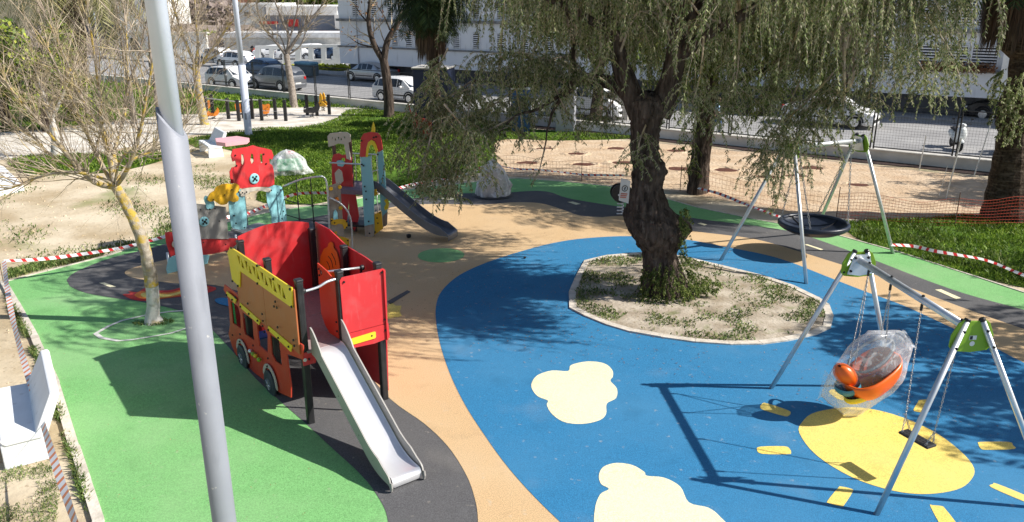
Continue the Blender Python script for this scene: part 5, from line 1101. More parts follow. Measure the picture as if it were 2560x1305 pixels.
def limb(mb, pts, r, n=8, k=3, mi=0): mb.tube(smooth_loop(pts, k, False), [r[0] + (r[1] - r[0]) * (i / ((len(pts) - 1) * k)) for i in range((len(pts) - 1) * k + 1)], n, cap=False, mi=mi)
# --- small bare tree with yellow lichen, whitewashed foot
b0 = G(385, 808); YT = b0.y
tree = thing('bare_tree', b0, 'leaning bare tree with whitewashed foot and yellow lichen inside the white painted ring', 'tree')
def tp(x, y, dy=0): return PY(x, y, YT + dy)
m1 = MB(); tw = [b0 + Vector((0, 0, -.03)), b0 + Vector((0, 0, .05)), b0 + Vector((-.01, 0, .16)), tp(384, 765), tp(380, 712)]
m1.tube(tw, [.21, .17, .135, .125, .122], 16, cap=False)
V = [Vector(v_) for v_ in m1.v]; m1.v = [tuple(v_ + Vector((mn.noise(v_ * 6), mn.noise(v_ * 6 + Vector((9, 0, 0))), 0)) * .02) for v_ in V]
m1.build('whitewashed_foot', WASH, tree, smooth=True)
m1 = MB(); m1.tube(smooth_loop([tp(380, 714), tp(370, 660), tp(355, 600), tp(332, 545), tp(305, 492), tp(282, 455)], 4, False), [.122 - .03 * i / 20 for i in range(21)], 14, cap=False)
V = [Vector(v_) for v_ in m1.v]; m1.v = [tuple(v_ + Vector((mn.noise(v_ * 5), mn.noise(v_ * 5 + Vector((9, 0, 0))), 0)) * .02) for v_ in V]
m1.build('trunk', LICH, tree, smooth=True)
mains = [([tp(290, 468), tp(235, 455, -.1), tp(180, 400, -.25), tp(125, 335, -.4), tp(60, 262, -.5), tp(10, 200, -.6)], .060), ([tp(285, 460), tp(262, 425, .1), tp(215, 330, .3), tp(175, 240, .4), tp(120, 120, .5)], .050),
         ([tp(283, 457), tp(275, 400), tp(255, 320, -.1), tp(250, 250, -.2), tp(235, 130, -.2), tp(215, 0, -.3)], .055), ([tp(283, 457), tp(290, 410, .2), tp(262, 330, .5), tp(215, 270, .7), tp(170, 160, .9), tp(110, 30, 1.)], .045),
         ([tp(290, 465), tp(320, 420, -.2), tp(350, 330, -.3), tp(365, 250, -.3), tp(385, 130, -.3), tp(395, 0, -.2)], .045), ([tp(288, 462), tp(330, 400, .4), tp(390, 375, .6), tp(430, 350, .7), tp(470, 290, .8), tp(490, 200, .9)], .038),
         ([tp(286, 462), tp(300, 400, -.6), tp(330, 380, -1.), tp(380, 395, -1.2), tp(420, 400, -1.3)], .026), ([tp(290, 466), tp(240, 440, -.6), tp(165, 430, -1.), tp(90, 445, -1.2), tp(30, 470, -1.3), tp(-30, 480, -1.4)], .036),
         ([tp(283, 457), tp(285, 380, .3), tp(310, 300, .7), tp(320, 200, 1.), tp(315, 60, 1.2)], .04), ([tp(210, 425, -.2), tp(140, 400, -.2), tp(80, 340, -.1), tp(20, 310, 0), tp(-40, 260, 0)], .028)]
m1 = MB(); m2 = MB(); rs = random.Random(5)
for pts_, r_ in mains:
    limb(m1, pts_, (r_, r_ * .22), 8); sp_l = smooth_loop(pts_, 4, False)
    for i in range(4, len(sp_l)):
        for _ in range(2 if i % 2 else 3):
            d = (sp_l[i] - sp_l[i - 1]).normalized(); d = (d * .5 + Vector((rs.gauss(-.12, .5), rs.gauss(0, .5), rs.gauss(.45, .4)))).normalized()
            grow(m2, sp_l[i], d, rs.uniform(.5, 1.15), .012 if r_ > .03 else .009, 0, rs, [(3, .62, .7, .05, 4, 4, .12), (3, .6, .7, .05, 3, 3, .14), (0, .6, .6, .03, 3, 3, .15)])
m1.build('limbs', LICH, tree, smooth=True); m2.build('twigs', TWIG, tree)
# --- old pepper tree
pb = G(1662, 738); YP = pb.y
pep = thing('pepper_tree', pb, 'huge old pepper tree with burly dark trunk and weeping foliage growing in the soil island', 'tree')
def pp(x, y, dy=0): return PY(x, y, YP + dy)
# burly trunk: rings at measured left and right edges
edges_ = [(755, 1598, 1736), (735, 1602, 1728), (705, 1608, 1712), (675, 1612, 1704), (645, 1613, 1690), (625, 1604, 1690), (605, 1586, 1706), (580, 1576, 1722), (555, 1560, 1720), (535, 1560, 1688), (515, 1570, 1672), (495, 1574, 1664), (470, 1580, 1658), (450, 1582, 1656), (432, 1582, 1668), (412, 1582, 1662), (395, 1577, 1648), (370, 1575, 1644), (340, 1577, 1646), (310, 1578, 1652), (280, 1576, 1662), (255, 1574, 1670), (242, 1584, 1660), (232, 1600, 1645), (228, 1616, 1630)]
V = []; n = 40
for i, (y, xl, xr) in enumerate(edges_):
    a = pp(xl, y); b = pp(xr, y); c = (a + b) / 2; r = (b - a).length / 2
    for j in range(n):
        th = 2 * math.pi * j / n; dx, dy = math.cos(th), math.sin(th); q = Vector((dx * 1.5, dy * 1.5, c.z * 1.6 + 4)); 
        f_ = 1 + (.20 * mn.noise(q * 1.3) + .16 * mn.noise(q * 3.1)) * (1 - abs(dx) * .6) + .07 * math.sin(th * 7 + c.z * 2.2 + 3 * mn.noise(q)) + .05 * abs(mn.noise(q * 5))
        V.append((c.x + dx * r * f_, c.y + dy * r * .92 * f_, c.z if i else -.05))
F = [(i * n + j, i * n + (j + 1) % n, (i + 1) * n + (j + 1) % n, (i + 1) * n + j) for i in range(len(edges_) - 1) for j in range(n)]
tk = link_mesh('trunk', V, F, BARKD, pep, smooth=True)
ss_ = tk.modifiers.new('s', 'SUBSURF'); ss_.levels = 2; ss_.render_levels = 2
tx = bpy.data.textures.new('bark', 'CLOUDS'); tx.noise_scale = .11; tx.noise_depth = 4; dm = tk.modifiers.new('d', 'DISPLACE'); dm.texture = tx; dm.strength = .13; dm.mid_level = .5
limbs_p = [([pp(1600, 290), pp(1575, 225, .1), pp(1552, 160, .1), pp(1530, 80, .2), pp(1500, -20, .3), pp(1460, -160, .4)], .24, .09), ([pp(1645, 290), pp(1672, 215), pp(1690, 140, -.1), pp(1700, 50, -.2), pp(1720, -60, -.3), pp(1760, -200, -.3)], .26, .10),
           ([pp(1600, 300), pp(1570, 240, .4), pp(1520, 205, .8), pp(1470, 196, 1.), pp(1440, 205, 1.1), pp(1408, 238, 1.1)], .17, .10), ([pp(1440, 203, 1.1), pp(1380, 200, 1.3), pp(1300, 215, 1.4), pp(1230, 205, 1.4), pp(1180, 202, 1.3)], .07, .02),
           ([pp(1440, 203, 1.1), pp(1430, 140, 1.), pp(1440, 80, .9), pp(1400, 0, .8), pp(1330, -90, .8)], .07, .03), ([pp(1408, 238, 1.1), pp(1385, 275, 1.1), pp(1370, 320, 1.1), pp(1362, 370, 1.1)], .045, .012), ([pp(1408, 235, 1.1), pp(1350, 270, .9), pp(1290, 290, .8), pp(1250, 330, .6)], .045, .012),
           ([pp(1690, 150, -.1), pp(1760, 90, -.5), pp(1850, 40, -.8), pp(1960, -20, -1.), pp(2080, -60, -1.)], .13, .05), ([pp(2080, -60, -1.), pp(2180, 0, -.9), pp(2110, 50, -.8), pp(2095, 110, -.8), pp(2120, 190, -.7), pp(2110, 260, -.6)], .05, .012),
           ([pp(1700, 50, -.2), pp(1800, -60, .6), pp(1950, -110, 1.2), pp(2120, -120, 1.6), pp(2280, -60, 1.7)], .12, .04), ([pp(1530, 80, .2), pp(1420, 20, -.7), pp(1300, -40, -1.2), pp(1180, -50, -1.4)], .10, .03),
           ([pp(1720, -60, -.3), pp(1800, -200, -1.6), pp(1900, -330, -2.4)], .10, .04), ([pp(1500, -20, .3), pp(1420, -140, 1.2), pp(1300, -200, 2.2)], .10, .04), ([pp(1690, 140), pp(1740, 60, 1.3), pp(1820, -30, 2.4)], .09, .03)]
m1 = MB()
for pts_, ra, rb in limbs_p: limb(m1, pts_, (ra, rb), 10, 4)
V = [Vector(v_) for v_ in m1.v]; m1.v = [tuple(v_ + Vector((mn.noise(v_ * 4), mn.noise(v_ * 4 + Vector((9, 0, 0))), mn.noise(v_ * 4 + Vector((0, 7, 0))))) * .03) for v_ in V]
m1.build('limbs', BARKD, pep, smooth=True)
def strands(starts, rs_, lmin, lmax, leaf=.13, per=.052, wmul=1.):
    """weeping strings of narrow leaflets; returns (n,4,3) and list of stem polylines"""
    Q = []; stems = []
    for p, out in starts:
        L_ = rs_.uniform(lmin, lmax) ; d = Vector((out.x * .8, out.y * .8, rs_.uniform(-.3, .35))); q = p.copy(); st = [q.copy()]; k = max(4, int(L_ / .11))
        for i in range(k):
            d = (d * .80 + Vector((rs_.gauss(0, .07), rs_.gauss(0, .07), -.25))); d.normalize(); q = q + d * (L_ / k); st.append(q.copy())
        stems.append(st); nl = int(L_ / per * 1.6)
        for _ in range(nl):
            t = rs_.random() * k; i = min(k - 1, int(t)); c = st[i].lerp(st[i + 1], t - i)
            a = rs_.uniform(0, 6.283); ld = Vector((math.cos(a) * .55, math.sin(a) * .55, -rs_.uniform(.35, 1.1))).normalized(); l_ = leaf * rs_.uniform(.5, 1.25); w_ = l_ * .085 * wmul * rs_.uniform(.8, 1.5); sd__ = ld.cross(Vector((rs_.gauss(0, 1), rs_.gauss(0, 1), rs_.gauss(0, 1)))).normalized()
            m_ = c + ld * l_ * .45; Q.append((tuple(c), tuple(m_ + sd__ * w_), tuple(c + ld * l_), tuple(m_ - sd__ * w_)))
    return Q, stems
def pepper_crown(tree_, cen, rad, limbs, rs_, nbr, nst, lmin, lmax, lm, floor=None, extra=(), leaf=.13, per=.05, wmul=1.4):
    mb = MB(); starts = []
    allp = []
    for pts_, ra, rb in limbs:
        s_ = smooth_loop(pts_, 4, False); allp += s_[len(s_) // 3:]
    for _ in range(nbr):
        while True:
            a = Vector((rs_.gauss(0, 1), rs_.gauss(0, 1), rs_.gauss(.15, .7))).normalized() * rs_.uniform(.45, 1.) ; tgt = cen + Vector((a.x * rad[0], a.y * rad[1], a.z * rad[2]))
            if floor is None or tgt.z > floor(tgt): break
        src = min((rs_.choice(allp) for _ in range(8)), key=lambda q: (q - tgt).length); mid = src.lerp(tgt, .5) + Vector((0, 0, .35 * (tgt - src).length * .5))
        pl_ = smooth_loop([src, mid, tgt], 6, False); mb.tube(pl_, [.026 - .019 * i / (len(pl_) - 1) for i in range(len(pl_))], 5, cap=False)
        o_ = (tgt - src); o_.z = 0; o_ = o_.normalized() if o_.length > .01 else Vector((1, 0, 0))
        for _k in range(nst):
            t = rs_.uniform(.3, 1); p = pl_[min(len(pl_) - 1, int(t * len(pl_)))]; starts.append((p + Vector((rs_.gauss(0, .16), rs_.gauss(0, .16), rs_.gauss(0, .1))), (o_ + Vector((rs_.gauss(0, .6), rs_.gauss(0, .6), 0))).normalized()))
    Q, stems = strands(starts, rs_, lmin, lmax, leaf, per, wmul)
    for st in stems: mb.tube([st[0], st[len(st) // 3], st[2 * len(st) // 3], st[-1]], [.006, .005, .004, .002], 3, cap=False)
    for pts_, n_, l0, l1 in extra:
        s_ = smooth_loop(pts_, 5, False); mb.tube(s_, [.022 - .017 * i / (len(s_) - 1) for i in range(len(s_))], 5, cap=False)
        ss2 = [(rs_.choice(s_[2:]) + Vector((rs_.gauss(0, .12), rs_.gauss(0, .2), rs_.gauss(0, .06))), Vector((rs_.gauss(0, 1), rs_.gauss(0, 1), 0)).normalized()) for _k in range(n_)]
        q2, st2 = strands(ss2, rs_, l0, l1, leaf, per, wmul); Q += q2
        for st in st2: mb.tube([st[0], st[len(st) // 2], st[-1]], [.006, .004, .002], 3, cap=False)
    mb.build('twigs', TWIG, tree_); quads_mesh('foliage', np.array(Q), lm, tree_); return len(Q)
rs = random.Random(11)
ext = [([pp(1300, 215, 1.4), pp(1220, 270, 1.2), pp(1130, 300, 1.), pp(1060, 340, .8)], 80, .4, 1.0), ([pp(1230, 205, 1.4), pp(1150, 230, 1.), pp(1080, 260, .8)], 80, .4, 1.0), ([pp(1290, 290, .8), pp(1210, 330, .6), pp(1130, 370, .4), pp(1090, 420, .3)], 110, .3, .9), ([pp(1362, 370, 1.1), pp(1345, 440, 1.0)], 6, .2, .4),
       ([pp(1180, 202, 1.3), pp(1100, 260, 1.3), pp(1040, 330, 1.2), pp(1020, 390, 1.1)], 60, .3, 1.0), ([pp(1110, 260, -.8), pp(1180, 350, -.9), pp(1190, 420, -1.)], 60, .2, .7), ([pp(1080, 330, .5), pp(1060, 420, .4), pp(1065, 480, .4)], 60, .2, .6),
       ([pp(1290, 215, 1.2), pp(1300, 280, 1.), pp(1310, 340, .9)], 34, .3, .7), ([pp(1380, 200, 1.2), pp(1420, 290, .9), pp(1440, 330, .8)], 26, .3, .6), ([pp(1180, 202, 1.3), pp(1170, 290, .6), pp(1150, 400, .2), pp(1130, 460, 0)], 90, .3, .7), ([pp(1430, 140, 1.), pp(1360, 150, .6), pp(1290, 170, .4)], 100, .4, .9), ([pp(1500, 60, 0), pp(1500, 150, -.3), pp(1480, 200, -.3)], 30, .3, .7),
       ([pp(1480, 190, .6), pp(1400, 160, .4), pp(1300, 130, .2), pp(1200, 140, 0)], 120, .4, 1.1), ([pp(1560, 200, .9), pp(1520, 270, 1.2), pp(1480, 300, 1.3)], 50, .3, .7), ([pp(1440, 205, 1.8), pp(1380, 240, 2.2), pp(1300, 250, 2.4), pp(1220, 260, 2.5)], 100, .3, .8), ([pp(1060, 380, 1.2), pp(1090, 440, .9), pp(1130, 480, .7)], 34, .2, .6), ([pp(1120, 120, .5), pp(1080, 200, .6), pp(1040, 280, .7)], 70, .3, .9),
       ([pp(2000, 60, -.6), pp(1960, 160, -.7), pp(1900, 240, -.7)], 80, .3, .9), ([pp(2150, 60, .2), pp(2100, 170, .3), pp(2050, 250, .3)], 80, .3, .9), ([pp(2200, 90, -.4), pp(2180, 190, -.4), pp(2170, 260, -.4)], 60, .3, .7), ([pp(2060, 20, .8), pp(2200, 100, 1.), pp(2290, 190, 1.)], 60, .3, .8), ([pp(1850, 100, .5), pp(1830, 200, .6), pp(1800, 260, .6)], 50, .3, .8),
       ([pp(2095, 170, -.6), pp(2010, 260, -.4), pp(1930, 330, -.2)], 60, .5, 1.3), ([pp(2120, 190, -.7), pp(2050, 300, -.4), pp(1990, 360, -.3)], 55, .4, 1.2), ([pp(2000, 200, .4), pp(1940, 330, .5), pp(1900, 400, .5)], 50, .4, 1.1), ([pp(2200, 60, 0), pp(2280, 130, .1), pp(2330, 220, .2)], 50, .4, .9), ([pp(2240, -20, .3), pp(2340, 60, .4), pp(2390, 170, .5)], 40, .4, .8),
       ([pp(2300, 20, -.6), pp(2370, 120, -.5), pp(2405, 210, -.5)], 30, .3, .6), ([pp(1620, 300, -.2), pp(1600, 350, -.5), pp(1592, 400, -.6)], 26, .3, .7), ([pp(1960, 380, -.2), pp(1950, 470, -.2), pp(1935, 530, -.2)], 12, .2, .5), ([pp(1850, 60, -.8), pp(1840, 200, -1.2), pp(1800, 290, -1.2)], 40, .4, 1.), ([pp(1760, 90, -1.2), pp(1750, 190, -1.4), pp(1730, 260, -1.4)], 30, .4, .9)]
pc = Vector((pb.x + .6, pb.y - .3, 7.1))
nL = pepper_crown(pep, pc, (5.2, 4.5, 2.9), limbs_p, rs, 235, 12, .5, 2.0, PEPL, floor=lambda t: (5.7 if t.y < pb.y + .3 else 4.9) + (.0 if t.x > 2 else .3) , extra=ext, leaf=.072, per=.021, wmul=1.45)
print('pepper leaves', nL)
def shade_crown(tree_, cen, rad, ncl, rs_, src, m=None, size=.07, per=230):  # leafy clumps above the view, added to cast shade
    P_ = []; mb = MB()
    for _ in range(ncl):
        a = Vector((rs_.gauss(0, 1), rs_.gauss(0, 1), rs_.gauss(0, 1))).normalized() * rs_.random() ** .5; c = Vector(cen) + Vector((a.x * rad[0], a.y * rad[1], a.z * rad[2])); r_ = rs_.uniform(.35, .75)
        mb.tube(smooth_loop([Vector(src), Vector(src).lerp(c, .55) + Vector((rs_.uniform(-.4, .4), rs_.uniform(-.4, .4), .3)), c], 5, False), [.055 - .045 * i / 10 for i in range(11)], 5, cap=False)
        for _k in range(5): grow(mb, c, Vector((rs_.gauss(0, 1), rs_.gauss(0, 1), rs_.gauss(0, .5))).normalized(), rs_.uniform(.6, 1.3), .018, 0, rs_, [(3, .6, .7, 0, 4, 4, .15), (0, .6, .6, 0, 3, 3, .15)])
        for _k in range(per): q = Vector((rs_.gauss(0, 1), rs_.gauss(0, 1), rs_.gauss(0, .6))); P_.append(c + q * r_ * .55)
    mb.build('shade_branches', BARKD, tree_); scatter_leaves('shade_foliage', P_, m or PEPL, size, tree_, rs_, .05)
def scatter_leaves(name, pts, m, size, par, rs_, spread=.1, per=1):
    Q = []
    for p in pts:
        for _ in range(per):
            c = p + Vector((rs_.gauss(0, spread), rs_.gauss(0, spread), rs_.gauss(0, spread))); a = Vector((rs_.gauss(0, 1), rs_.gauss(0, 1), rs_.gauss(0, 1))).normalized(); b = a.orthogonal().normalized(); s_ = size * rs_.uniform(.6, 1.3)
            Q.append((tuple(c - a * s_), tuple(c + b * s_ * .6), tuple(c + a * s_), tuple(c - b * s_ * .6)))
    return quads_mesh(name, np.array(Q), m, par)
rq = random.Random(77)
limb_top = pp(1760, -200, -.3)
shade_crown(pep, (8.6, 15.4, 7.5), (2.3, 2.6, .7), 46, rq, (6.4, 15.2, 7.2)); shade_crown(pep, (6.4, 19.0, 7.8), (3.0, 2.3, .8), 38, rq, (5.0, 17.0, 7.4)); shade_crown(pep, (3.4, 21.5, 7.6), (3.4, 1.8, .7), 22, rq, (3.6, 18.5, 7.2))  # unseen clumps added to shade the beige and blue rubber
m1 = MB()
for e_ in ((6.4, 15.2, 7.2), (5.0, 17.0, 7.4), (3.6, 18.5, 7.2)): limb(m1, [pp(1700, 60, -.1), pp(1700, 60, -.1).lerp(Vector(e_), .5) + Vector((0, 0, .4)), Vector(e_)], (.13, .07), 8, 4)
m1.build('shade_limbs', BARKD, pep, smooth=True)  # limbs added to carry the shade clumps
# shoots on the trunk and round its foot
st = []
for _ in range(230):
    a = rs.uniform(3.5, 6.3); z_ = rs.choice([rs.uniform(.1, .75), rs.uniform(.1, .7), rs.uniform(.1, .9), rs.uniform(.9, 2.1)]); 
    if z_ > .9: a = rs.uniform(4.9, 5.35)
    r_ = (.62 if z_ < .5 else .5); st.append((Vector((pb.x - .02 + r_ * math.cos(a), pb.y + .0 + r_ * math.sin(a), z_)), Vector((math.cos(a), math.sin(a), 0))))
for _ in range(60): a = rs.uniform(-.6, .4); st.append((Vector((pb.x + .5 + rs.uniform(0, .5), pb.y - .2 + rs.uniform(-.3, .3), rs.uniform(.25, .55))), Vector((math.cos(a), math.sin(a), 0))))
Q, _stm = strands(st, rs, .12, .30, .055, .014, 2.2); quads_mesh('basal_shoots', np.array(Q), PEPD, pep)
# --- second pepper tree behind
b2_ = G(1742, 482); Y2 = b2_.y
pep2 = thing('pepper_tree', b2_, 'second weeping pepper tree with straighter trunk behind the old one beside the sand', 'tree')
def p2_(x, y, dy=0): return PY(x, y, Y2 + dy)
m1 = MB(); m1.tube(smooth_loop([b2_ + Vector((0, 0, -.05)), p2_(1746, 440), p2_(1752, 380), p2_(1760, 310), p2_(1768, 250), p2_(1775, 190)], 4, False), [.36 - .10 * i / 20 for i in range(21)], 18, cap=False)
V = [Vector(v_) for v_ in m1.v]; m1.v = [tuple(v_ + Vector((mn.noise(v_ * 3), mn.noise(v_ * 3 + Vector((9, 0, 0))), 0)) * .09) for v_ in V]; m1.build('trunk', BARKD, pep2, smooth=True)
l2 = [([p2_(1772, 220), p2_(1800, 150), p2_(1850, 60, -.5), p2_(1920, -30, -1)], .18, .06), ([p2_(1772, 220), p2_(1750, 150), p2_(1700, 80, .5), p2_(1650, -10, 1)], .16, .05), ([p2_(1775, 190), p2_(1790, 80), p2_(1800, -40)], .16, .06), ([p2_(1770, 240), p2_(1840, 200, -1), p2_(1930, 170, -1.5), p2_(2010, 150, -1.5)], .12, .04), ([p2_(1700, 80, .5), p2_(1600, 40, .5), p2_(1480, 20, .5)], .1, .04)]
m1 = MB()
for pts_, ra, rb in l2: limb(m1, pts_, (ra, rb), 8, 4)
m1.build('limbs', BARKD, pep2, smooth=True)
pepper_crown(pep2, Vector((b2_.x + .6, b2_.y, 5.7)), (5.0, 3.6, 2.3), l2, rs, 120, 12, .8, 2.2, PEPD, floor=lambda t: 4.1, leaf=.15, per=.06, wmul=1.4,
             extra=[([p2_(1740, 280, -.4), p2_(1735, 350, -.5), p2_(1738, 420, -.5)], 26, .4, .9), ([p2_(1930, 170, -1.5), p2_(1920, 230, -1.6), p2_(1900, 270, -1.6)], 30, .4, 1.)])
# --- third one outside the frame on the right, its shade falls on the rubber; mature tree
def simple_pepper(loc, lab, cz, rad, nbr, seed, name='pepper_tree', floor=3.3):
    t = thing(name, loc, lab, 'tree'); rs_ = random.Random(seed); L0 = Vector(loc); m1 = MB(); tops = []
    m1.tube([L0, L0 + Vector((.1, 0, 1.5)), L0 + Vector((.15, .1, 3.))], [.35, .28, .24], 14, cap=False); m1.build('trunk', BARKD, t, smooth=True); ll = []
    for i in range(6): a = i * 1.05; ll.append(([L0 + Vector((.15, .1, 2.9)), L0 + Vector((.9 * math.cos(a), .9 * math.sin(a), 4.)), L0 + Vector((2.3 * math.cos(a), 2.3 * math.sin(a), cz))], .14, .04))
    m1 = MB()
    for pts_, ra, rb in ll: limb(m1, pts_, (ra, rb), 7, 4)
    m1.build('limbs', BARKD, t, smooth=True); pepper_crown(t, L0 + Vector((0, 0, cz)), rad, ll, rs_, nbr, 11, .8, 2.0, PEPL, floor=lambda q: floor, leaf=.2, per=.09, wmul=1.7); return t
simple_pepper((16.2, 11.6, 0), 'weeping pepper tree growing at the right beyond the swings', 6.0, (3.6, 3.3, 1.9), 75, 21)
t3_ = G(1487, 318)
t3o = simple_pepper((t3_.x, t3_.y, 0), 'dark weeping pepper tree behind the sand left of the old trunk near the white van', 6.0, (4.8, 3.8, 2.3), 110, 24, floor=3.7)
shade_crown(t3o, (.3, 34.6, 7.4), (3.6, 2.6, .8), 34, random.Random(90), (3.4, 39.0, 6.6), PEPD, .10, 130)  # unseen foliage mass added to throw shade on the lawn
simple_pepper((23.5, 25, 0), 'weeping pepper tree growing beyond the big palm', 5.6, (3.8, 3.4, 1.9), 70, 23)
simple_pepper((22.5, 15.5, 0), 'weeping pepper tree growing to the right of the grass verge', 6.5, (3.8, 3.3, 1.9), 70, 22)
# --- bare and leafy trees behind
BARESPEC = [(5, .62, .75, .04, 5, 5, .10), (4, .62, .75, .04, 4, 4, .13), (3, .6, .75, .03, 3, 3, .15), (0, .6, .6, .0, 3, 3, .15)]
def baretree(name, px, trunk, mains_, r0, label, bark=BARKG, seed=1, twl=1.6, twn=3, tm=TWIG, leaves=None, lv0=0):
    b = G(*px); Y = b.y; t = thing(name, b, label, 'tree'); q = lambda x, y, dy=0: PY(x, y, Y + dy); rs_ = random.Random(seed)
    m1 = MB(); tp_ = smooth_loop([b + Vector((0, 0, -.05))] + [q(*p) for p in trunk], 4, False); m1.tube(tp_, [r0 * (1.15 if i == 0 else 1) * (1 - .3 * i / (len(tp_) - 1)) for i in range(len(tp_))], 12, cap=False); m1.build('trunk', bark, t, smooth=True)
    m1 = MB(); m2 = MB(); LV = []
    for pts_, ra in mains_:
        pl_ = [q(*p) for p in pts_]; limb(m1, pl_, (ra, ra * .25), 7, 4); s_ = smooth_loop(pl_, 4, False)
        for i in range(3, len(s_)):
            for _ in range(twn):
                d = (s_[i] - s_[i - 1]).normalized(); d = (d * .7 + Vector((rs_.gauss(0, .5), rs_.gauss(0, .5), rs_.gauss(.3, .35)))).normalized(); n0 = len(m2.v); grow(m2, s_[i], d, twl * rs_.uniform(.5, 1.1), ra * .22, 1 + lv0, rs_, BARESPEC)
                if leaves:
                    for v_ in m2.v[n0::37]: LV.append(Vector(v_))
    m1.build('limbs', bark, t, smooth=True); m2.build('twigs', tm, t)
    if leaves: scatter_leaves('dead_leaves', LV, leaves[0], leaves[1], t, rs_, .12)
    return t
def scatter_leaves(name, pts, m, size, par, rs_, spread=.1, per=1):
    Q = []
    for p in pts:
        for _ in range(per):
            c = p + Vector((rs_.gauss(0, spread), rs_.gauss(0, spread), rs_.gauss(0, spread))); a = Vector((rs_.gauss(0, 1), rs_.gauss(0, 1), rs_.gauss(0, 1))).normalized(); b = a.orthogonal().normalized(); s_ = size * rs_.uniform(.6, 1.3)
            Q.append((tuple(c - a * s_), tuple(c + b * s_ * .6), tuple(c + a * s_), tuple(c - b * s_ * .6)))
    return quads_mesh(name, np.array(Q), m, par)
baretree('bare_tree', (735, 268), [(730, 225), (722, 175), (716, 135)], [([(716, 138), (690, 105), (665, 75), (645, 30), (640, -20)], .10), ([(718, 130), (722, 90), (705, 50), (690, 10), (670, -40)], .10), ([(718, 132), (745, 90), (765, 60), (800, 20), (830, -30)], .11), ([(716, 140), (750, 115), (765, 80), (780, 60)], .06), ([(716, 137), (700, 90), (672, 85), (650, 60)], .05), ([(720, 110), (735, 60), (745, 10), (750, -50)], .07)], .24, 'bare branching tree on the grass strip in front of the parked silver car', seed=3, twn=2, lv0=1)
baretree('bare_tree', (512, 312), [(500, 250), (492, 190), (488, 160)], [([(490, 165), (470, 120), (450, 70), (430, 0), (420, -60)], .09), ([(490, 160), (495, 110), (490, 50), (485, -30)], .09), ([(492, 170), (525, 130), (560, 80), (600, 30), (640, -20)], .08), ([(490, 175), (520, 150), (570, 120), (620, 90)], .06), ([(490, 180), (455, 150), (430, 130), (400, 80)], .06)], .22, 'twiggy bare tree with brownish crown left of the slim lamp post', seed=8, twn=3, bark=LICH)
baretree('bare_tree', (972, 292), [(972, 250), (966, 190), (958, 145)], [([(958, 150), (935, 110), (922, 60), (925, 0), (930, -60)], .19), ([(960, 150), (970, 100), (1000, 50), (1025, 5), (1050, -60)], .20), ([(925, 60), (905, 40), (885, 10)], .06), ([(975, 75), (960, 40), (940, 10)], .05), ([(945, 120), (900, 110), (870, 90)], .05), ([(985, 70), (1010, 80), (1040, 90)], .05)], .30, 'dark forked tree with a few brown dead leaves in front of the apartment block', seed=5, twn=1, bark=BARKD, leaves=(DEAD, .08), lv0=1)
baretree('whitewashed_tree', (140, 392), [(138, 340)], [([(138, 342), (130, 300), (128, 260)], .17), ([(130, 300), (110, 240), (90, 180)], .10), ([(132, 290), (160, 230), (175, 180)], .09)], .21, 'whitewashed trunk at the far left standing in the small grass patch', seed=15, twn=2, bark=WASH)
baretree('bare_tree', (335, 305), [(330, 260), (322, 200)], [([(322, 205), (310, 150), (300, 80), (290, 0)], .09), ([(322, 205), (345, 150), (360, 80), (380, 0)], .08)], .16, 'thin bare tree behind the near one, at the left end of the gravel', seed=17, twn=2)
baretree('bare_tree', (398, 300), [(392, 250), (388, 190)], [([(388, 195), (375, 130), (370, 60), (360, -20)], .08), ([(388, 190), (410, 130), (430, 60), (450, -20)], .08)], .14, 'thin bare tree close behind the near lamp post', seed=18, twn=2)
# ivy covered dark trees at far left
def leafmound(name, px, y0, y1, xl, xr, m, label, seed, n=6000, size=.12, trunk=True, dep=1.6, cat='tree', bark=BARKD):
    b = G(*px); Y = b.y; t = thing(name, b, label, cat); rs_ = random.Random(seed); lo = PY(px[0], y1, Y); hi = PY(px[0], y0, Y); L_ = PY(xl, (y0 + y1) / 2, Y); R_ = PY(xr, (y0 + y1) / 2, Y); c = (L_ + R_) / 2; rx = (R_ - L_).length / 2; rz = abs(hi.z - lo.z) / 2; cz = (hi.z + lo.z) / 2
    if trunk: m1 = MB(); m1.tube([b, Vector((b.x, b.y, cz * .5)), Vector((c.x, Y, cz))], [.25, .2, .1], 10, cap=False); m1.build('trunk', bark, t, smooth=True)
    lobes = [(Vector((c.x + rs_.uniform(-.7, .7) * rx, Y + rs_.uniform(-.6, .6) * dep, cz + rs_.uniform(-.75, .75) * rz)), rs_.uniform(.3, .55)) for _ in range(16)]; P_ = []
    for _ in range(n):
        lc, lr = rs_.choice(lobes); a = Vector((rs_.gauss(0, 1), rs_.gauss(0, 1), rs_.gauss(0, 1))).normalized() * (rs_.random() ** .4); P_.append(lc + Vector((a.x * lr * rx, a.y * lr * dep, a.z * lr * rz)))
    scatter_leaves('foliage', P_, m, size, t, rs_, .05); return t
leafmound('ivy_covered_tree', (120, 330), 70, 300, 50, 200, IVY, 'ivy covered dark tree behind the bare twigs at far left', 31, 9000, .11)
leafmound('evergreen_tree', (20, 320), 60, 260, -120, 70, IVY, 'dark evergreen tree at the left edge of the photo', 32, 8000, .12)
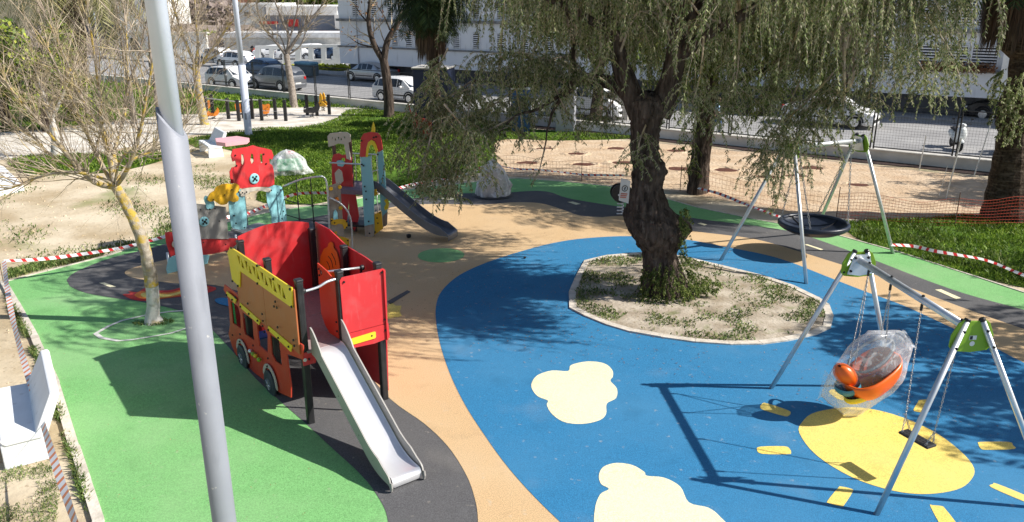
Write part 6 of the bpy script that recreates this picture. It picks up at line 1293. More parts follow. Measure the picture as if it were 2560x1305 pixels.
# palms
def frond(Q, mb, base, d, L_, rs_, droop=.10, lf=.55, n=26, m_=None, fan=False, w_=.03):
    q = base.copy(); dd_ = d.normalized(); st = [q.copy()]; k = 10
    for i in range(k): dd_ = (dd_ + Vector((0, 0, -droop))).normalized(); q = q + dd_ * L_ / k; st.append(q.copy())
    mb.tube(st[::2], [.03, .024, .018, .014, .010, .006][:len(st[::2])], 4, cap=False)
    for i in range(n):
        t = (.12 + .88 * i / n) * k; a = min(k - 1, int(t)); c = st[a].lerp(st[a + 1], t - a); tn = (st[a + 1] - st[a]).normalized(); sd_ = tn.cross(Vector((0, 0, 1))); sd_ = sd_.normalized() if sd_.length > .05 else Vector((1, 0, 0)); l_ = lf * math.sin(math.pi * (.15 + .8 * i / n)) + .08
        for s_ in (-1, 1):
            ld = (sd_ * s_ + tn * .7 + Vector((rs_.gauss(0, .1), rs_.gauss(0, .1), -.25 + rs_.gauss(0, .12)))).normalized(); wv = tn.cross(ld).normalized() * .0 + tn * w_; m_2 = c + ld * l_ * .5; e = c + ld * l_ + Vector((0, 0, -.12 * l_)); Q.append((tuple(c), tuple(m_2 + wv), tuple(e), tuple(m_2 - wv)))
def palm(name, px, crown, r0, r1, label, seed, nf=34, L_=2.6, lm=PALML, lf=.6, skirt=0, droop=.12, dep=0, elev=(-.5, 1.1), bark=PALMB, fr_w=.03, profile=None):
    b = G(*px); Y = b.y; t = thing(name, b, label, 'palm tree'); rs_ = random.Random(seed); tip = PY(crown[0], crown[1], Y + dep); m1 = MB(); k = 34; pts_ = [b.lerp(tip, i / k) for i in range(k + 1)]
    pts_[0].z = -.05; m1.tube(pts_, [(profile(i / k) if profile else r0 + (r1 - r0) * i / k) * (1 + (.06 if i % 2 else 0)) for i in range(k + 1)], 18, cap=True); m1.build('trunk', bark, t)
    Q = []; mb = MB()
    for i in range(nf): a = i * 2.4 + rs_.uniform(-.2, .2); e = elev[0] + (elev[1] - elev[0]) * (i / nf); frond(Q, mb, tip + Vector((math.cos(a) * .12, math.sin(a) * .12, 0)), Vector((math.cos(a) * math.cos(e), math.sin(a) * math.cos(e), math.sin(e))), L_ * rs_.uniform(.8, 1.1), rs_, droop, lf, 30, w_=fr_w)
    mb.build('frond_stalks', lm, t); quads_mesh('fronds', np.array(Q), lm, t)
    if skirt:
        Q = []
        for _ in range(skirt):
            s_ = rs_.random(); c = tip + Vector((0, 0, -.1 - 1.9 * s_ * (b - tip).length / 6)); a = rs_.uniform(0, 6.283); r_ = .25 + .45 * (1 - s_) * rs_.random() + r1; p = Vector((c.x + r_ * math.cos(a), c.y + r_ * math.sin(a), c.z)); l_ = rs_.uniform(.5, 1.3); e = p + Vector((math.cos(a) * .12, math.sin(a) * .12, -l_)); sd_ = Vector((-math.sin(a), math.cos(a), 0)) * rs_.uniform(.02, .05); m_2 = p.lerp(e, .5); Q.append((tuple(p), tuple(m_2 + sd_), tuple(e), tuple(m_2 - sd_)))
        quads_mesh('dead_skirt', np.array(Q), SKIRT, t)
    return t
palm('palm_tree', (1096, 352), (1074, -42), .19, .25, 'palm tree with slender upright trunk and dark crown beside the navy container', 41, nf=80, L_=2.5, skirt=1800, droop=.18, elev=(-.9, 1.2), lf=.75)
palm('palm_tree', (2512, 548), (2600, -260), .66, .42, 'thick trunked palm tree with brown dead skirt at the right edge', 42, nf=80, L_=3.4, lm=PALML, skirt=5200, droop=.18, elev=(-.7, 1.2), profile=lambda t: .66 - .36 * min(1, t * 2.2) ** .7 + (.10 if .30 < t < .42 else 0) + (.22 if t > .55 else 0), fr_w=.035)
palm('date_palm', (195, 300), (170, -130), .55, .6, 'date palm with long drooping olive fronds at the top left', 43, nf=60, L_=6.6, lm=PALMO, lf=.85, droop=.16, elev=(-.9, 1.2), fr_w=.04)
# dry fern like growth on the right palm
rs = random.Random(50); tb = G(2512, 548); st = []
for _ in range(60): st.append((PY(rs.uniform(2490, 2560), rs.uniform(170, 340), tb.y - .45), Vector((rs.uniform(-1, .3), -.4, .2)).normalized()))
Q, _stm = strands(st, rs, .3, .9, .09, .02, 2.4); o = quads_mesh('climbing_fern', np.array(Q), PEPL, None); tag(o, 'light green creeper hanging from the thick palm trunk at right', 'plant')

# ================================================================== STREET FENCE, CARS, STREET THINGS
PWL = Plane(WO + WN * .14, WD)
ps = [PWL.hit(x, 240)[0] for x in (569, 636, 709, 788, 874)]
fence = thing('street_fence', W(20, .14, .45), 'black welded mesh fence standing on the low white wall along the street', 'fence')
s0 = ps[0]; stp = (ps[-1] - ps[0]) / 4
FM = mat('black_fence', (.015, .017, .018), .5)
S_ = [s0 + stp * i for i in range(-3, int((60 - s0) / stp))]
for i, s_ in enumerate(S_):
    m1 = MB()
    for d_ in (-.06, .06): a = W(s_ + d_, .14, .45); m1.tube([a, a + Vector((0, 0, 1.75))], .03, 6)
    for z_ in (.7, 1.9): m1.tube([W(s_ - .06, .14, z_), W(s_ + .06, .14, z_)], .02, 5)
    m1.build('post', FM, fence)
    m1 = MB(); a0_, a1_ = s_ + .06, s_ + stp - .06
    for z_ in (.52, 2.15): m1.tube([W(a0_, .14, z_), W(a1_, .14, z_)], .022, 4, cap=False)
    for k in range(1, 26): a = W(a0_ + (a1_ - a0_) * k / 26, .14, .52); m1.tube([a, a + Vector((0, 0, 1.63))], .0035, 3, cap=False)
    for k in range(1, 16): z_ = .52 + 1.63 * k / 16; m1.tube([W(a0_, .14, z_), W(a1_, .14, z_)], .0035, 3, cap=False)
    m1.build('mesh_panel', FM, fence)
ANG = math.atan2(WD.y, WD.x)
TYRE = mat('tyre', (.018, .018, .018), .8, 0, .2, 9)
def paint(name, c, metal=.3): return mat(name, c, .28, metal, .04, 2, spec=.6)
TAILR = mat('tail_lamp', (.45, .01, .01), .25); HEADL = mat('head_lamp', (.55, .57, .6), .15, .3); PLATE = mat('number_plate', (.7, .7, .66), .5)
def car(loc, ang, kind, pm, label, group='cars parked along the street'):
    t = thing('parked_car', loc, label, 'car', group); t.rotation_euler = (0, 0, ang)
    # stations: x, belt z, top z, half width, half roof width
    H_ = {'sedan': (1.42, .90, 4.4), 'hatch': (1.48, .93, 3.9), 'suv': (1.62, 1.0, 4.3), 'van': (1.85, 1.1, 4.4)}[kind]
    zt, zb, L_ = H_; h = L_ / 2; W_ = .86
    if kind == 'sedan': st = [(-h, .72, .74, .72, .66), (-h + .08, .86, .90, .80, .70), (-h + .35, .90, .96, .84, .70), (-h + .85, .91, .98, W_, .68), (-h + 1.35, .92, 1.34, W_, .60), (-h + 1.9, .92, zt, W_, .60), (.25, .91, zt, W_, .60), (.62, .90, zt - .05, W_, .60), (1.30, .88, .93, W_, .70), (h - .45, .80, .84, .84, .68), (h - .10, .66, .70, .76, .62), (h, .52, .56, .66, .55)]
    elif kind == 'van': st = [(-h, .9, 1.0, .74, .70), (-h + .06, 1.05, zt - .1, .84, .74), (-h + .3, 1.08, zt, W_, .74), (-.6, 1.08, zt, W_, .74), (.5, 1.06, zt, W_, .72), (.9, 1.05, zt - .04, W_, .68), (1.55, 1.0, 1.08, W_, .72), (h - .3, .9, .95, .84, .7), (h - .08, .7, .75, .78, .66), (h, .52, .56, .7, .6)]
    else: st = [(-h, .70, .74, .74, .68), (-h + .07, .92, 1.0, .82, .72), (-h + .22, zb, zt - .28, .85, .64), (-h + .55, zb, zt - .05, W_, .62), (-.6, zb, zt, W_, .62), (.15, zb - .01, zt, W_, .62), (.5, zb - .02, zt - .06, W_, .62), (1.15, zb - .05, zb, W_, .72), (h - .45, zb - .14, zb - .10, .84, .70), (h - .10, .66, .70, .77, .64), (h, .5, .55, .68, .58)]
    g_ = .20
    def sec(s_):
        x, b, tp_, w_, r_ = s_; return [(x, w_ * .86, g_), (x, w_, g_ + .12), (x, w_ * 1.0, (g_ + b) / 2 + .05), (x, w_ * .985, b), (x, r_ + (w_ - r_) * .25 if tp_ > b + .12 else (w_ + r_) / 2, tp_ - (.06 if tp_ > b + .12 else .02)), (x, r_ * .8, tp_), (x, 0, tp_ + .015)]
    secs = [sec(s_) for s_ in st]; V = []; nS = 13
    for s_ in secs:
        V += s_ + [(x, -y, z) for x, y, z in reversed(s_[:-1])]
    F = []
    for i in range(len(st) - 1):
        for j in range(nS - 1): F.append((i * nS + j, i * nS + j + 1, (i + 1) * nS + j + 1, (i + 1) * nS + j))
        F.append((i * nS + nS - 1, i * nS, (i + 1) * nS, (i + 1) * nS + nS - 1))
    F += [tuple(reversed(range(nS))), tuple((len(st) - 1) * nS + j for j in range(nS))]
    mb = MB(); mb.add(V, F); bo = mb.build('body', pm, t, smooth=True, local=True)
    md = bo.modifiers.new('e', 'EDGE_SPLIT'); md.split_angle = R(35)
    def patch(i0, i1, j0, j1, sgn, inset=.04, out=.006, name='window', m=GLASS):
        mb = MB()
        for i in range(i0, i1):
            A, Bq, C_, D = [Vector(secs[a][b]) for a, b in ((i, j0), (i + 1, j0), (i + 1, j1), (i, j1))]
            cen = (A + Bq + C_ + D) / 4; q = []
            for p in (A, Bq, C_, D): q.append(p.lerp(cen, inset * 2.2))
            n_ = (Bq - A).cross(D - A).normalized(); n_ = n_ if n_.dot(Vector((0, 1, .5))) > 0 else -n_; q = [p + n_ * out for p in q]
            if sgn < 0: q = [Vector((p.x, -p.y, p.z)) for p in q]
            mb.add(q, [(0, 1, 2, 3)])
        if mb.v: mb.build(name, m, t, local=True)
    cab = [i for i in range(len(st) - 1) if min(st[i][2] - st[i][1], st[i + 1][2] - st[i + 1][1]) > .25]
    for sg in (1, -1): patch(cab[0], cab[-1] + 1, 3, 4, sg, .05)
    def screen(i, up, nm):
        a, b = (secs[i], secs[i + 1]); mb = MB(); f0, f1 = .12, .9
        P = [Vector(a[5]).lerp(Vector(a[4]), .6), Vector(b[5]).lerp(Vector(b[4]), .6)]
        q = [P[0].lerp(P[1], f0), P[0].lerp(P[1], f1)]; q += [Vector((p.x, -p.y, p.z)) for p in reversed(q)]
        q = [p + Vector((up * .012, 0, .014)) for p in q]; mb.add(q, [(0, 1, 2, 3)]); mb.build(nm, GLASS, t, local=True)
    screen(cab[-1] + 1, 1, 'windscreen'); screen(cab[0] - 1, -1, 'rear_window')
    for sx in (-h + .82, h - .85):
        for sy in (-1, 1):
            mb = MB(); c_ = Vector((sx, sy * (W_ - .17), .32)); d_ = Vector((0, sy, 0)); mb.tube([c_, c_ + d_ * .02, c_ + d_ * .16, c_ + d_ * .19], [.30, .32, .32, .28], 18); wh = mb.build('wheel', TYRE, t, local=True)
            mb = MB(); mb.disc(c_ + d_ * .185, (0, sy, 0), .20, .015, 14); mb.build('rim', ALU, wh, local=True)
            mb = MB(); mb.tube([Vector((sx + .385 * math.cos(a), sy * (W_ + .004), .32 + .385 * math.sin(a))) for a in [i * math.pi / 10 for i in range(11)]], .045, 4); mb.build('wheel_arch', BLACKP, t, local=True)
    for sy in (-1, 1):
        MB().box((h - .06, sy * .58, .64), (.14, .26, .13), bev=.03).build('headlight', HEADL, t, local=True); MB().box((-h + .05, sy * .66, .84), (.12, .18, .20), bev=.03).build('tail_light', TAILR, t, local=True)
        MB().box((.55 if kind != 'van' else .95, sy * (W_ + .09), zb + .06), (.14, .18, .12), bev=.04).build('mirror', pm, t, local=True)
        MB().box((.0, sy * (W_ + .006), .48), (1.7, .02, .07), bev=.008).build('door_trim', BLACKP, t, local=True)
    for sx in (-1, 1): MB().box((sx * (h - .02), 0, .40), (.10, 1.3, .16), bev=.03).build('bumper', BLACKP if sx > 0 else pm, t, local=True); MB().box((sx * (h + .025), 0, .52), (.02, .5, .11)).build('number_plate', PLATE, t, local=True)
    return t
WH = paint('car_white', (.80, .80, .80), 0); SILV = paint('car_silver', (.42, .43, .45), .6); SILD = paint('car_dark_silver', (.22, .23, .25), .6); BLU = paint('car_steel_blue', (.06, .10, .17), .4); BLK = paint('car_black', (.012, .014, .02), .3)
zs_ = SZ + .004
car(G(582, 219, zs_), ANG + .02, 'hatch', WH, 'white hatchback facing right just behind the fence, left of the silver crossover')
car(G(694, 223, zs_), ANG + math.pi, 'suv', SILD, 'silver grey crossover parked behind the fence with its tail to the right')
car(G(662, 190, zs_), ANG + math.pi, 'sedan', BLU, 'steel blue saloon parked beyond the silver crossover')
car(G(590, 168, zs_), ANG + math.pi, 'hatch', WH, 'white car behind the white hatchback and left of the blue saloon')
car(G(930, 203, zs_), ANG + math.pi, 'sedan', SILV, 'light silver saloon at the foot of the apartment block')
car(G(1012, 254, zs_), ANG, 'hatch', WH, 'white car half hidden behind the dark forked trunk and the navy container')
car(G(2072, 312, zs_), ANG, 'sedan', WH, 'white saloon nosing right under the weeping foliage behind the fence')
car(G(2530, 302, zs_), ANG + math.pi, 'suv', BLK, 'black car with pale alloy wheels partly behind the big palm')
car(G(1470, 290, zs_), ANG, 'van', WH, 'white van glimpsed through the branches left of the old trunk')
car(G(1840, 280, zs_), ANG, 'sedan', BLK, 'dark saloon parked across the street behind the second pepper trunk')
car(G(540, 158, zs_), ANG + math.pi, 'hatch', WH, 'white car farthest left on the far side of the street')
for x, y, k, m_, lb in [(690, 147, 'sedan', WH, 'white car behind the second opening of the white parking wall'), (742, 150, 'hatch', WH, 'white car behind the middle of the white parking wall'), (792, 145, 'hatch', WH, 'white car behind the openings right of the bare tree'), (822, 150, 'sedan', BLU, 'blue car behind the last opening of the white parking wall'), (615, 140, 'suv', BLK, 'dark car left of the white parking wall'), (655, 140, 'sedan', BLK, 'dark car behind the first opening of the white parking wall')]:
    car(G(x, y, zs_), .1 if m_ is WH else 2.6, k, m_, lb, 'cars in the car park behind the white wall')
# scooters
def scooter(loc, ang, pm, label):
    t = thing('motor_scooter', loc, label, 'scooter'); t.rotation_euler = (0, 0, ang)
    for sx in (-.62, .62): MB().tube([Vector((sx, -.055, .23)), Vector((sx, -.03, .23)), Vector((sx, .03, .23)), Vector((sx, .055, .23))], [.19, .23, .23, .19], 16).build('wheel', TYRE, t, local=True)
    def lofty(nm, st, m_):
        V = []; F = []; n = 10
        for x, z0, z1, w_ in st:
            for j in range(n): a = 2 * math.pi * j / n; V.append((x, w_ * math.cos(a), (z0 + z1) / 2 + (z1 - z0) / 2 * math.sin(a)))
        for i in range(len(st) - 1):
            for j in range(n): F.append((i * n + j, i * n + (j + 1) % n, (i + 1) * n + (j + 1) % n, (i + 1) * n + j))
        F += [tuple(reversed(range(n))), tuple((len(st) - 1) * n + j for j in range(n))]; MB().add(V, F).build(nm, m_, t, smooth=True, local=True)
    lofty('rear_body', [(-.92, .55, .66, .08), (-.8, .42, .74, .17), (-.5, .34, .78, .20), (-.2, .30, .72, .18), (-.08, .26, .5, .15)], pm)
    lofty('front_shield', [(.30, .28, .62, .2), (.38, .30, 1.0, .25), (.46, .40, 1.02, .22), (.54, .55, .92, .12)], pm)
    lofty('front_fender', [(.44, .38, .44, .05), (.60, .38, .50, .10), (.80, .34, .42, .08)], pm)
    MB().box((.12, 0, .27), (.55, .34, .08), bev=.02).build('footboard', BLACKP, t, local=True); lofty('seat', [(-.85, .74, .80, .10), (-.6, .74, .86, .16), (-.2, .70, .82, .15), (-.05, .70, .78, .10)], RUB)
    lofty('headset', [(.26, .98, 1.04, .12), (.34, .96, 1.12, .18), (.44, .96, 1.12, .16), (.50, 1.0, 1.08, .08)], pm)
    MB().tube([Vector((.3, -.36, 1.08)), Vector((.34, -.18, 1.08)), Vector((.34, .18, 1.08)), Vector((.3, .36, 1.08))], .018, 8).build('handlebar', BLACKP, t, local=True)
    for sy in (-1, 1): m1 = MB(); m1.tube([Vector((.32, sy * .26, 1.08)), Vector((.34, sy * .34, 1.26))], .008, 5); m1.box((.34, sy * .35, 1.29), (.02, .11, .07), bev=.01); m1.build('mirror', BLACKP, t, local=True)
    MB().disc((.49, 0, 1.04), (1, 0, 0), .07, .03, 14).build('headlight', HEADL, t, local=True); MB().box((-.94, 0, .62), (.05, .14, .07), bev=.01).build('tail_light', TAILR, t, local=True)
    return t
scooter(G(2388, 372, zs_), R(-103), paint('scooter_white', (.75, .78, .77), 0), 'white scooter parked behind the fence seen from its front')
scooter(G(2512, 383, zs_), R(-140), paint('scooter_dark', (.05, .06, .09), .4), 'dark grey scooter parked next to the palm trunk behind the fence')
# navy container, blue bins, cabinet
def boxthing(name, px, w_, d_, h, ang, m_, label, cat, lid=None, ribs=0, doors=True):
    f = G(px[0], px[1]); t = thing(name, f, label, cat); t.rotation_euler = (0, 0, ang)
    MB().box((0, d_ / 2, h / 2), (w_, d_, h), bev=.03).build('body', m_, t, local=True)
    if doors:
        for k in (-1, 1): MB().box((k * w_ / 4, -.012, h / 2), (w_ / 2 - .06, .03, h - .2), bev=.01).build('door', m_, t, local=True)
        MB().box((.05, -.05, h / 2), (.04, .05, .3), bev=.01).build('handle', ALU, t, local=True)
    MB().box((0, d_ / 2, h + .04), (w_ + .1, d_ + .1, .08), bev=.02).build('roof', lid or m_, t, local=True)
    if ribs:
        for k in range(ribs): MB().box((-w_ / 2 + w_ * (k + .5) / ribs, d_ + .02, h / 2), (.06, .05, h - .1)).build('rib', m_, t, local=True)
    return t
boxthing('site_container', (1078, 322), 1.7, 1.6, 2.85, ANG * .3, NAVY, 'tall navy blue container beside the slender palm trunk', 'container', CONC, 5)
boxthing('portable_toilet', (1300, 330), .8, .8, 2.0, ANG * .3, mat('blue_plastic', (.03, .09, .22), .5), 'dull blue plastic cabin glimpsed through the branches', 'cabin', WHITEC)
boxthing('utility_cabinet', (1412, 332), .9, .7, 2.0, ANG * .3, mat('cabinet_grey', (.33, .34, .38), .6, 0, .1, 3), 'pale grey utility cabinet left of the old trunk', 'cabinet')
boxthing('utility_cabinet', (1545, 305), 1.0, .8, 1.5, ANG * .3, mat('cabinet_cream', (.45, .42, .38), .7, 0, .1, 3), 'cream cabinet just left of the old trunk behind the wall', 'cabinet')
f = G(768, 192, SZ); t = thing('waste_container', f, 'pale blue waste container with rounded lid at the far kerb', 'bin'); t.rotation_euler = (0, 0, ANG)
MB().box((0, 0, .55), (1.9, .9, .9), bev=.08).build('body', mat('bin_body', (.10, .14, .16), .6), t, local=True); MB().box((0, 0, 1.08), (1.95, .95, .22), bev=.1).build('lid', mat('bin_lid', (.16, .33, .42), .5), t, local=True)
# person behind the fence
pf_ = G(1790, 336, SZ); P = thing('person', pf_, 'person in a light blue top and jeans walking on the street behind the fence', 'person')
def skin(name, joints, edges, m_, par, lv=2):
    me = bpy.data.meshes.new(name); me.from_pydata([j[0] for j in joints], edges, []); o = bpy.data.objects.new(name, me); col.objects.link(o); o.parent = par; me.materials.append(m_)
    md = o.modifiers.new('skin', 'SKIN'); md.use_smooth_shade = True
    for i, j in enumerate(joints): sv = me.skin_vertices[0].data[i]; sv.radius = j[1] if isinstance(j[1], tuple) else (j[1], j[1]); sv.use_root = (i == 0)
    s_ = o.modifiers.new('sub', 'SUBSURF'); s_.levels = lv; s_.render_levels = lv; return o
SKN = mat('skin', (.45, .27, .19), .55, 0, .05); JEAN = mat('jeans', (.03, .06, .13), .8, 0, .2, 20); SHIRT = mat('blue_shirt', (.33, .50, .68), .75, 0, .1, 8); HAIR = mat('hair', (.03, .02, .015), .8)
bj = [((0, 0, .93), (.14, .11)), ((0, 0, 1.12), (.13, .10)), ((0, .0, 1.36), (.16, .10)), ((0, 0, 1.47), (.07, .06)), ((0, -.01, 1.54), (.055, .055)), ((0, -.02, 1.62), (.075, .09)), ((0, -.02, 1.70), (.07, .085)),
      ((.19, 0, 1.40), .05), ((.24, .04, 1.14), .04), ((.25, -.08, .92), .03), ((.25, -.12, .84), (.02, .035)), ((-.19, 0, 1.40), .05), ((-.24, .06, 1.14), .04), ((-.24, .04, .90), .03), ((-.24, .02, .82), (.02, .035)),
      ((.10, -.02, .85), .085), ((.11, -.14, .50), .055), ((.11, -.10, .10), .038), ((.11, -.26, .04), (.04, .03)), ((-.10, .02, .85), .085), ((-.11, .06, .50), .055), ((-.11, .26, .14), .038), ((-.11, .16, .04), (.04, .03))]
be = [(0, 1), (1, 2), (2, 3), (3, 4), (4, 5), (5, 6), (2, 7), (7, 8), (8, 9), (9, 10), (2, 11), (11, 12), (12, 13), (13, 14), (0, 15), (15, 16), (16, 17), (17, 18), (0, 19), (19, 20), (20, 21), (21, 22)]
P.rotation_euler = (0, 0, R(60)); bd_ = skin('body', bj, be, SKN, P)
gr = lambda j, k: (j[0], tuple(x + k for x in j[1]) if isinstance(j[1], tuple) else j[1] + k)
skin('shirt', [gr(bj[i], .016) for i in (0, 1, 2, 7, 8, 11, 12)], [(0, 1), (1, 2), (2, 3), (3, 4), (2, 5), (5, 6)], SHIRT, P)
skin('jeans', [gr(bj[i], .016) for i in (0, 15, 16, 17, 19, 20, 21)], [(0, 1), (1, 2), (2, 3), (0, 4), (4, 5), (5, 6)], JEAN, P)
skin('hair', [((0, .01, 1.68), (.08, .085)), ((0, .03, 1.76), (.06, .065))], [(0, 1)], HAIR, P)
for sx in (-1, 1):
    for k in range(5):
        x = sx * .245; yb = -.12 if sx > 0 else .02; zb_ = .80
        MB().tube([Vector((x, yb + (-.03 + .015 * k), zb_)), Vector((x - sx * .01, yb + (-.03 + .016 * k) - .01, zb_ - .05 + .008 * abs(k - 2)))], [.008, .006], 5).build('finger', SKN, P, local=True)
m1 = MB(); m1.tube([Vector((0, -.105, 1.66)), Vector((0, -.125, 1.63)), Vector((0, -.10, 1.62))], [.008, .014, .01], 6); m1.build('nose', SKN, P, local=True)
for sx in (-1, 1): m1 = MB(); m1.disc((sx * .03, -.105, 1.665), (0, -1, 0), .008, .003, 8); m1.build('eye', BOLT, P, local=True)

# ================================================================== BUILDINGS
FO = Vector((-13.3, 63.7)); FDv = (Vector((24.3, 40.6)) - FO).normalized(); PFa = Plane(FO, FDv)
apt = thing('apartment_block', (FO.x, FO.y, 0), 'long white apartment block with louvred windows above a dark recessed base', 'building')
LEN = PFa.hit(2498, 200)[0]
def fbox(mb, s0, s1, z0, z1, off, th):   # box with front face at off (towards the street) and depth th
    P_ = [PFa.at(s, z, o_) for s in (s0, s1) for o_ in (off - th, off) for z in (z0, z1)]
    mb.add(P_, [(0, 1, 3, 2), (4, 6, 7, 5), (0, 4, 5, 1), (2, 3, 7, 6), (0, 2, 6, 4), (1, 5, 7, 3)])
m1 = MB(); fbox(m1, 0, LEN + 26, .1, 1.35, -1.1, 8); m1.build('dark_base', mat('grey_base', (.10, .105, .12), .8, 0, .2, 2), apt)
m1 = MB(); fbox(m1, 0, LEN, 1.3, 2.55, 0, 9); m1.build('lower_wall', WALLW, apt)
m1 = MB(); fbox(m1, 0, LEN, 2.60, 4.45, -.15, 8.8); fbox(m1, 0, LEN, 4.60, 6.35, -.15, 8.8); m1.build('wall', WALLW, apt)
m1 = MB(); fbox(m1, -.1, LEN + .0, 2.53, 2.63, .10, 9); fbox(m1, -.1, LEN, 4.44, 4.62, .12, 9); fbox(m1, -.1, LEN, 6.33, 6.5, .12, 9); m1.build('ledge', LEDGE, apt)
m1 = MB(); fbox(m1, LEN, LEN + .7, 1.3, 6.5, .35, 9.2); m1.build('column', WALLB, apt)
m1 = MB(); fbox(m1, LEN + .7, LEN + 26, 1.3, 6.5, -1.2, 8); m1.build('end_wall', WALLW, apt)
SLAT = mat('louvre', (.74, .75, .78), .6); 
def apwin(s_, w_, z0, z1, arch):
    m1 = MB(); fbox(m1, s_, s_ + w_, z0, z1, -.145, .05)
    wi = m1.build('window', DARKW, apt)
    m2 = MB(); n = int((z1 - z0) / .13)
    for k in range(n): z_ = z0 + (z1 - z0) * (k + .5) / n; fbox(m2, s_ + .03, s_ + w_ - .03, z_ - .03, z_ + .03, -.10, .03)
    for a, b in ((s_ - .04, s_ + .02), (s_ + w_ - .02, s_ + w_ + .04)): fbox(m2, a, b, z0 - .03, z1 + .03, -.085, .06)
    fbox(m2, s_, s_ + w_, z1 - .02, z1 + .04, -.085, .06); m2.build('louvre', SLAT, wi)
for x in (890, 936, 977, 1012, 1045, 1080, 1130, 1180, 1240, 1300, 1360, 1430, 1500, 1570, 1640, 1710, 1790, 1870, 1950, 2040, 2120, 2200, 2290, 2360, 2436):
    s_ = PFa.hit(x, 100)[0]; big = x > 2280; w_ = 1.15 if big else .58
    if x > 960: apwin(s_, w_, 2.85 if big else 2.75, 3.85, True)
    apwin(s_ - (.3 if x < 1000 else 0), w_, 4.8, 6.05, True)
for x in (2300, 2395):
    s_ = PFa.hit(x, 180)[0]; s2_ = PFa.hit(x + 90, 180)[0]; m1 = MB(); fbox(m1, s_, s2_, 2.62, 2.78, .25, .3); pl_ = m1.build('planter', mat('terracotta', (.16, .07, .04), .9), apt)
    Q = [];  P_ = [PFa.at(random.uniform(s_, s2_), random.uniform(2.55, 3.0), .1 + random.uniform(-.1, .25)) for _ in range(500)]; scatter_leaves('trailing_plants', P_, DEAD, .07, pl_, random.Random(3), .04)
for x in (895, 1290, 2200):
    m1 = MB(); s_ = PFa.hit(x, 100)[0]; m1.tube([PFa.at(s_, .4, .06), PFa.at(s_, 6.3, .06)], .05, 6)
    m1.build('drainpipe', mat('pipe_grey', (.3, .31, .33), .6), apt)
# white parking wall with openings
Yp = 73.0; PP_ = Plane((-24, Yp), (1, .0))
wl = thing('parking_wall', (-23, Yp, 0), 'bright white wall with a row of square openings in front of the car park', 'wall')
hh = [PP_.pts(l) for l in [[(650, 147), (650, 123), (672, 122), (673, 146)], [(684, 151), (683, 124), (705, 123), (706, 150)], [(722, 150), (722, 124), (738, 123), (738, 150)], [(752, 148), (751, 121), (770, 120), (771, 147)], [(783, 147), (782, 120), (802, 119), (803, 147)], [(815, 149), (814, 119), (832, 118), (833, 149)]]]
MB().panel(PP_, PP_.pts([(637, 184), (637, 115), (856, 111), (858, 184)]), hh, .35, 0).build('wall', WALLB, wl)
m1 = MB()
for l in ([(684, 172), (684, 153), (706, 152), (706, 172)], [(752, 172), (752, 151), (772, 150), (772, 172)], [(784, 171), (784, 150), (804, 150), (804, 171)]): m1.panel(PP_, PP_.pts(l), (), .03, .031)
m1.build('recessed_panel', mat('pale_grey_render', (.58, .57, .56), .8), wl)
hg = []; 
a = G(700, 181); b = G(872, 184)
for _ in range(2600): q = a.lerp(b, random.random()); hg.append(Vector((q.x, 71.2 + random.uniform(-.4, .5), random.uniform(.0, .55))))
hd = thing('hedge', (a.x, 71.2, 0), 'low yellow green hedge at the foot of the white parking wall', 'hedge'); scatter_leaves('leaves', hg, HEDGE, .14, hd, random.Random(4), .05)
m1 = MB()
for x in range(14): q = a.lerp(b, (x + .5) / 14); m1.tube([Vector((q.x, 71.2, 0)), Vector((q.x + .1, 71.2, .45))], .03, 4)
m1.build('stems', BARKD, hd)
def faceb(name, px0, px1, ytop, ybot, Y, m_, label, cat='building', depth=10, parts=(), eave=None, eh=.25):
    L0 = PY(px0, ybot, Y); R0 = PY(px1, ybot, Y); zt = PY((px0 + px1) / 2, ytop, Y).z; t = thing(name, (L0.x, Y, 0), label, cat)
    MB().box(((L0.x + R0.x) / 2, Y + depth / 2, zt / 2), (R0.x - L0.x, depth, zt)).build('wall', m_, t)
    MB().box(((L0.x + R0.x) / 2, Y + depth / 2, zt + eh / 2), (R0.x - L0.x + .4, depth + .4, eh)).build('roof', eave or CONC, t)
    k = 0
    for nm, x0, x1, y0, y1, mm, out in parts:
        k += 1; a = PY(x0, y1, Y); b = PY(x1, y0, Y); MB().box(((a.x + b.x) / 2, Y - out / 2, (a.z + b.z) / 2), (b.x - a.x, abs(out) + .02 * k, b.z - a.z)).build(nm, mm, t)
    return t
REDS = mat('sign_paint_red', (.45, .03, .03), .6); GRYB = mat('store_grey', (.25, .28, .33), .7, 0, .08, 1); SALM = mat('salmon', (.55, .22, .14), .9)
faceb('store', 668, 856, 17, 100, 100, GRYB, 'grey and white flat roofed store with a red sign behind the car park', depth=20, eave=WALLB, eh=.1, parts=[('white_fascia', 668, 843, 16, 38, WALLB, .3), ('red_sign', 722, 746, 48, 66, REDS, .25), ('red_sign', 650, 695, 53, 60, REDS, .2), ('dark_red_front', 800, 852, 76, 98, mat('dark_red', (.16, .02, .015), .7), .35), ('white_return', 840, 856, 36, 72, WALLB, .4), ('window', 712, 722, 50, 60, GLASS, .1)])
st_t = bpy.context.scene.objects.get('store')
faceb('white_house', 590, 692, 13, 60, 104, WALLB, 'bright white low house left of the store under a salmon roof', depth=9, eave=WALLB, parts=[('window', 655, 670, 43, 50, GLASS, .1), ('window', 612, 626, 30, 40, GLASS, .12)])
faceb('salmon_house', 560, 662, -30, 20, 125, SALM, 'salmon coloured building showing above the white house', depth=9, eave=SALM, parts=[('window', 575, 590, 0, 10, GLASS, .1), ('pale_band', 560, 600, 4, 14, WALLB, .15)])
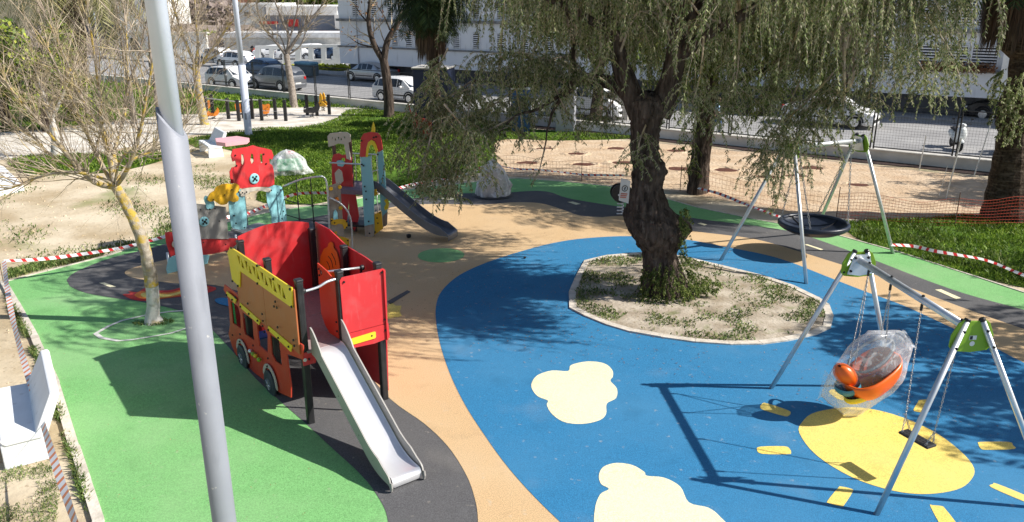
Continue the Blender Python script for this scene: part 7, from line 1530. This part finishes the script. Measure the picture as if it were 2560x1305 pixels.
faceb('white_house', 300, 400, -40, 60, 92, WALLB, 'white house behind the twigs left of the near lamp post', depth=9, eave=CONC, parts=[('window', 320, 335, 0, 20, GLASS, .1), ('window', 355, 370, 0, 20, GLASS, .12)])
faceb('garden_wall', 300, 520, 84, 130, 86, WALLB, 'white garden wall across the street at left', 'wall', depth=.4, eave=CONC, eh=.15, parts=[('gate', 385, 400, 92, 128, DARKW, .1), ('gate', 330, 345, 95, 128, DARKW, .1)])
faceb('car_port', 560, 856, 94, 112, 88, CONC, 'long low pale roofed car port behind the parking wall', depth=5, eave=mat('pale_roof', (.62, .62, .62), .8), eh=.5)
# bank of earth with brush, hill behind
def bank(name, x0, x1, y0, y1, h, m_, seed):
    V = []; F = []; nx, ny = 26, 10
    for j in range(ny + 1):
        for i in range(nx + 1):
            x = x0 + (x1 - x0) * i / nx; y = y0 + (y1 - y0) * j / ny; t = j / ny; e = min(1, min(i, nx - i) / 4)
            V.append((x, y, .0 + h * e * math.sin(math.pi * min(1, t * 1.2) / 2) * (1 + .25 * mn.noise(Vector((x * .15, y * .15, seed)))) - .05))
    for j in range(ny):
        for i in range(nx): a = j * (nx + 1) + i; F.append((a, a + 1, a + nx + 2, a + nx + 1))
    o = link_mesh(name, V, F, m_, smooth=True); o['kind'] = 'structure'; return o
EARTHP = mat('pale_earth', (.36, .27, .22), .95, 0, scale=.4, c2=(.52, .42, .34), bump=.8, bscale=2)
bank('earth_bank', -40, -12, 89.5, 98, 2.4, EARTHP, 1)
bank('brown_bank', -62, -26, 88, 100, 3.0, mat('brush_earth', (.16, .13, .11), .95, 0, scale=.5, c2=(.27, .22, .2), bump=1., bscale=2), 2)
bank('hill', -200, 120, 135, 420, 26, mat('hill_scrub', (.06, .07, .03), .95, 0, scale=.08, c2=(.18, .15, .10), bump=1., bscale=1), 5)
for i, (x, y, w_) in enumerate([(700, -8, 60), (760, -2, 70), (830, 0, 50), (500, 20, 80), (420, 40, 70)]):
    leafmound('background_tree', (x, 105 if i < 3 else 110), y - 40, y + (26 if i < 3 else 60), x - w_, x + w_, IVY if i < 3 else BRUSH, ['dark tree above the left part of the store roof', 'dark tree above the middle of the store roof', 'dark tree above the right end of the store roof', 'brownish leafless scrub tree right of the near lamp post', 'brownish scrub tree just right of the near lamp top'][i], 60 + i, 2600, .45, dep=4)
for i, (x, y) in enumerate([(470, 110), (540, 105), (590, 100)]):
    leafmound('bush', (x, 135), y - 30, y + 28, x - 45, x + 45, BRUSH if i != 1 else IVY, ['mauve brown bush left of the slim lamp post', 'greenish bush behind the white cars', 'brown bush just left of the slim lamp top'][i], 70 + i, 2200, .3, dep=2, cat='bush')
# second row of far street lamps and small poles
for i, (x, y, h) in enumerate([(262, 208, 5.2), (1150, 255, 1.0)]):
    f = G(x, y); o = MB().tube([f, f + Vector((0, 0, h))], .05, 8).build('street_pole', GALV, None); tag(o, ['pale thin pole at the kerb behind the twigs at left', 'short pale pole behind the slender palm'][i], 'pole')
